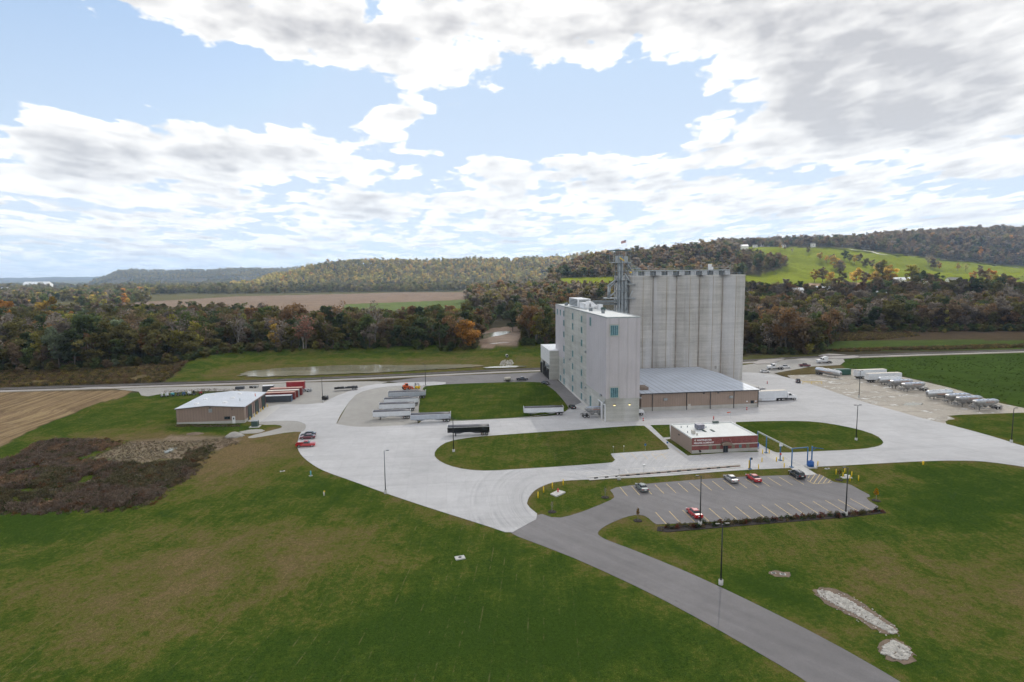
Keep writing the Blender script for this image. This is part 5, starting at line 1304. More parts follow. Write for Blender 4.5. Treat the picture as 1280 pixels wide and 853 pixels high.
GK = 'powder tankers parked on the gravel yard'
def round_tanker(label, loc, rz, group, L_=13):
    t = thing('tank_trailer', label, 'tanker trailer', loc, rz, group); h = L_ / 2
    ring = lambda x, r: [(x, r * math.cos(2 * math.pi * k / 22), 2.3 + r * math.sin(2 * math.pi * k / 22)) for k in range(22)]
    mb = MB(); mb.loft([ring(-h, .5), ring(-h + .15, .95), ring(-h + .5, 1.15), ring(h - .5, 1.15), ring(h - .15, .95), ring(h, .5)], True)
    for k in range(8):
        x = -h + .8 + k * (L_ - 1.6) / 7; mb.loft([ring(x - .05, 1.18), ring(x + .05, 1.18)], True)
    mb.build('tank', 'alu', t)
    mb = MB(); mb.cyl((-h - .04, 0, 2.3), (-h - .02, 0, 2.3), .55, n=20); mb.cyl((-h - .08, 0, 2.3), (-h - .05, 0, 2.3), .4, n=20); mb.build('end_ring', 'alu_dull', t)
    mb = MB(); mb.box(-h + 1, h - 1, -.3, .3, 3.42, 3.52)
    for x in (-h / 2, 0, h / 2): mb.cyl((x, 0, 3.5), (x, 0, 3.78), .3)
    mb.each('walkway', 'alu_pale', t)
    mb = MB(); mb.box(-h + .2, h - .2, -.5, -.35, .95, 1.25); mb.box(-h + .2, h - .2, .35, .5, .95, 1.25); mb.box(-h + 3.5, h - 4.5, -1.15, -.75, .55, .95); mb.each('frame', 'alu_dull', t)
    mb = MB()
    for y in (-1.19, 1.17): mb.box(-h + 3.5, h - 2.5, y, y + .03, 1.95, 2.1)
    mb.each('stripe', 'stripe_orange', t)
    tandem(t, h - 1.9)
    for y in (-.9, .9): mb = MB(); mb.box(-h + 2.2, -h + 2.4, y - .08, y + .08, 0, 1.0); mb.build('landing_leg', 'steel_dark', t)
    return t
round_tanker('long silver tank trailer parked end-on beside the green dumpster', (180.6, 265.3, .04), rad(104), GK, 14)
def at_(px, py, up=1.2): x_, y_ = G(px, py); return (x_, y_ + up, .04)
round_tanker('ribbed silver round tank trailer at the back of the near tanker row', at_(1177, 499.5), rad(3), GK, 11)
round_tanker('ribbed silver tank trailer half hidden just in front of the white box trailers', at_(1114, 481.5), rad(2), GK, 10.5)
tanker('silver powder tanker in the middle of the far group of three', at_(1129, 486), rad(2), GK, 10)
tanker('silver powder tanker at the near side of the far group of three', at_(1144, 490), rad(2), GK, 10)
tanker('silver powder tanker right in front of the ribbed round tank trailer', at_(1200, 505), rad(2), GK, 9.6)
tanker('silver powder tanker third in the near row, orange striped', at_(1214, 508.5), rad(2), GK, 10)
tanker('silver powder tanker nearest the lamp post and the east lawn', at_(1235, 513), rad(2), GK, 9.6)
tanker('powder tanker sticking out of the mill drive-through doorway', (53.6, 202.8, .09), rad(180 + 2), 'tankers in the mill', 10.5)

# odd machines ------------------------------------------------------
def simple(name, label, cat, loc, rz, parts, group=None):
    t = thing(name, label, cat, loc, rz, group)
    for pn, mb, mt in parts: mb.build(pn, mt, t)
    return t
gx, gy_ = G(508, 488)
a = MB(); a.box(-1.4, 1.3, -.9, .9, .7, 1.5); a.box(-1.6, -.9, -.7, .7, 1.5, 2.0); b = MB(); b.box(-.6, .5, -.75, .75, 1.5, 2.7); g = MB(); g.box(-.5, .55, -.78, .78, 1.8, 2.5)
arm = MB(); arm.bar((.9, -.7, 1.6), (2.6, -.7, .6), .2); arm.bar((.9, .7, 1.6), (2.6, .7, .6), .2)
bk = MB(); bk.prism([(2.3, .1), (3.2, .1), (2.8, .3), (2.6, 1.1), (2.3, 1.0)], 'y', -1.1, 1.1)
t = simple('wheel_loader', 'orange wheel loader parked behind the trailer group', 'loader', (gx, gy_ + 1.5, .1), rad(20), [('body', a, 'orange'), ('cab', b, 'orange'), ('cab_glass', g, 'glass_dark'), ('arm', arm, 'orange'), ('bucket', bk, 'orange')])
for x in (-1.1, 1.0):
    for y in (-1.0, 1.0): wheel(t, x, y, .65, .45, 'orange')
gx, gy_ = G(521.5, 487)
a = MB(); a.box(-1.2, .8, -.6, .6, .35, 1.2); a.box(-1.25, -.8, -.55, .55, 1.2, 1.35); c = MB()
for x, y in ((-.8, -.5), (-.8, .5), (.6, -.5), (.6, .5)): c.bar((x, y, 1.2), (x * .8, y, 2.1), .08)
c.box(-.75, .6, -.55, .55, 2.1, 2.18); m2 = MB(); m2.box(.85, 1.0, -.4, -.25, .1, 2.6); m2.box(.85, 1.0, .25, .4, .1, 2.6); m2.box(1.0, 2.1, -.35, -.22, .1, .16); m2.box(1.0, 2.1, .22, .35, .1, .16)
t = simple('forklift', 'small yellow forklift parked behind the trailers near the lawn corner', 'forklift', (gx, gy_ + 1, .1), rad(160), [('body', a, 'yellow'), ('overhead_guard', c, 'steel_dark'), ('mast', m2, 'steel_dark')])
for x in (-.75, .6):
    for y in (-.55, .55): wheel(t, x, y, .36, .25, 'yellow')
# flat deck trailer with dark load
fx, fy = G(432, 489)
t = thing('flatbed_trailer', 'black flatbed trailer loaded with dark scrap on the gravel yard', 'trailer', (fx, fy + 1.5, .02), rad(12))
a = MB(); a.box(-5, 5, -1.2, 1.2, .95, 1.2); a.build('deck', 'black', t); a = MB(); random.seed(5)
for k in range(26):
    x = random.uniform(-4.6, 4.6); y = random.uniform(-.8, .8); a.cbox((x, y, 1.4), (random.uniform(.4, 1.4), random.uniform(.3, .8), random.uniform(.3, .7)))
a.build('load', 'steel_dark', t); tandem(t, 3.6); 
fx, fy = G(404, 500)
a = MB(); a.cyl((-1.1, 0, .9), (1.1, 0, .9), .85, n=16); b = MB(); b.box(-1.2, 1.2, -.7, .7, 0, .25)
simple('dark_tank', 'black drum tank on the gravel beside the lamp post', 'tank', (fx + .8, fy, .02), rad(60), [('drum', a, 'black'), ('skid', b, 'steel_dark')])
fx, fy = G(635, 478)
a = MB(); a.cyl((-1.5, 0, 1.5), (1.3, 0, 1.5), .75, n=18); b = MB(); b.box(-1.9, 2.6, -.9, .9, .6, .75)
t = simple('tank_trailer', 'small trailer with white tank hitched behind the dark blue pickup', 'trailer', (fx, fy + 1, .06), rad(2), [('tank', a, 'roof_cream'), ('frame', b, 'steel_dark')])
for y in (-.9, .9): wheel(t, -.4, y, .38, .25); wheel(t, .5, y, .38, .25)

# containers beside the workshop
def container(label, loc, rz, size, wall, roof, end, group='containers beside the workshop'):
    t = thing('shipping_container', label, 'container', loc, rz, group); l, w_, h_ = size[:3]
    a = MB(); n = int(l / .28); pts = []
    top = []
    a.box(-l, 0, -w_ / 2, w_ / 2, .12, h_ - .1)
    a.build('wall', wall, t)
    a = MB()
    for k in range(int(l / .6)): x = -l + .2 + k * .6; a.box(x, x + .28, -w_ / 2 - .05, -w_ / 2 - .002, .25, h_ - .25)
    a.build('corrugation', wall, t)
    a = MB(); a.box(-l - .05, .05, -w_ / 2 - .06, w_ / 2 + .06, h_ - .098, h_); a.build('roof', roof, t)
    a = MB(); a.box(.01, .08, -w_ / 2, -.02, .15, h_ - .15); a.box(.01, .08, .02, w_ / 2, .15, h_ - .15); d = a.build('door', end, t)
    a = MB()
    for y in (-.8, -.4, .4, .8): a.bar((.1, y, .2), (.1, y, h_ - .2), .04)
    a.build('lock_bar', 'galv', d)
    return t
ex, ey = G(364, 502.5)
container('dark grey container nearest the yard, beside the workshop doors', (ex, ey + 1.3, .02), rad(2), (11.5, 2.5, 2.6), 'dark_box', 'tarp_pale', 'blue_dull')
container('red container with pale roof just behind the dark grey one', (ex + .4, ey + 5.4, .02), rad(2), (12.2, 2.6, 3.1), 'stain_red', 'roof_red', 'stain_red')
container('red container with tan weathered roof in the middle of the row', (ex + .8, ey + 9.8, .02), rad(2), (12.2, 2.6, 3.1), 'stain_red', 'roof_cream', 'galv')
container('red container with red roof at the back of the row', (ex + 1.2, ey + 14.2, .02), rad(2), (12.6, 2.6, 3.3), 'stain_red', 'roof_red', 'stain_red')
ex, ey = G(381, 486); container('bright red container standing apart behind the scrap', (ex, ey, .02), rad(0), (7.6, 2.4, 3.4), 'red_bright', 'roof_red', 'red_bright')
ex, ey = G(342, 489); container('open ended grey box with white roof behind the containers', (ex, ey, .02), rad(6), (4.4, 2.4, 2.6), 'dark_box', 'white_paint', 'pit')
gx, gy_ = G(1065, 469.5); container('dark green dumpster box beside the long silver tank trailer', (gx, gy_ + 2, .04), rad(-3), (8, 2.4, 2.9), 'green_box', 'green_box', 'green_box', 'boxes on the gravel')
a = MB(); a.box(-.4, .4, -.03, .03, .9, 2.0); a = a
# transformer cabinet
gx, gy_ = G(318, 534.5)
t = thing('electrical_cabinet', 'dark green electrical cabinet on a pale slab near the workshop', 'cabinet', (gx, gy_ + 1, .05))
a = MB(); a.box(-1.0, 1.0, -.9, .9, .15, 1.95); a.build('cabinet', 'teal_green', t); a = MB(); a.box(-1.05, 1.05, -.95, .95, 1.95, 2.05); a.build('lid', 'galv', t); a = MB(); a.box(-1.6, 1.6, -1.5, 1.5, -.1, .15); a.build('slab', 'walk', t)
# scrap and implements
def scrap(name, label, cat, px, n, spread, mats, seed, group=None, hh=1.0, kind=None):
    random.seed(seed); cx, cy = G(*px); t = thing(name, label, cat, (cx, cy, .02), 0, group)
    for m_ in mats:
        a = MB()
        for k in range(n):
            x = random.uniform(-spread[0], spread[0]); y = random.uniform(-spread[1], spread[1]); h_ = random.uniform(.3, hh)
            if random.random() < .5: a.cbox((x, y, h_ / 2), (random.uniform(.3, 1.3), random.uniform(.2, .6), h_))
            else: a.bar((x, y, .1), (x + random.uniform(-1, 1), y + random.uniform(-.5, .5), h_ + .3), .12)
        a.build('scrap_' + {'galv': 'steel', 'white_paint': 'sheet', 'steel_dark': 'iron', 'red_bright': 'panel', 'teal_post': 'crate'}.get(m_, 'piece'), m_, t)
    return t
GS = 'scrap piles in the left yard'
scrap('scrap_pile', 'tangled pile of pale pipes and scrap beside the bright red container', 'scrap pile', (384, 489), 9, (2.2, 3), ('galv', 'white_paint', 'steel_dark'), 3, GS)
scrap('scrap_pile', 'low pile of grey scrap left of the bright red container', 'scrap pile', (355, 486.5), 8, (4, 1.2), ('galv', 'steel_dark'), 4, GS, .8)
scrap('scrap_pile', 'small dark scrap heap on the gravel behind the workshop roof', 'scrap pile', (318, 485), 8, (1.6, 1), ('galv', 'steel_dark'), 6, GS)
a = MB(); a.box(-1.8, 1.8, -.8, .8, 0, 1.1); simple('crate', 'low grey crate on the gravel behind the workshop roof', 'crate', (*G(300, 486.5), .02), 0, [('box', a, 'dark_box')])
random.seed(9)
GI = 'farm implements stored on the grass behind the workshop'
names = ['white', 'pale grey', 'teal and white', 'dark', 'blue-grey', 'white', 'black', 'red and white']
px_l = [203, 209, 216, 223, 230, 237, 243, 251]
pos = ['at the left end of the stored row', 'second from the left in the stored row', 'third from the left in the stored row', 'fourth from the left in the stored row', 'fifth from the left in the stored row', 'third from the right in the stored row', 'second from the right in the stored row', 'at the right end of the stored row']
for i, x in enumerate(px_l):
    y = 496.5 - i * .45; gx, gy_ = G(x, y); t = thing('farm_implement', names[i] + ' implement ' + pos[i], 'implement', (gx, gy_, 0), random.uniform(-.3, .3), GI)
    a = MB(); a.box(-.8, .8, -.4, .4, .35, .6); a.bar((-.7, 0, .5), (.7, 0, 1.3), .1)
    for k in (-.6, .6): a.bar((k, -.35, 0), (k, -.35, .5), .1); a.bar((k, .35, 0), (k, .35, .5), .1)
    a.each('frame', 'steel_dark', t)
    a = MB(); hh = random.uniform(.8, 1.9)
    if i % 3 == 0: a.box(-.35, .15, -.3, .3, .61, .61 + hh)
    elif i % 3 == 1: a.frus((-.7, .6, -.4, .4), .61, (-.5, .4, -.3, .3), .61 + hh * .6); a.bar((.3, 0, .6), (.3, 0, 1.9), .15)
    else: a.cyl((-.6, 0, 1.1), (.6, 0, 1.1), .5, n=12)
    a.build('hopper', ['white_paint', 'trailer_white', 'teal_post', 'dark_box', 'blue_dull', 'white_paint', 'black', 'red_bright'][i], t)
    for yv in (-.5, .5): wheel(t, 0, yv, .34, .15)

# lamp posts --------------------------------------------------------
def lamp_post(label, loc, heads, hh=10.1, mat='pole', armdir=0):
    t = thing('lamp_post', label, 'lamp post', loc, armdir, 'lamp posts')
    a = MB(); a.cyl((0, 0, -.4), (0, 0, .85), .36, n=16); a.build('base', 'conc_base', t)
    a = MB(); a.cyl((0, 0, .85), (0, 0, hh), .13, .085, n=8); a.build('pole', mat, t)
    a = MB(); a.box(-.2, .2, -.2, .2, .85, .92); a.build('base_plate', mat, t)
    for s in heads:
        a = MB(); a.bar((0, 0, hh - .1), (s * .6, 0, hh + .05), .07); a.box(min(s * .45, s * 1.15), max(s * .45, s * 1.15), -.2, .2, hh, hh + .14); a.build('lamp_head', mat, t)
    return t
LP = [((482, 617), (1,), 'grey lamp post at the edge of the yard above the left lawn', 'pole_grey', 0), ((875, 657), (-1,), 'dark lamp post at the lower side of the car park beside the red sedan', 'pole', 0),
      ((1057, 644.5), (-1,), 'dark lamp post at the right end of the car park hedge', 'pole', 0), ((901, 731), (-1, 1), 'dark lamp post on the lawn beside the asphalt drive', 'pole', 0),
      ((1070, 551), (-1, 1), 'twin headed lamp post on the east oval lawn', 'pole', 0), ((567, 565.5), (-1,), 'dark lamp post on the oval lawn in front of the black trailer', 'pole', 0),
      ((532, 483.2), (-1,), 'dark lamp post at the far corner of the square lawn', 'pole', 0), ((403.5, 503), (1,), 'dark lamp post on the gravel beside the black drum tank', 'pole', 0),
      ((1073.7, 497), (-1, 1), 'twin headed lamp post between the yard and the tanker gravel', 'pole', 0), ((1264, 553.5), (1,), 'dark lamp post on the east lawn at the right edge of the yard', 'pole', 0)]
for (p_, hd, lb, m_, ad) in LP:
    x, y = G(*p_); lamp_post(lb, (x, y, max(0, gz(x, y))), hd, 10.1 if hd != (-1, 1) or p_[0] < 1000 else 10.6, m_, ad)

# bollards ----------------------------------------------------------
def bollard(label, px, h_=1.3, mat='yellow', group=None, w_=.13):
    x, y = G(*px); t = thing('bollard', label, 'bollard', (x, y, gz(x, y) if True else 0), 0, group)
    a = MB(); a.cyl((0, 0, -.2), (0, 0, h_), w_, n=12); a.ball((0, 0, h_), w_, 12, 6, (1, 1, .5)); a.build('post', mat, t)
    a = MB(); a.cyl((0, 0, h_ * .8), (0, 0, h_ * .86), w_ + .005, n=12); a.build('band', 'band_yellow', t); return t
MT['band_yellow'] = M('band_pale_yellow', (.7, .55, .1), .5)
for p_, lb in [((672.5, 622.5), 'yellow bollard at the lower left of the teardrop lawn'), ((679.5, 615.8), 'yellow bollard second from the lower left on the teardrop lawn'), ((690.5, 610.4), 'yellow bollard left of the red hydrant, third up the lawn edge'), ((704, 606.6), 'yellow bollard at the top of the teardrop lawn edge')]:
    bollard(lb, p_, 1.35, group='bollards on the teardrop lawn')
for p_, lb in [((953.2, 567.6), 'yellow bollard nearest the right corner of the office'), ((961.5, 567.4), 'yellow bollard beside the second blue gantry post'), ((952.4, 578), 'yellow bollard standing alone in the lane before the office'), ((970.5, 577.3), 'yellow bollard left of the gantry sign post'), ((978.8, 577), 'yellow bollard right of the gantry sign post'), ((948.1, 586.6), 'yellow bollard right of the blue kiosk post at the lane edge'), ((980.1, 585), 'yellow bollard left of the corner gantry post'), ((1022.2, 582.7), 'yellow bollard right of the blue tank')]:
    bollard(lb, p_, 1.2, group='bollards round the truck scale gantry')
for i, (p_, lb) in enumerate([((1045, 593.2), 'yellow bollard left of the brown sapling beyond the car park'), ((1055.8, 591.8), 'yellow bollard at the back of the pump guard'), ((1053.6, 597.1), 'yellow bollard just left of the lamp post, front of the pump guard'), ((1064.5, 596.3), 'yellow bollard right of the lamp post, back of the pump guard'), ((1062.4, 601.5), 'yellow bollard at the front of the pump guard'), ((1073, 601), 'yellow bollard at the right end of the pump guard')]):
    bollard(lb, p_, 1.25, group='bollards guarding the pump slab', w_=.11)
for i, (y, lb) in enumerate([(217.2, 'nearest the workshop front corner'), (221.9, 'right of the first workshop door'), (225.3, 'left of the middle workshop door'), (230.0, 'right of the middle workshop door'), (233.4, 'left of the far workshop door'), (238.3, 'at the far corner of the workshop')]):
    t = thing('bollard', 'yellow bollard ' + lb, 'bollard', (-67.6, y, .1), 0, 'bollards at the workshop doors'); a = MB(); a.cyl((0, 0, 0), (0, 0, 1.2), .14, n=12); a.build('post', 'yellow', t)
gx, gy_ = G(1153.8, 581); a = MB(); a.cyl((0, 0, -.2), (0, 0, .9), .22, n=10); simple('marker_post', 'short yellow marker at the lower edge of the east drive', 'marker', (gx, gy_, gz(gx, gy_)), 0, [('post', a, 'yellow')])
gx, gy_ = G(405, 619.5); a = MB(); a.cyl((0, 0, -.2), (0, 0, .95), .14, n=10); b = MB(); b.cbox((.1, 0, .95), (.35, .12, .35)); simple('marker_post', 'yellow marker post on the left lawn', 'marker', (gx, gy_, gz(gx, gy_)), 0, [('post', a, 'roof_cream'), ('sign', b, 'yellow')])
gx, gy_ = G(388.5, 595); a = MB(); a.cyl((0, 0, -.2), (0, 0, 1.3), .15, n=10); b = MB(); b.cyl((0, 0, -.1), (0, 0, .1), .5, n=10); simple('standpipe', 'pale teal standpipe on the grass near the red pickup', 'pipe', (gx, gy_, gz(gx, gy_)), 0, [('pipe', a, 'teal_post'), ('collar', b, 'gravel')])
# red hydrant and slab
gx, gy_ = G(697.5, 616.5)
t = thing('hydrant', 'red hydrant on a pale slab inside the teardrop lawn', 'hydrant', (gx, gy_, .25)); a = MB(); a.cyl((0, 0, 0), (0, 0, .75), .16, n=12); a.ball((0, 0, .75), .17, 10, 6); a.cyl((-.28, 0, .5), (.28, 0, .5), .08, n=8); a.build('body', 'red_post', t)
sheet('hydrant_slab', [(688, 618.5), (695.5, 621.5), (707, 616.3), (698, 613.6)], .25, 'walk', 0)
for p_, lb, z in [((804, 526.5), 'small red post right of the mill front corner', .09), ((892, 524.8), 'small red post on the yard behind the office', .09), ((933.5, 513), 'red extinguisher post before the warehouse door', .09), ((959, 480), 'small red post on the yard beyond the pit lid', .09)]:
    gx, gy_ = G(*p_); a = MB(); a.cyl((0, 0, 0), (0, 0, 1.0), .2, n=10); b = MB(); b.cyl((0, 0, .45), (0, 0, .6), .205, n=10); simple('red_post', lb, 'post', (gx, gy_, z), 0, [('post', a, 'red_post'), ('band', b, 'white_paint')], 'small red posts on the yard')
gx, gy_ = G(913, 524); a = MB(); a.bar((0, 0, 0), (0, 0, 2.4), .05); b = MB(); b.loft([[(0, .12 * math.cos(k), 2.3 + .12 * math.sin(k)) for k in (0, 1.57, 3.14, 4.71)], [(-1.2, .2 * math.cos(k), 2.15 + .2 * math.sin(k)) for k in (0, 1.57, 3.14, 4.71)]]); simple('orange_flag', 'orange flag on a thin pole behind the office', 'flag', (gx, gy_, .09), 0, [('pole', a, 'galv'), ('flag', b, 'orange')])
# small signs along the parking bays
for p_, lb, m_ in [((806.5, 564.3), 'blue sign on a thin post at the office bays, left one', 'blue_paint'), ((834, 561.5), 'blue sign on a thin post beside the office walkway', 'blue_paint'), ((766.5, 566.8), 'small white-topped post at the left end of the office bays', 'white_paint'), ((779.7, 566), 'second small white-topped post at the office bays', 'white_paint')]:
    gx, gy_ = G(*p_); a = MB(); a.bar((0, 0, 0), (0, 0, 1.9), .05); b = MB(); b.cbox((0, -.05, 1.75), (.5, .05, .55) if m_ == 'blue_paint' else (.22, .22, .22)); simple('bay_sign', lb, 'sign', (gx, gy_, .15), 0, [('post', a, 'galv'), ('plate', b, m_)], 'signs at the office bays')
gx, gy_ = G(804.7, 595.2); a = MB(); a.bar((0, 0, 0), (0, 0, 2.4), .07); b = MB(); b.cbox((0, 0, 2.6), (.6, .5, .5)); simple('scale_reader', 'white box on a pole beside the truck scale', 'reader', (gx, gy_, .1), 0, [('pole', a, 'galv'), ('box', b, 'white_paint')])
gx, gy_ = G(773.8, 600); a = MB(); a.cyl((0, 0, 0), (0, 0, .8), .5, .38, n=14); b = MB(); b.bar((0, 0, .8), (0, 0, 2.6), .06); b.cbox((0, 0, 2.6), (.4, .1, .12)); simple('camera_post', 'thin post on a round concrete base beside the truck scale', 'post', (gx, gy_, .05), 0, [('base', a, 'conc_base'), ('pole', b, 'galv')])
# truck scale: long low deck edge
A = Vector((*G(735, 599.2), .1)); B = Vector((*G(925, 583.5), .1)); d = (B - A).normalized(); n = Vector((-d.y, d.x, 0)); ln = (B - A).length
t = thing('truck_scale', 'long low weighbridge rail along the lane in front of the office', 'truck scale', A, math.atan2(d.y, d.x))
a = MB(); a.box(8, ln, -.14, .14, 0, .42); a.build('guide_rail', 'rust', t)
a = MB(); a.box(0, ln, .5, 1.1, 0, .12); a.box(0, ln, -1.2, -.6, 0, .1); a.each('kerb', 'walk', t)
a = MB()
for k in range(14): a.box(1.5 + k * ln / 15, 2.4 + k * ln / 15, -.4, -.2, 0, .3)
a.each('support', 'steel_dark', t); a = MB(); a.box(7.9, ln, -.2, -.141, .2, .5); a.each('rail_cap', 'roof_cream', t)
# blue gantry
gt = thing('pipe_gantry', 'long blue pipe gantry on tall posts right of the office', 'gantry', (*G(989.4, 584.8), .1))
gb = Vector(gt.location)
P5 = [Vector((*G(*p), .1)) - gb for p in [(946.6, 560.8), (957.6, 566.8), (975, 576.2), (989.4, 584.8), (1008.9, 583.1)]]
ht = 4.9
for k, p in enumerate(P5): a = MB(); a.cyl(p, p + Vector((0, 0, ht)), .15, n=8); a.box(p.x - .4, p.x + .4, p.y - .4, p.y + .4, 0, .2); a.build('post', 'blue_paint' if k else 'blue_paint', gt)
a = MB(); a.bar(P5[0] + Vector((0, 0, ht)), P5[3] + Vector((0, 0, ht)), .17); a.bar(P5[0] + Vector((0, 0, ht - .3)), P5[3] + Vector((0, 0, ht - .3)), .08); a.build('pipe', 'galv', gt)
a = MB(); a.bar(P5[3] + Vector((0, 0, ht)), P5[4] + Vector((0, 0, ht)), .25); a.build('beam', 'blue_paint', gt)
a = MB(); a.cbox(P5[2] + Vector((0, -.2, ht - .6)), (.9, .15, .8)); a.build('sign_plate', 'white_paint', gt); a = MB(); a.cbox(P5[2] + Vector((0, -.2, 1.8)), (.35, .25, .5)); a.build('call_box', 'red_post', gt)
a = MB(); a.cbox(P5[0] + Vector((.1, 0, 1)), (.5, .5, 1.2)); a.build('control_box', 'blue_tank', gt)
k_ = thing('kiosk_post', 'blue post with dark card reader at the lane edge before the office', 'kiosk', (*G(937.4, 587), .1)); a = MB(); a.cyl((0, 0, 0), (0, 0, 2.9), .15, n=10); a.box(-.35, .35, -.35, .35, 0, .2); a.build('post', 'blue_paint', k_); a = MB(); a.cbox((.35, 0, 2.7), (.4, .3, .5)); a.build('reader', 'steel_dark', k_); a = MB(); a.box(-.35, -.2, -.1, .1, .2, 2.3); a.build('bollard_sleeve', 'yellow', k_)
j_ = thing('jib_hoist', 'blue jib post with short arm beside the blue tank', 'hoist', (*G(1014.4, 581), .1)); a = MB(); a.cyl((0, 0, 0), (0, 0, 4.8), .17, n=10); a.build('post', 'blue_paint', j_); a = MB(); a.bar((0, 0, 4.5), (3.0, -.2, 4.0), .15); a.bar((0, 0, 3.7), (1.2, -.1, 4.3), .08); a.each('arm', 'blue_tank', j_)
b_ = thing('blue_tank', 'squat blue tank with domed top on a pale slab', 'tank', (*G(1013.2, 584.8), .1)); a = MB(); a.cyl((0, 0, .25), (0, 0, 1.35), .78, n=20); a.ball((0, 0, 1.35), .78, 16, 8, (1, 1, .6)); a.cyl((0, 0, 1.7), (0, 0, 1.95), .2, n=10); a.build('shell', 'blue_tank', b_); a = MB(); a.box(-1.2, 1.2, -1.0, 1.0, -.05, .25); a.build('slab', 'conc_base', b_)
# pump slab behind bollards, manholes and debris
p_ = thing('pump', 'small white pump on a slab inside the ring of yellow bollards', 'pump', (*G(1058, 597.5), gz(*G(1058, 597.5)))); a = MB(); a.box(-1.2, 1.2, -.6, .6, -.1, .15); a.build('slab', 'walk', p_); a = MB(); a.box(-.5, .1, -.2, .2, .15, .8); a.cyl((.2, 0, .5), (.9, 0, .5), .15, n=10); a.build('housing', 'white_paint', p_)

def slab(name, label, cat, px, size, rz, mat='walk', h_=.2):
    x, y = G(*px); a = MB(); a.box(-size[0] / 2, size[0] / 2, -size[1] / 2, size[1] / 2, -.3, h_); b = MB(); b.cyl((0, 0, h_), (0, 0, h_ + .04), .3, n=14)
    return simple(name, label, cat, (x, y, gz(x, y)), rz, [('slab', a, mat), ('lid', b, 'steel_dark')])
slab('manhole', 'white concrete manhole slab alone in the foreground lawn', 'manhole', (575, 698), (1.7, 1.2), .2)
slab('manhole', 'pale concrete cover on the grass right of the blue tank', 'manhole', (1034, 586.5), (1.2, .5), .1)
slab('drain_cover', 'reddish drain cover on the lawn right of the drive lamp post', 'drain', (978.5, 718), (.9, .6), -.3, 'conc_base', .12)
slab('drain_cover', 'small pale drain cover left of the reddish one on the lawn', 'drain', (967, 716.5), (.8, .35), -.1, 'conc_base', .08)
slab('drain_cover', 'tiny pale cover on the lawn near the brown weeds by the workshop', 'drain', (353, 589), (1.2, .6), .3, 'conc_base', .12)
gx, gy_ = G(377, 590)
# yellow guard rail on the right yard
A = G(1003.5, 480.5); a = MB()
for x in (0, 3.5, 7.5): a.bar((x, -x * .35, 0), (x, -x * .35, 1.25), .14)
a.bar((0, 0, 1.2), (7.5, -2.6, 1.2), .12); a.bar((0, 0, .6), (7.5, -2.6, .6), .12); a.bar((0, 0, 1.2), (1.5, 3.5, 1.2), .1)
simple('guard_rail', 'yellow pipe guard rail beside the black sport utility vehicle', 'guard rail', (*A, .05), .1, [('rail', a, 'yellow')])
# rip-rap culvert outlet in the levee
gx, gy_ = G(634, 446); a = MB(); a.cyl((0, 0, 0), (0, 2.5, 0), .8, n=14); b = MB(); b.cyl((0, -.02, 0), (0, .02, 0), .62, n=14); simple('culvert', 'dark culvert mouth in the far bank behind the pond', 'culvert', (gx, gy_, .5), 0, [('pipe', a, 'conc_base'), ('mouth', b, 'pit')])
# far houses and farm buildings --------------------------------------
def house(name, label, cat, px, size, wall='house_white', roof='house_roof', rz=0, y0_=900, win=3, group=None):
    x, y, z = hit(px[0], px[1], y0_); l, w_, h_ = size[:3]
    z += size[3] if len(size) > 3 else 0
    t = thing(name, label, cat, (x, y, z), YAW * -1 + rz, group)
    a = MB(); a.box(-l / 2, l / 2, -w_ / 2, w_ / 2, -6 - (size[3] if len(size) > 3 else 0), h_); a.prism([(-w_ / 2, h_), (w_ / 2, h_), (0, h_ + w_ * .28)], 'x', -l / 2, l / 2); a.build('wall', wall, t)
    a = MB(); e = .5; r = w_ * .28
    a.prism([(-w_ / 2 - e, h_ - .2), (0, h_ + r + .05), (w_ / 2 + e, h_ - .2), (w_ / 2 + e, h_ + .1), (0, h_ + r + .4), (-w_ / 2 - e, h_ + .1)], 'x', -l / 2 - e, l / 2 + e); o = a.build('roof', roof, t)
    if win:
        for k in range(win):
            u = -l / 2 + l * (k + .5) / win; a = MB(); a.box(u - .7, u + .7, -w_ / 2 - .08, -w_ / 2 + .05, h_ * .4, h_ * .75); a.build('window', 'glass_dark', t)
    return t
GH = 'houses on the ridge top'
house('farmhouse', 'wide white house on the ridge above the bright pasture', 'house', (955, 308.6), (30, 12, 7.5), group=GH, win=6, y0_=1500)
house('farmhouse', 'white wing at the left of the wide ridge house', 'house', (943.5, 309.6), (12, 10, 5), group=GH, win=2, y0_=1500)
house('barn', 'round-cornered pale shed on the ridge left of the white house', 'barn', (929.5, 310.8), (22, 14, 6), roof='barn_roof', group=GH, win=0, y0_=1500)
house('farmhouse', 'small grey house on the ridge right of the wide white house', 'house', (979, 309.6), (13, 9, 5), group=GH, win=2, y0_=1500)
house('farmhouse', 'small white gabled house among trees on the ridge', 'house', (1016, 309), (11, 9, 9), group=GH, win=1, y0_=1500)
house('farmhouse', 'low house below the wood at the top of the hill road', 'house', (1082, 311), (20, 10, 5), group=GH, win=3, y0_=1600, wall='stone_band')
GF = 'farm buildings beyond the right-hand wood'
house('barn', 'long white-roofed farm building among trees at the foot of the pasture', 'barn', (1130, 354), (40, 14, 5, 1), roof='barn_roof', group=GF, win=4)
house('farmhouse', 'grey roofed house right of the long white farm building', 'house', (1153, 354.5), (20, 12, 4.5, 1), group=GF)
house('farmhouse', 'white house with grey roof at the right of the farm trees', 'house', (1192, 353.5), (26, 11, 5, 1), group=GF)
house('barn', 'white shed with pale roof just above the right-hand wood', 'barn', (1026, 371), (14, 9, 3.6, 8.5), roof='barn_roof', group=GF, win=0, y0_=800)
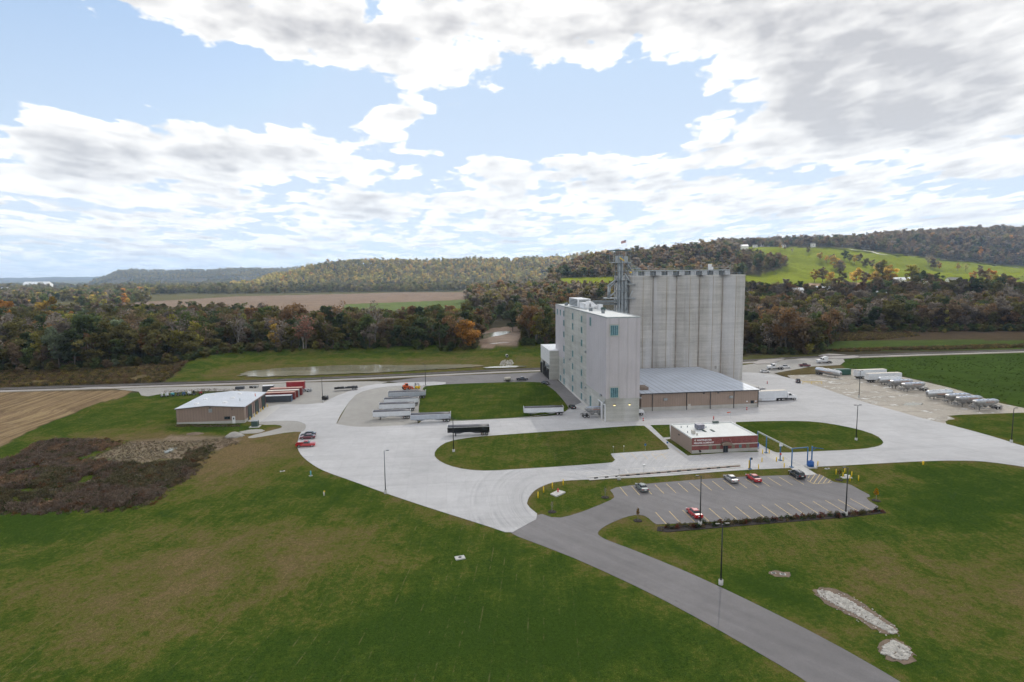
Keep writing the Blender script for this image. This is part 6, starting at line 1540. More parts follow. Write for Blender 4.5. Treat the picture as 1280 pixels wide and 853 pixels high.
house('barn', 'blue-grey roofed shed peeping over the trees right of the silos', 'barn', (996, 373), (14, 9, 4, 7.5), roof='barn_roof', group=GF, win=0, y0_=800)
house('barn', 'tiny white shed peeping over the middle of the right-hand wood', 'barn', (1100.5, 377), (10, 7, 3.2, 8), roof='barn_roof', group=GF, win=0, y0_=800)
def bin_(label, px, r, h_, y0_=850, up=0):
    x, y, z = hit(px[0], px[1], y0_); t = thing('grain_bin', label, 'grain bin', (x, y, z + up), 0, GF); a = MB(); a.cyl((0, 0, -5), (0, 0, h_), r, n=20); a.build('wall', 'alu_pale', t); a = MB(); a.ball((0, 0, h_), r * 1.03, 18, 10, (1, 1, .6)); a.build('dome', 'white_paint', t)
bin_('white domed bin at the edge of the brown farm strip', (1063.5, 360), 5, 2.5, 900)
bin_('tall narrow white farm silo above the right-hand wood', (1035, 372), 2.6, 12, 850, 2)
bin_('white domed silo among trees below the pasture', (1123, 368), 3.4, 7, 900, 2)
t = house('warehouse', 'long white warehouse far across the valley at the left', 'warehouse', (48, 360), (128, 50, 13, 6), roof='white_paint', y0_=2500, win=0)
t = house('warehouse', 'small white end block at the left of the far warehouse', 'warehouse', (36, 360), (36, 30, 19, 6), roof='white_paint', y0_=2500, win=0)
t = house('warehouse', 'tiny far white building at the left edge of the valley', 'warehouse', (7, 366), (22, 14, 8, 6), roof='white_paint', y0_=2000, win=0)
# cattle on the right-hand pasture
random.seed(21)
for k, (px, py) in enumerate([(1262, 346), (1266, 348), (1270, 345), (1274, 349), (1278, 346), (1268, 351), (1240, 343), (1234, 345)]):
    x, y, z = hit(px, py, 900); t = thing('cow', 'black cow grazing on the sunlit pasture at the right edge', 'cow', (x, y, z), random.uniform(0, 6), 'cattle on the right-hand pasture')
    a = MB(); s = 1.35
    secs = [(-1.15, .18, 1.15), (-.95, .34, 1.05), (-.3, .38, .95), (.4, .38, .98), (.85, .3, 1.08), (1.1, .2, 1.1), (1.45, .14, .8), (1.75, .13, .45), (1.95, .06, .35)]
    a.loft([[(x_ * s, r * s * math.cos(q * math.pi / 4), (z_ + r * math.sin(q * math.pi / 4)) * s) for q in range(8)] for x_, r, z_ in secs], True)
    for lx in (-.85, .65):
        for ly in (-.22, .22): a.cyl((lx * s, ly * s, .9 * s), ((lx + (.08 if lx < 0 else 0)) * s, ly * s, .45 * s), .13 * s, .08 * s, n=6); a.cyl(((lx + (.08 if lx < 0 else 0)) * s, ly * s, .47 * s), (lx * s, ly * s, 0), .075 * s, .06 * s, n=6)
    a.build('body', 'black', t)
# ------------------------------------------------------------------ foliage meshes
def leaf_mesh(name, pts, size, clump, rg, up=.35, mat='leaf', aspect=.75):
    n = len(pts)
    nrm = rg.normal(size=(n, 3)); nrm[:, 2] = np.abs(nrm[:, 2]) * (1 + up) ; nrm /= np.linalg.norm(nrm, axis=1)[:, None]
    a = np.cross(nrm, rg.normal(size=(n, 3))); a /= np.linalg.norm(a, axis=1)[:, None]; b = np.cross(nrm, a)
    s = size * rg.uniform(.6, 1.35, n)[:, None]
    v = np.stack([pts - a * s - b * s * aspect * .2, pts - b * s * aspect, pts + a * s + b * s * .15, pts + b * s * aspect], 1).reshape(-1, 3)
    me = bpy.data.meshes.new(name); me.vertices.add(4 * n); me.vertices.foreach_set('co', v.ravel().astype('f'))
    me.loops.add(4 * n); me.loops.foreach_set('vertex_index', np.arange(4 * n, dtype='i'))
    me.polygons.add(n); me.polygons.foreach_set('loop_start', np.arange(0, 4 * n, 4, dtype='i')); me.polygons.foreach_set('loop_total', np.full(n, 4, 'i'))
    me.update()
    at = me.attributes.new('clump', 'FLOAT', 'POINT'); at.data.foreach_set('value', np.repeat(clump, 4).astype('f'))
    me.materials.append(MT[mat]); return me
def crown_mesh(name, seed, R=4.6, z0=3.2, z1=15.5, nleaf=1500, ncl=26, size=.5, shape='round', spread=.30, trunk_r=.28, limbs=9, bark='bark'):
    rg = np.random.default_rng(seed)
    cs = []
    while len(cs) < ncl:
        p = rg.uniform(-1, 1, 3)
        if np.linalg.norm(p) > 1: continue
        h = (p[2] + 1) / 2
        w = {'round': 1.0, 'oval': .8 if h > .6 else 1.0, 'cone': 1.15 - .8 * h, 'vase': .55 + .6 * h}[shape]
        k = rg.uniform(.75, 1.0) if rg.random() < .7 else rg.uniform(.2, .7)
        n_ = p / np.linalg.norm(p)
        c = np.array([n_[0] * k * R * w, n_[1] * k * R * w, z0 + (z1 - z0) * (.5 + .5 * n_[2] * k)])
        cs.append(c)
    cs = np.array(cs); rr = R * spread * rg.uniform(.7, 1.3, ncl); val = rg.uniform(.62, 1.45, ncl)
    wts = rr ** 2 / (rr ** 2).sum(); ids = rg.choice(ncl, nleaf, p=wts)
    d = rg.normal(size=(nleaf, 3)); d /= np.linalg.norm(d, axis=1)[:, None]
    pts = cs[ids] + d * (rr[ids] * rg.uniform(.45, 1.1, nleaf))[:, None] * np.array([1.1, 1.1, .8])
    m_ = leaf_mesh(name, pts, size, val[ids] * rg.uniform(.75, 1.25, nleaf), rg)
    t = MB(); hz = z0 + (z1 - z0) * .62
    bend = rg.uniform(-.5, .5, 2)
    prev = Vector((0, 0, -.5)); pr = trunk_r * 1.25; segs_ = 4
    for k in range(1, segs_ + 1):
        q = Vector((bend[0] * (k / segs_) ** 2, bend[1] * (k / segs_) ** 2, hz * k / segs_)); r = trunk_r * (1 - .75 * k / segs_) + .04
        t.cyl(prev, q, pr, r, n=6, caps=False); prev, pr = q, r
    for k in range(limbs):
        c = Vector(cs[int(rg.integers(ncl))]); zb = rg.uniform(z0 * .7, hz * .85); f = zb / hz; b0 = Vector((bend[0] * f * f, bend[1] * f * f, zb))
        if c.z < zb: c.z = zb + 1.0
        md = b0.lerp(c, .5) + Vector((0, 0, -.3)); r = trunk_r * .45 * (1 - f * .5)
        t.cyl(b0, md, r, r * .6, n=5, caps=False); t.cyl(md, c, r * .6, .03, n=5, caps=False)
        for _ in range(2):
            e = c + Vector(rg.uniform(-1, 1, 3)) * R * .35; t.cyl(md.lerp(c, .5), e, r * .3, .015, n=4, caps=False)
    o = t.build('trunk', bark); tm = o.data; bpy.data.objects.remove(o)
    return m_, tm
VAR = []
spec = [dict(shape='round', R=5.0, z1=15), dict(shape='round', R=4.3, z1=14, ncl=20), dict(shape='oval', R=4.0, z1=17.5, ncl=30), dict(shape='vase', R=4.8, z1=16, ncl=22, nleaf=1100),
        dict(shape='cone', R=3.8, z1=17, ncl=30), dict(shape='vase', R=4.6, z1=17, nleaf=420, ncl=20, size=.4, spread=.42, limbs=22, trunk_r=.34, bark='bark_pale', z0=4), dict(shape='round', R=4.4, z1=15.5, nleaf=520, ncl=22, size=.4, spread=.4, limbs=20, trunk_r=.32, z0=3.6),
        dict(shape='oval', R=3.6, z1=14.5, nleaf=900, ncl=24), dict(shape='round', R=5.4, z1=12, z0=1.4, ncl=30), dict(shape='vase', R=5.6, z1=18, nleaf=900, ncl=18, spread=.34, limbs=14, z0=4)]
for i, s in enumerate(spec): VAR.append(crown_mesh('foliage', 100 + i, **{**dict(nleaf=1500), **s}))
# far variants without trunk
PALK = 2.45
PAL = dict(olive=(.066, .06, .023), green=(.052, .066, .023), dgreen=(.034, .044, .02), pgreen=(.082, .098, .062), rust=(.105, .066, .034), brown=(.085, .063, .038), grey=(.1, .086, .07), orange=(.19, .1, .026), ygreen=(.125, .115, .03), gold=(.19, .135, .034), red=(.115, .058, .042), dark=(.045, .036, .027))
def pick(rg, w):
    k = list(w); p = np.array([w[x] for x in k], float); return k[rg.choice(len(k), p=p / p.sum())]
PAL = {k: tuple(v * PALK for v in c) for k, c in PAL.items()}
W_LEFT = dict(olive=6, green=2.5, dgreen=2, rust=1.7, brown=3, grey=3.2, ygreen=.8, pgreen=.5, orange=.12)
W_EAST = dict(olive=5, brown=4, grey=4, dgreen=1.8, rust=1.3, green=.8, ygreen=.3, dark=1)
W_FLAT = dict(olive=5, green=2.5, gold=.6, ygreen=1.2, brown=2.5, orange=.2, dgreen=2.5, grey=1.5)
W_MID = dict(gold=3, ygreen=3, olive=4, dgreen=2, orange=.8, brown=1.5, green=2)
W_NEAR = dict(brown=5, dark=2, rust=1.6, olive=3.5, dgreen=2, orange=.15, grey=1.5)
W_TOP = dict(brown=5, rust=2, grey=2.5, dgreen=1.5, olive=2.5, red=.5, orange=.15)
rg = np.random.default_rng(77)
def grid_pts(y0, y1, pxa, pxb, sp):
    """jittered points between two distances and two directions"""
    X = []; w = lambda p, y: (p - 640) / 764.7 * y
    ys = np.arange(y0, y1, sp)
    out = []
    for y in ys:
        xs = np.arange(w(pxa, y), w(pxb, y), sp); out.append(np.stack([xs + rg.uniform(-.42, .42, len(xs)) * sp, np.full(len(xs), y) + rg.uniform(-.42, .42, len(xs)) * sp], 1))
    p = np.concatenate(out); xw = p[:, 0] * cy_ + p[:, 1] * sy_; yw = -p[:, 0] * sy_ + p[:, 1] * cy_
    z = height(xw, yw)[0]; px, py = project(xw, yw, z)
    return xw, yw, z, px, py, p[:, 1]
belt_L = [(-420, 470), (-100, 467), (0, 464), (100, 461.5), (190, 455), (240, 449), (262, 443), (300, 439.5), (330, 438.5), (420, 436), (505, 433.5), (520, 437), (560, 437.5), (598, 433), (606, 420), (614, 405), (622, 398), (645, 402), (652, 420), (650, 431), (660, 433), (700, 430), (760, 428), (760, 392), (600, 393), (-420, 393)]
belt_R = [(900, 440), (930, 443), (985, 442), (1022, 441), (1034, 436), (1040, 425), (1050, 414), (1120, 414), (1280, 412.5), (1600, 405), (1600, 384), (900, 384)]
x, y, z, px, py, yf = grid_pts(330, 830, -160, 1500, 9.3)
k = inpoly(px, py, belt_L) | inpoly(px, py, belt_R)
k &= ~((px > 710) & (px < 890))
clear_ = inpoly(px, py, [(300, 393), (600, 393), (600, 402), (420, 404), (300, 400)]); k &= ~clear_
# thin out the middle of the left wood where the river shows through
thin = inpoly(px, py, [(340, 435), (600, 426), (600, 416), (340, 424)]); k &= ~(thin & (rg.random(len(px)) < .6))
thin = inpoly(px, py, [(90, 410), (620, 405), (620, 398), (90, 400)]); k &= ~(thin & (rg.random(len(px)) < .55))
B_ = np.stack([x, y, z, px, py, yf], 1)[k]
B_ = B_[np.argsort(B_[:, 5])]
inview = (B_[:, 3] > -15) & (B_[:, 3] < 1295) & ~((B_[:, 3] > 690) & (B_[:, 3] < 922))
cand = np.where(inview)[0]
NIND = 255
# special trees
special = [((2, 416), 'orange', 0, 1.75, 'big golden orange tree at the left edge behind the wood'), ((62, 410), 'gold', 1, 1.75, 'golden yellow tree rising behind the left wood near the edge'),
           ((78, 455), 'pgreen', 7, .82, 'pale blue-green tree at the front of the left wood'), ((106, 450), 'rust', 0, .95, 'rust orange tree next to the pale blue-green one'),
           ((142, 448), 'grey', 5, 1.15, 'bare grey-brown tree in the left wood with a spreading crown'), ((182, 448), 'pgreen', 8, .95, 'grey-green bushy tree in the middle of the left wood'),
           ((225, 446), 'ygreen', 8, .9, 'yellow-olive bushy tree near the corner of the levee'), ((345, 440), 'gold', 7, .9, 'small yellow tree beyond the pond with a thin trunk'),
           ((383, 441), 'red', 6, 1.25, 'tall reddish tree with visible pale branches beyond the pond'), ((428, 425), 'rust', 5, 1.3, 'tall reddish-brown half bare tree behind the yellowish ones'),
           ((547, 409), 'dgreen', 4, 1.1, 'dark narrow tree standing above the wood beside the field'), ((586, 410), 'dgreen', 2, 1.05, 'dark tree above the wood at the river end'),
           ((1004, 441), 'brown', 8, 1.2, 'round brown tree at the front corner of the right-hand wood'), ((953, 425), 'orange', 1, .9, 'orange tree in the wood just right of the silos'),
           ((670, 431), 'rust', 5, 1.25, 'half bare rust tree at the wood edge beside the mill'), ((641, 415), 'dgreen', 2, 1.0, 'dark green tree on the far bank above the sand bar'),
           ((30, 460), 'dgreen', 8, .9, 'dark green bushy tree low at the left edge of the wood'), ((145, 460), 'pgreen', 8, .38, 'small silvery bush at the foot of the left wood')]
def place_tree(x, y, z, col, var, s, rz, label, group=None, jit=.15, name='autumn_tree'):
    t = bpy.data.objects.new(name, None); COL.objects.link(t); t.location = (x, y, z); t.rotation_euler.z = rz; t.scale = (s, s, s * random.uniform(.92, 1.1))
    tag(t, label, 'tree', group)
    c = np.array(PAL[col]) * random.uniform(1 - jit, 1 + jit)
    o = bpy.data.objects.new('crown', VAR[var][0]); COL.objects.link(o); o.parent = t; o['tint'] = [float(c[0]), float(c[1]), float(c[2]), 1.0]
    if var in (5, 6, 9) or s > .2: 
        q = bpy.data.objects.new('trunk', VAR[var][1]); COL.objects.link(q); q.parent = t
    return t
random.seed(3)
for (p_, c, v, s, lb) in special:
    a, b = G(*p_); place_tree(a, b, gz(a, b), c, v, s * (1.25 if s > .5 else 1), random.uniform(0, 6), lb)
word = dict(olive='olive brown', green='green', dgreen='dark green', pgreen='pale grey-green', rust='rust brown', brown='brown', grey='half bare grey', orange='orange', ygreen='yellow-green', gold='golden', red='reddish', dark='dark brown')
ind = cand[:NIND]
for i in ind:
    X_, Y_, Z_, P_, Q_, F_ = B_[i]
    east = P_ > 900; c = pick(rg, W_EAST if east else W_LEFT)
    v = {'grey': [5, 6, 9], 'rust': [6, 0, 9, 3], 'brown': [0, 3, 6, 9, 1], 'dgreen': [2, 4, 8, 7]}.get(c, [0, 1, 2, 3, 7, 8]); v = v[rg.integers(len(v))]
    zone = 'in the wood right of the silos' if east else ('in the wood behind the pond' if P_ > 262 else 'in the wood left of the pond') if P_ < 640 else 'in the wood beside the mill'
    place_tree(X_, Y_, Z_, c, v, float(np.clip(rg.normal(1.22, .24), .65, 1.75)), float(rg.uniform(0, 6.28)), word[c] + ' tree ' + zone, word[c] + ' trees ' + zone)
# pasture trees, one by one
past_t = [(928, 345, 'dgreen', 8, .8), (948, 338, 'dgreen', 0, .9), (958, 336, 'olive', 1, .9), (968, 338, 'dgreen', 0, .8), (975, 312.5, 'gold', 7, .5), (981, 313.5, 'brown', 7, .45), (990, 317, 'grey', 5, .45), (1010, 317, 'brown', 1, .5),
          (1025, 326, 'gold', 1, .65), (1033, 329, 'orange', 6, .6), (1043, 336, 'gold', 0, .95), (1049, 341, 'brown', 8, 1.0), (1040, 329, 'brown', 1, .7), (1056, 326, 'dgreen', 0, .8), (1062, 328, 'olive', 1, .7), (1068, 331, 'gold', 7, .65), (1074, 329, 'brown', 0, .7), (1082, 334, 'olive', 8, .75), (1090, 336, 'brown', 1, .7), (1098, 341, 'gold', 0, .8),
          (1160, 333, 'grey', 5, .8), (1166, 336, 'brown', 8, .9), (1174, 337, 'orange', 1, .55), (1197, 339, 'gold', 7, .6), (1207, 340, 'ygreen', 6, .6), (1224, 340, 'brown', 1, .6),
          (1018, 353, 'gold', 1, .8), (1028, 353, 'brown', 0, .75), (1038, 354, 'gold', 8, .7), (1052, 355, 'olive', 1, .7), (1070, 356, 'gold', 0, .85), (1080, 357, 'brown', 1, .8), (1092, 357, 'gold', 8, .9), (1103, 357, 'olive', 0, 1.2), (1112, 358, 'gold', 1, 1.1), (1138, 360, 'ygreen', 2, 1.0), (1150, 361, 'dgreen', 0, .9), (1162, 361, 'brown', 8, .9), (1172, 361, 'dgreen', 1, .8),
          (1200, 359, 'dgreen', 4, .5), (1207, 359, 'dgreen', 4, .45), (1214, 359, 'dgreen', 4, .5), (1216, 352, 'orange', 1, .6), (1228, 357, 'brown', 0, .8), (1238, 354, 'orange', 1, .8), (1245, 360, 'ygreen', 8, .8), (1256, 362, 'olive', 0, .8), (1147, 348, 'ygreen', 7, .7)]
for (a, b, c, v, s) in past_t:
    h3 = hit(a, b, 900)
    where = 'at the foot of the bright pasture' if b > 350 else ('on the left slope of the bright pasture' if a < 1000 else ('along the pasture hedge' if a < 1110 else 'on the open pasture below the hill road'))
    place_tree(*h3, c, v, s * 2.2, random.uniform(0, 6), word[c] + ' tree ' + where, word[c] + ' trees ' + where)

# everything farther off: one woodland
rest = [B_[np.setdiff1d(np.arange(len(B_)), ind)][:, :6]]
tint = [np.array([PAL[pick(rg, W_EAST if p_ > 900 else W_LEFT)] for p_ in rest[0][:, 3]])]
sc_ = [np.clip(rg.normal(1.2, .24, len(rest[0])), .65, 1.7) * np.where((rest[0][:, 5] > 560) & (rest[0][:, 3] < 640), .74, 1.0)]
def zone(y0, y1, pa, pb, sp, W, s, keep):
    x, y, z, px, py, yf = grid_pts(y0, y1, pa, pb, sp); k = keep(px, py, yf) & (rg.random(len(px)) < .93)
    a = np.stack([x, y, z, px, py, yf], 1)[k]; rest.append(a)
    cl = fbm(a[:, 0] / 90, a[:, 1] / 90, 3, 31)
    tt = np.array([PAL[pick(rg, W)] for _ in range(len(a))]); mean = tt.mean(0); k_ = 0 if y0 < 1700 else (.5 if y0 < 4000 else .8)
    tt = (tt * (1 - k_) + mean * k_) * (.7 + .6 * fbm(a[:, 0] / (y0 / 22), a[:, 1] / (y0 / 22), 3, 61))[:, None]
    tint.append(tt * (1.45 if W is W_MID and y0 < 4000 else 1.0)); sc_.append(np.clip(rg.normal(s, s * .22, len(a)), s * .5, s * 1.6))  # leaf colour of the middle hills is lifted to look sunlit
ip = lambda P: (lambda px, py: inpoly(px, py, P))
open_hill = [(700, 347.5), (770, 346), (770, 354), (700, 354.5)]
pasture = [(895, 346), (950, 344), (975, 336), (985, 331), (955, 325), (932, 319), (915, 312), (926, 309), (1040, 308.5), (1062, 310), (1121, 317.5), (1180, 324), (1290, 335), (1600, 350), (1600, 368), (1290, 366), (1190, 364), (1160, 361), (1010, 361), (895, 353)]
def k_east(px, py, yf):
    return (px > 640) & ~inpoly(px, py, open_hill) & ~(inpoly(px, py, pasture) & (yf < 1990)) & ~((yf < 1000) & (px > 1005) & (px < 1175) & (yf > 940))
zone(830, 1200, 560, 1480, 10, W_EAST, 1.1, lambda px, py, yf: ((px > 585)) & k_east(np.maximum(px, 641), py, yf) & ~((px < 705) & (yf > 1100) & (yf < 1130)))
zone(1200, 2000, 690, 1480, 13.5, W_NEAR, 1.25, k_east)
zone(2000, 2500, 850, 1500, 16, W_TOP, 1.35, lambda px, py, yf: px > 850)
zone(850, 1750, -160, 195, 14, W_FLAT, 1.15, lambda px, py, yf: (py < 384) & ((px < 186) | (py < 368)) & ((fbm(px / 40, yf / 160, 3, 8) > .36) | (yf > 1300)))
zone(1200, 1750, 590, 700, 11, W_NEAR, .85, lambda px, py, yf: px > 592)
zone(1760, 2350, -160, 720, 15, W_FLAT, 1.3, lambda px, py, yf: (yf > 1790 + (px < 330) * 60) & (yf < 1950) | (fbm(px / 40, yf / 160, 3, 12) > .5))
zone(2350, 3000, 250, 900, 19, W_MID, 1.4, lambda px, py, yf: px > 290)
zone(2350, 4600, -160, 300, 24, W_FLAT, 1.1, lambda px, py, yf: (fbm(px / 30, yf / 300, 3, 14) > .46) & ~((px > 18) & (px < 75) & (yf > 2700) & (yf < 3500)))
zone(4650, 5600, 110, 760, 26, W_MID, 1.25, lambda px, py, yf: px > 112)
S0 = np.concatenate(sc_); R0 = np.concatenate(rest)
low = (((R0[:, 3] > 693) & (R0[:, 3] < 782)) | ((R0[:, 3] > 885) & (R0[:, 3] < 1290))) & (R0[:, 5] > 900) & (R0[:, 5] < 1075)
S0[low] *= .42; sc_ = [S0]
A_ = np.concatenate(rest); T_ = np.concatenate(tint); S_ = np.concatenate(sc_)
print('woodland trees', len(A_), 'individual', len(ind))
# shrubs along the wood edges
x, y, z, px, py, yf = grid_pts(325, 520, -100, 1450, 4.2)
edge = (inpoly(px, py, [(-300, 473), (0, 467), (100, 464.5), (195, 458), (245, 452), (265, 446), (330, 441), (500, 436.5), (560, 440), (600, 436), (600, 431), (500, 432), (330, 437), (262, 441), (190, 452), (0, 460), (-300, 466)]) |
        inpoly(px, py, [(652, 433), (700, 431), (700, 427), (652, 428)]) | inpoly(px, py, [(905, 444), (985, 444.5), (1022, 443), (1040, 430), (1050, 417), (1280, 415), (1500, 411), (1500, 408), (1280, 412), (1050, 413), (1036, 426), (1022, 440), (985, 441), (905, 441)])) & (rg.random(len(px)) < .75)
sx = np.stack([x, y, z, px, py, yf], 1)[edge]; A_ = np.concatenate([A_, sx]); T_ = np.concatenate([T_, np.array([PAL[pick(rg, dict(dgreen=3, olive=3, green=2, brown=2, ygreen=.5))] for _ in range(len(sx))])]); S_ = np.concatenate([S_, rg.uniform(.2, .55, len(sx))])

def scatter(name, pts, tints, scales, variants, nvar_ids, label, cat, zs=None):
    """one object: leafy meshes instanced on its points"""
    n = len(pts); me = bpy.data.meshes.new(name); me.vertices.add(n); me.vertices.foreach_set('co', np.asarray(pts, 'f').ravel()); me.update()
    def at(nm, typ, arr, key): a = me.attributes.new(nm, typ, 'POINT'); a.data.foreach_set(key, np.asarray(arr).ravel())
    at('sc', 'FLOAT', np.asarray(scales, 'f'), 'value'); at('rot', 'FLOAT', rg.uniform(0, 6.28, n).astype('f'), 'value'); at('vid', 'INT', np.asarray(nvar_ids, 'i'), 'value')
    at('tint', 'FLOAT_COLOR', np.concatenate([tints, np.ones((n, 1))], 1).astype('f'), 'color')
    o = bpy.data.objects.new(name, me); COL.objects.link(o)
    ng = bpy.data.node_groups.new(name, 'GeometryNodeTree'); ng.interface.new_socket('Geometry', in_out='INPUT', socket_type='NodeSocketGeometry'); ng.interface.new_socket('Geometry', in_out='OUTPUT', socket_type='NodeSocketGeometry')
    nn = ng.nodes.new; gi = nn('NodeGroupInput'); go = nn('NodeGroupOutput'); ip_ = nn('GeometryNodeInstanceOnPoints'); jn = nn('GeometryNodeJoinGeometry')
    for v in reversed(variants):
        oi = nn('GeometryNodeObjectInfo'); oi.inputs['Object'].default_value = v; oi.transform_space = 'ORIGINAL'; oi.inputs['As Instance'].default_value = True
        ng.links.new(oi.outputs['Geometry'], jn.inputs[0])
    def na(nm, typ): a = nn('GeometryNodeInputNamedAttribute'); a.data_type = typ; a.inputs['Name'].default_value = nm; return a.outputs['Attribute']
    cx = nn('ShaderNodeCombineXYZ'); ng.links.new(na('rot', 'FLOAT'), cx.inputs[2])
    er = nn('FunctionNodeEulerToRotation'); ng.links.new(cx.outputs[0], er.inputs[0])
    ng.links.new(gi.outputs[0], ip_.inputs['Points']); ng.links.new(jn.outputs[0], ip_.inputs['Instance']); ip_.inputs['Pick Instance'].default_value = True
    ng.links.new(na('vid', 'INT'), ip_.inputs['Instance Index']); ng.links.new(er.outputs[0], ip_.inputs['Rotation']); ng.links.new(na('sc', 'FLOAT'), ip_.inputs['Scale'])
    ng.links.new(ip_.outputs[0], go.inputs[0]); md = o.modifiers.new('scatter', 'NODES'); md.node_group = ng
    return tag(o, label, cat, kind='stuff')
def proto(mesh):
    o = bpy.data.objects.new(mesh.name, mesh); return o
protos = [proto(v[0]) for v in VAR]
vid = rg.choice([0, 1, 2, 3, 4, 7, 8, 9, 6], len(A_)); vid = np.where(S_ < .56, 8, vid)
scatter('woodland', A_[:, :3] - np.array([0, 0, .5]), T_, S_, protos, vid, 'autumn woods filling the valley floor and covering the hills behind the plant', 'woodland')

# ------------------------------------------------------------------ bushes, brush and weeds
def bush_mesh(name, seed, n, R, h_, size, twig=False):
    rg2 = np.random.default_rng(seed); d = rg2.normal(size=(n, 3)); d /= np.linalg.norm(d, axis=1)[:, None]; d[:, 2] = np.abs(d[:, 2])
    r = rg2.uniform(.4, 1, n) ** .6; ang = np.arctan2(d[:, 1], d[:, 0]); lob = 1 + .25 * np.sin(ang * 3 + seed) + .15 * np.sin(ang * 5 + 2 * seed)
    p = d * (r * lob)[:, None] * np.array([R, R, h_])
    return leaf_mesh(name, p, size, rg2.uniform(.55, 1.5, n), rg2, up=.1, aspect=.35 if twig else .75)
BUSH = [bush_mesh('foliage', 300 + k, 150, .75, .95, .11) for k in range(3)]
TWIG = [bush_mesh('twigs', 320 + k, 130, 1.0, 1.15, .2, True) for k in range(4)]
P = [G(*p) for p in [(-260, 640), (0, 641), (60, 639), (150, 636), (190, 628), (218, 612), (225, 604), (240, 596), (262, 572), (273, 560), (268, 555), (240, 560), (222, 572), (180, 578), (150, 577), (108, 571), (125, 566), (155, 556), (158, 552), (130, 548), (70, 548.5), (40, 556), (18, 567), (0, 573), (-260, 620)]]
xs = [p[0] for p in P]; ys = [p[1] for p in P]; n = 26000
x = rg.uniform(min(xs), max(xs), n); y = rg.uniform(min(ys), max(ys), n); ok = inpoly(x, y, P); x, y = x[ok], y[ok]
edge_f = fbm(x / 7, y / 7, 3, 44); keep = edge_f > .27; x, y = x[keep], y[keep]
Pe = np.array(P + [P[0]]); de_ = segdist(x, y, Pe); kk = rg.random(len(x)) < np.clip(de_ / 7 + .12, 0, 1); x, y, de_ = x[kk], y[kk], de_[kk]
cn = fbm(x / 16, y / 16, 3, 45); cols = np.where(cn[:, None] > .6, np.array([.25, .165, .105]), np.where(cn[:, None] > .42, np.array([.19, .145, .11]), np.array([.15, .13, .075]))) * rg.uniform(.65, 1.35, len(x))[:, None]
rr_ = rg.random(len(x)); cols[rr_ < .07] = (.16, .08, .04); cols[(rr_ > .07) & (rr_ < .15)] = (.055, .075, .025); cols[rr_ > .96] = (.22, .19, .16)
scatter('brush', np.stack([x, y, zat(x, y) - .05], 1), cols, rg.uniform(.4, 1.1, len(x)) * (.6 + .7 * fbm(x / 5, y / 5, 2, 46)) * np.clip(.5 + de_ / 9, 0, 1), [proto(m_) for m_ in TWIG], rg.integers(0, 4, len(x)), 'dark brown tangle of dry brush on the left lawn', 'brush')
# sparse tan weeds round the bare patch, meadow weeds and hedgerow scrub
def region_scatter(name, polys, n, cols_, smin, smax, label, cat, keep=.0, world=False):
    X = []; C_ = []
    for P0, w in polys:
        P = [G(*p) for p in P0]; xs = [p[0] for p in P]; ys = [p[1] for p in P]; m_ = int(n * w)
        x = rg.uniform(min(xs), max(xs), m_); y = rg.uniform(min(ys), max(ys), m_); ok = inpoly(x, y, P) & (fbm(x / 9, y / 9, 2, 50) > keep); X.append(np.stack([x[ok], y[ok]], 1))
    X = np.concatenate(X); c = np.array(cols_)[rg.integers(0, len(cols_), len(X))] * rg.uniform(.7, 1.3, len(X))[:, None]
    scatter(name, np.stack([X[:, 0], X[:, 1], zat(X[:, 0], X[:, 1]) - .05], 1), c, rg.uniform(smin, smax, len(X)), [proto(m_) for m_ in TWIG], rg.integers(0, 4, len(X)), label, cat)
region_scatter('meadow_weeds', [([(-200, 474), (0, 465), (100, 463), (205, 456), (247, 450), (204, 478), (100, 481.5), (0, 484), (-200, 491)], 1.0), ([(1030, 427), (1045, 414), (1140, 414), (1150, 420), (1100, 425)], .6), ([(1020, 439), (1060, 437), (1280, 431), (1500, 425), (1500, 428), (1280, 435), (1060, 440)], .5)], 9000,
               [(.2, .15, .075), (.15, .12, .06), (.23, .18, .05), (.08, .085, .035), (.16, .1, .06)], .5, 1.3, 'tan and rusty weeds along the tracks and the edges of the woods', 'weeds', .3)
region_scatter('dry_weeds', [([(110, 572), (160, 552), (230, 552), (290, 546), (300, 555), (262, 562), (225, 570), (170, 578)], 1.0), ([(205, 489), (250, 486), (300, 486.5), (300, 490), (205, 494)], .3), ([(220, 533), (300, 531), (300, 533.5), (220, 536)], .25)], 3200,
               [(.24, .19, .14), (.2, .16, .12), (.15, .12, .07)], .1, .28, 'short dry weeds around the bare earth patch and the workshop', 'weeds')
region_scatter('field_tufts', [([(1062, 461), (1060, 449), (1280, 442), (1500, 436), (1500, 560), (1330, 522), (1253, 503), (1190, 484), (1132, 470)], 1.0)], 9000, [(.06, .1, .02), (.07, .11, .026), (.055, .09, .02)], .18, .45, 'low rough green growth in the field beside the tankers', 'ground cover', .4)

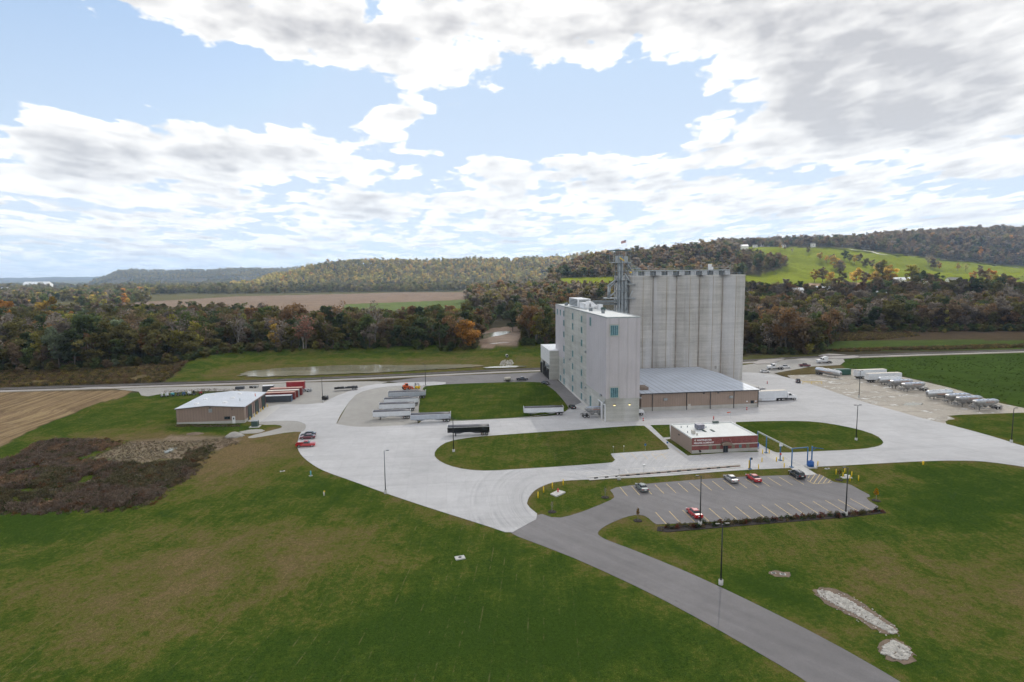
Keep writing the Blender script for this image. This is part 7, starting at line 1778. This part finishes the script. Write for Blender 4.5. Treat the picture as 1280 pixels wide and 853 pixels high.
# hedge bed below the car park
sheet('mulch_bed', [(822, 659), (821, 664), (835, 665.5), (960, 655), (1060, 647), (1108, 641.5), (1104, 637.5), (1060, 641), (960, 648.3)], .07, 'mulch', 0)
random.seed(31)
bw = {'green': (.05, .075, .025), 'olive': (.085, .08, .035), 'reddish': (.14, .05, .035), 'tan': (.17, .13, .07), 'dark': (.03, .035, .025)}
A = np.array(G(826, 661)); Bq = np.array(G(1104, 640.5))
for k in range(84):
    t_ = (k + random.random()) / 84; p_ = A + (Bq - A) * t_; p_ = p_ + np.array([0, random.uniform(-.9, .9)]); c = random.choice(['green', 'olive', 'reddish', 'tan', 'dark', 'reddish', 'olive'])
    o = bpy.data.objects.new('shrub', BUSH[k % 3]); COL.objects.link(o); o.location = (p_[0], p_[1], .05); o.rotation_euler.z = random.uniform(0, 6); s = random.uniform(.45, 1.0); o.scale = (s, s, s)
    o['tint'] = [*bw[c], 1.0]; tag(o, f'low {c} shrub in the mulch bed below the car park', 'shrub', f'low {c} shrubs in the mulch bed')
# saplings
def sapling(label, px, h_, R, col, seed, n=160, bare=False):
    x, y = G(*px); z = gz(x, y); t = thing('sapling', label, 'young tree', (x, y, z))
    rg2 = np.random.default_rng(seed); d = rg2.normal(size=(n, 3)); d /= np.linalg.norm(d, axis=1)[:, None]
    p = d * rg2.uniform(.3, 1, n)[:, None] * np.array([R, R, h_ * .32]) + np.array([0, 0, h_ * .68]); p[:, :2] *= (1.25 - (p[:, 2] / h_ - .36) * 1.2)[:, None]
    me = leaf_mesh('crown', p, .11 if not bare else .06, rg2.uniform(.6, 1.4, n), rg2); o = bpy.data.objects.new('crown', me); COL.objects.link(o); o.parent = t; o['tint'] = [*col, 1.0]
    a = MB(); a.cyl((0, 0, -.2), (0, 0, h_ * .8), .06, .025, n=6)
    for k in range(9): ang = k * 2.4; z0_ = h_ * (.35 + .05 * k); a.cyl((0, 0, z0_), (R * .8 * math.cos(ang), R * .8 * math.sin(ang), z0_ + h_ * .18), .02, .008, n=4)
    a.build('trunk', 'bark_pale', t)
    m_ = MB(); m_.cyl((0, 0, -.05), (0, 0, .1), .95, .8, n=20); o = m_.build('mulch_ring', 'mulch', None, loc=(x, y, z)); tag(o, kind='structure')
sapling('small orange-topped sapling at the tip of the lower lawn by the car park', (797.3, 651), 2.9, .38, (.2, .12, .03), 1, 150)
sapling('thin almost bare sapling at the left end of the car park', (756.5, 622), 2.7, .55, (.15, .12, .09), 2, 70, True)
sapling('thin bare sapling near the asphalt edge in the teardrop lawn', (690, 640), 2.6, .6, (.14, .11, .08), 3, 70, True)
sapling('brown sapling beside the yellow bollards beyond the car park', (1049, 600.3), 2.8, .6, (.16, .1, .035), 4, 180)
sapling('bright orange sapling on the lawn right of the car park', (1095, 626), 3.0, .55, (.42, .22, .01), 5, 260)

# ------------------------------------------------------------------ stones and mounds
def stones(name, poly, n, smin, smax, label, h_=.25, mat='rock', seed=1):
    P = [G(*p) for p in poly]; rg2 = np.random.default_rng(seed); xs = [p[0] for p in P]; ys = [p[1] for p in P]; vs = []; fs = []
    ico = [(0, 0, 1), (.894, 0, .447), (.276, .851, .447), (-.724, .526, .447), (-.724, -.526, .447), (.276, -.851, .447), (.724, .526, -.447), (-.276, .851, -.447), (-.894, 0, -.447), (-.276, -.851, -.447), (.724, -.526, -.447), (0, 0, -1)]
    ff = [(0, 1, 2), (0, 2, 3), (0, 3, 4), (0, 4, 5), (0, 5, 1), (1, 6, 2), (2, 7, 3), (3, 8, 4), (4, 9, 5), (5, 10, 1), (2, 6, 7), (3, 7, 8), (4, 8, 9), (5, 9, 10), (1, 10, 6), (6, 11, 7), (7, 11, 8), (8, 11, 9), (9, 11, 10), (10, 11, 6)]
    c = 0
    x = rg2.uniform(min(xs), max(xs), n * 4); y = rg2.uniform(min(ys), max(ys), n * 4); ok = inpoly(x, y, P); x, y = x[ok][:n], y[ok][:n]; z = zat(x, y)
    for i in range(len(x)):
        s = rg2.uniform(smin, smax); sq = rg2.uniform(.6, 1.2, 3); o = len(vs); j = rg2.uniform(.75, 1.2, 12)
        for k, v in enumerate(ico): vs.append((x[i] + v[0] * s * sq[0] * j[k], y[i] + v[1] * s * sq[1] * j[k], z[i] + s * .25 + rg2.uniform(0, .02) + v[2] * s * sq[2] * .7 * j[k]))
        fs += [tuple(q + o for q in f) for f in ff]
    me = bpy.data.meshes.new(name); me.from_pydata(vs, [], fs); me.materials.append(MT[mat]); o = bpy.data.objects.new(name, me); COL.objects.link(o); return tag(o, label, 'stones', kind='stuff')
stones('riprap', [(1023, 739), (1034, 739), (1056, 747), (1074, 758), (1094, 771), (1119, 788), (1121, 792), (1113, 792), (1090, 780), (1065, 766), (1040, 754), (1025, 746)], 900, .1, .26, 'long strip of pale broken stone on the right foreground lawn', seed=1)
stones('loose_stones', [(1014, 740), (1020, 735), (1040, 736), (1066, 745), (1084, 756), (1102, 768), (1126, 787), (1124, 796), (1108, 795), (1086, 785), (1060, 770), (1034, 758)], 170, .05, .14, 'scattered small stones round the long stone strip', seed=4)
stones('riprap', [(1104, 808), (1116, 801), (1130, 808), (1140, 816), (1134, 826), (1120, 824), (1102, 817)], 320, .12, .3, 'round heap of pale broken stone below the long stone strip', seed=2)
stones('riprap', [(624, 455), (628, 449), (640, 448), (643, 452), (638, 456)], 200, .2, .5, 'pale stones below the culvert at the far end of the pond', seed=3)
P = [(1015, 741), (1019, 735), (1036, 734), (1062, 743), (1080, 755), (1098, 768), (1124, 787), (1123, 795), (1110, 794), (1088, 784), (1062, 769), (1034, 757)]
def soil(P, z=.05):
    rs_ = np.random.default_rng(len(P)); W_ = smooth_poly([G(*p) for p in P], 2); W_ = [(a + rs_.normal() * .22, b + rs_.normal() * .22) for a, b in W_]; mb = MB()
    zz = zat([p[0] for p in W_], [p[1] for p in W_]); o = sheet('soil_rim', W_, 0, 'soil', 0, depth=.4, px=False)
    me = o.data; n = len(W_)
    for i, v in enumerate(me.vertices):
        v.co.z += float(gz(v.co.x, v.co.y)) + z
MT['soil'] = M('bare_soil', (.17, .125, .09), .95, var=.3, scale=1, bmp=.4)
soil(P); soil([(1094, 812), (1104, 803), (1116, 798), (1132, 804), (1146, 816), (1142, 828), (1124, 830), (1104, 822)]); soil([(960, 716), (968, 713.5), (985, 715), (991, 719), (980, 722), (966, 720)], .03)
def mound(name, label, px, r, h_, mat, rz=0, el=1.0):
    x, y = G(*px); mb = MB(); rings = []
    rg2 = np.random.default_rng(int(px[0])); lob = rg2.uniform(.85, 1.15, 24)
    for k, t_ in enumerate((0, .25, .5, .75, .93)):
        rings.append([(r * el * (1 - t_) * lob[q] * math.cos(q * math.pi / 12), r * (1 - t_) * lob[(q + k) % 24] * math.sin(q * math.pi / 12), h_ * math.sin(t_ * 1.5) - .05) for q in range(24)])
    mb.loft(rings, True); o = mb.build(name, mat, None, loc=(x, y, 0), rz=rz); return tag(o, label, 'mound')
mound('gravel_mound', 'small grey gravel mound near the green electrical cabinet', (293, 545.5), 2.3, 1.5, 'gravel', el=1.3)
mound('soil_mound', 'low brown soil heap in front of the workshop', (243, 543.5), 2.0, .8, 'soil', el=1.6)
mound('gravel_mound', 'flat pale gravel spread under the electrical cabinet', (315, 539.5), 3.0, .35, 'gravel', el=1.3)
# ------------------------------------------------------------------ sun, sky, clouds, air
EL = rad(33); AZ = rad(27)                     # azimuth measured from +Y towards +X
sd = Vector((math.sin(AZ) * math.cos(EL), math.cos(AZ) * math.cos(EL), math.sin(EL)))
sun = bpy.data.lights.new('sun', 'SUN'); sun.energy = 5.0; sun.angle = rad(.53); sun.color = (1, .94, .84)
so = bpy.data.objects.new('sun', sun); COL.objects.link(so); so.rotation_euler = sd.to_track_quat('Z', 'Y').to_euler(); so.location = (0, 0, 400)
wd = bpy.data.worlds.new('World'); scn.world = wd; wd.use_nodes = True
nt = wd.node_tree; bg = nt.nodes['Background']
sky = N(nt, 'ShaderNodeTexSky', sky_type='NISHITA'); sky.sun_disc = False; sky.sun_elevation = EL; sky.sun_rotation = AZ; sky.altitude = 200; sky.air_density = 1.0; sky.dust_density = 1.2; sky.ozone_density = 1.0
D = N(nt, 'ShaderNodeTexCoord').outputs['Generated']
def azel(px, py):
    x, y, z = ray(px, py); return math.atan2(x, y), math.atan2(z, math.hypot(x, y))
def vm(op, a, b=None, c=None):
    n = nt.nodes.new('ShaderNodeVectorMath'); n.operation = op
    for i, x in enumerate((a, b, c)):
        if x is None: continue
        if isinstance(x, tuple): n.inputs[i].default_value = x
        else: nt.links.new(x, n.inputs[i])
    return n.outputs[1] if op in ('DOT_PRODUCT', 'LENGTH') else n.outputs[0]
s_ = N(nt, 'ShaderNodeSeparateXYZ'); L(nt, D, s_.inputs[0])
az = mth(nt, 'ARCTAN2', s_.outputs[0], s_.outputs[1])
el0 = mth(nt, 'ARCSINE', s_.outputs[2])
pc = N(nt, 'ShaderNodeCombineXYZ'); L(nt, az, pc.inputs[0]); L(nt, el0, pc.inputs[1]); pc = pc.outputs[0]
def flat_coord(de):
    """clouds flatten and shrink towards the horizon"""
    ele = mth(nt, 'MAXIMUM', mth(nt, 'ADD', el0, mth(nt, 'MULTIPLY', mth(nt, 'ADD', el0, .035), de)), .002)
    v = mth(nt, 'MULTIPLY', mth(nt, 'LOGARITHM', mth(nt, 'ADD', ele, .045), math.e), 3.1)
    c = N(nt, 'ShaderNodeCombineXYZ'); L(nt, mth(nt, 'MULTIPLY', az, mth(nt, 'DIVIDE', 1.55, mth(nt, 'ADD', ele, .17))), c.inputs[0]); L(nt, v, c.inputs[1]); c.inputs[2].default_value = 3.7
    return c.outputs[0]
def puff(de, det):
    vo = N(nt, 'ShaderNodeTexVoronoi', feature='F1', voronoi_dimensions='2D', i_Scale=4.0, i_Detail=1.0, i_Roughness=.4)
    wob = N(nt, 'ShaderNodeTexNoise', noise_dimensions='2D', i_Scale=5.0, i_Detail=1.0); fc = flat_coord(de * 7); L(nt, fc, wob.inputs['Vector'])
    L(nt, vm('MULTIPLY_ADD', wob.outputs['Color'], (.22, .22, 0), fc), vo.inputs['Vector'])
    bil = mth(nt, 'MULTIPLY', mth(nt, 'SUBTRACT', .58, vo.outputs['Distance']), .62)
    n3 = noise(nt, fc, 2.3, det, .58, .2)
    n2 = noise(nt, vm('MULTIPLY_ADD', pc, (3.2, 6.0, 1), (0, de * 6.0, 0)), 4.2, det, .55, .1)
    return mth(nt, 'ADD', mth(nt, 'MULTIPLY_ADD', mth(nt, 'SUBTRACT', n3, .5), rng_map(nt, el0, .05, .22, 2.5, 1.1), bil), mth(nt, 'MULTIPLY', mth(nt, 'SUBTRACT', n2, .5), rng_map(nt, el0, .02, .15, .3, 2.4)))
BLOBS = [(190, 2, 110, 26, .6), (330, 45, 90, 26, .35), (515, 140, 40, 10, .3), (640, 110, 60, 16, .3), (300, 8, 190, 34, .8), (430, 55, 110, 38, .7), (520, 90, 60, 20, .5), (620, 15, 130, 40, .8), (615, 90, 55, 24, .6), (740, 50, 90, 26, .6), (820, 8, 120, 30, .6), (960, 40, 120, 50, .8), (1180, 30, 240, 75, .95), (1060, 115, 130, 45, .8), (1000, 168, 120, 24, .75), (1210, 160, 120, 50, .8),
         (470, 12, 26, 14, -.9), (60, 60, 200, 70, -.9), (230, 100, 160, 38, -.6), (400, 120, 90, 24, -.5), (710, 135, 130, 48, -1.1), (600, 165, 80, 30, -.5), (870, 105, 75, 45, -.8), (780, 172, 100, 22, -.7), (690, 15, 22, 20, -.5),
         (60, 185, 140, 40, .75), (230, 175, 140, 38, .8), (370, 195, 110, 26, .6), (480, 148, 45, 20, .95), (480, 228, 110, 10, -.4),
         (615, 205, 34, 18, .8), (690, 218, 110, 22, .55), (860, 232, 170, 20, .5), (1080, 207, 120, 10, -.6), (1200, 235, 100, 10, -.4), (420, 258, 130, 14, .4), (760, 198, 70, 16, .45), (1000, 250, 160, 14, .35), (1250, 262, 90, 10, .3), (560, 250, 90, 12, .3)]
acc = mth(nt, 'ADD', rng_map(nt, el0, .02, .2, .26, -.12), mth(nt, 'ADD', rng_map(nt, el0, .5, .8, 0, .7), rng_map(nt, s_.outputs[1], .15, -.2, 0, .5)))
for (px, py, rx, ry, a) in BLOBS:
    a0, e0 = azel(px, py); ra = rx / 800; re = ry / 800
    q = vm('MULTIPLY_ADD', pc, (1 / ra, 1 / re, 0), (-a0 / ra, -e0 / re, 0))
    acc = mth(nt, 'MULTIPLY_ADD', mth(nt, 'POWER', math.exp(-1), vm('DOT_PRODUCT', q, q)), a * .85, acc)
d0 = mth(nt, 'ADD', acc, puff(0.0, 7)); d1 = mth(nt, 'ADD', acc, puff(.024, 4))
mask = rng_map(nt, d0, -.06, .2, 0, 1)
mask = mth(nt, 'MULTIPLY', mth(nt, 'MULTIPLY', mask, mask), mth(nt, 'SUBTRACT', 3.0, mth(nt, 'MULTIPLY', mask, 2.0)))
mask = mth(nt, 'MULTIPLY', mask, rng_map(nt, el0, -.01, .02, .0, 1.0))
thick = rng_map(nt, mth(nt, 'ADD', mth(nt, 'MULTIPLY', d1, .8), mth(nt, 'MULTIPLY', d0, .2)), rng_map(nt, el0, .03, .2, .06, .16), rng_map(nt, el0, .03, .2, .65, 1.2), 0, 1)
W0 = 7.0
ccol = mixc(nt, thick, (W0 * 1.0, W0 * .99, W0 * .965), (W0 * .5, W0 * .505, W0 * .53))
hz = rng_map(nt, el0, 0, .36, .6, 0)
base = mixc(nt, .65, mixc(nt, 1.0, sky.outputs[0], (4.4, 5.3, 6.5), 'DARKEN'), (2.8, 3.8, 5.2))
base = mixc(nt, hz, base, (5.5, 5.85, 6.2))
ccol = mixc(nt, mth(nt, 'MULTIPLY', hz, .5), ccol, (5.7, 6.1, 6.4))
c = mixc(nt, mask, base, ccol)
L(nt, c, bg.inputs['Color']); bg.inputs['Strength'].default_value = .12
# a broad cloud added above the view: it keeps the sun off the yard while the far pasture stays lit
rgc = np.random.default_rng(4); mb = MB(); ZC = 3000.0; off = sd * (ZC / sd.z)
for k in range(150):
    a = rgc.uniform(0, 6.28); r = math.sqrt(rgc.random())
    cx, cyy = r * math.cos(a) * 1500, 240 + r * math.sin(a) * 620
    s = rgc.uniform(130, 240); pass
MT['cloud'] = bpy.data.materials.new('cloud_white'); MT['cloud'].use_nodes = True
cn_ = MT['cloud'].node_tree; pb = cn_.nodes['Principled BSDF']; pb.inputs['Base Color'].default_value = (.9, .9, .9, 1); pb.inputs['Roughness'].default_value = 1
tb = cn_.nodes.new('ShaderNodeBsdfTranslucent'); tb.inputs[0].default_value = (.97, .93, .88, 1); mx_ = cn_.nodes.new('ShaderNodeMixShader'); mx_.inputs[0].default_value = .7
cn_.links.new(pb.outputs[0], mx_.inputs[1]); cn_.links.new(tb.outputs[0], mx_.inputs[2]); tp_ = cn_.nodes.new('ShaderNodeBsdfTransparent'); m2_ = cn_.nodes.new('ShaderNodeMixShader'); m2_.inputs[0].default_value = .38
cn_.links.new(mx_.outputs[0], m2_.inputs[1]); cn_.links.new(tp_.outputs[0], m2_.inputs[2]); cn_.links.new(m2_.outputs[0], cn_.nodes['Material Output'].inputs[0])
na_, nr_ = 72, 14; top, bot = [], []
for j in range(nr_ + 1):
    ring_ = []
    for i in range(na_):
        a = 6.2832 * i / na_; e_ = 1 + .12 * math.sin(3 * a + 1) + .07 * math.sin(7 * a) + .05 * math.sin(11 * a + 2)
        f_ = j / nr_; ring_.append((off.x + 1500 * f_ * e_ * math.cos(a), 240 + off.y + 640 * f_ * e_ * math.sin(a), f_))
    top.append(ring_)
def lump(p, s_): return fbm(np.array([p[0] / 140.]), np.array([p[1] / 140.]), 4, 60)[0] * s_
rings = [[(p[0], p[1], ZC - 30 * lump(p, 1) * (1 - p[2])) for p in r_] for r_ in top] + [[(p[0] , p[1], ZC + 10 + (190 * lump(p, 1) + 60) * (1 - p[2] ** 4)) for p in r_] for r_ in top[::-1]]
mb.loft(rings, True, caps=False)
cl = mb.build('cloud', 'cloud'); tag(cl, kind='structure')
# haze
hb = MB(); hb.box(-14500, 17500, -600, 16500, -20, 420); hz_o = hb.build('haze', 'cloud'); hz_o.data.materials.clear()
hm = bpy.data.materials.new('valley_haze'); hm.use_nodes = True; n_ = hm.node_tree; n_.nodes.clear()
out = n_.nodes.new('ShaderNodeOutputMaterial'); pv = n_.nodes.new('ShaderNodeVolumePrincipled'); pv.inputs['Color'].default_value = (.5, .7, 1.0, 1); pv.inputs['Density'].default_value = 6e-5; pv.inputs['Anisotropy'].default_value = .2
n_.links.new(pv.outputs[0], out.inputs['Volume']); hz_o.data.materials.append(hm); tag(hz_o, kind='stuff')
hz_o['label'] = 'thin blue autumn haze lying over the valley'; hz_o['category'] = 'haze'
vs = scn.view_settings; vs.view_transform = 'Standard'; vs.look = 'None'; vs.exposure = .55; vs.gamma = 1.0; vs.use_curve_mapping = False
cy = scn.cycles; cy.max_bounces = 6; cy.diffuse_bounces = 3; cy.glossy_bounces = 3; cy.transmission_bounces = 3; cy.volume_bounces = 0; cy.transparent_max_bounces = 8
cy.use_adaptive_sampling = True; cy.adaptive_threshold = .03; cy.use_denoising = True; cy.sample_clamp_indirect = 8
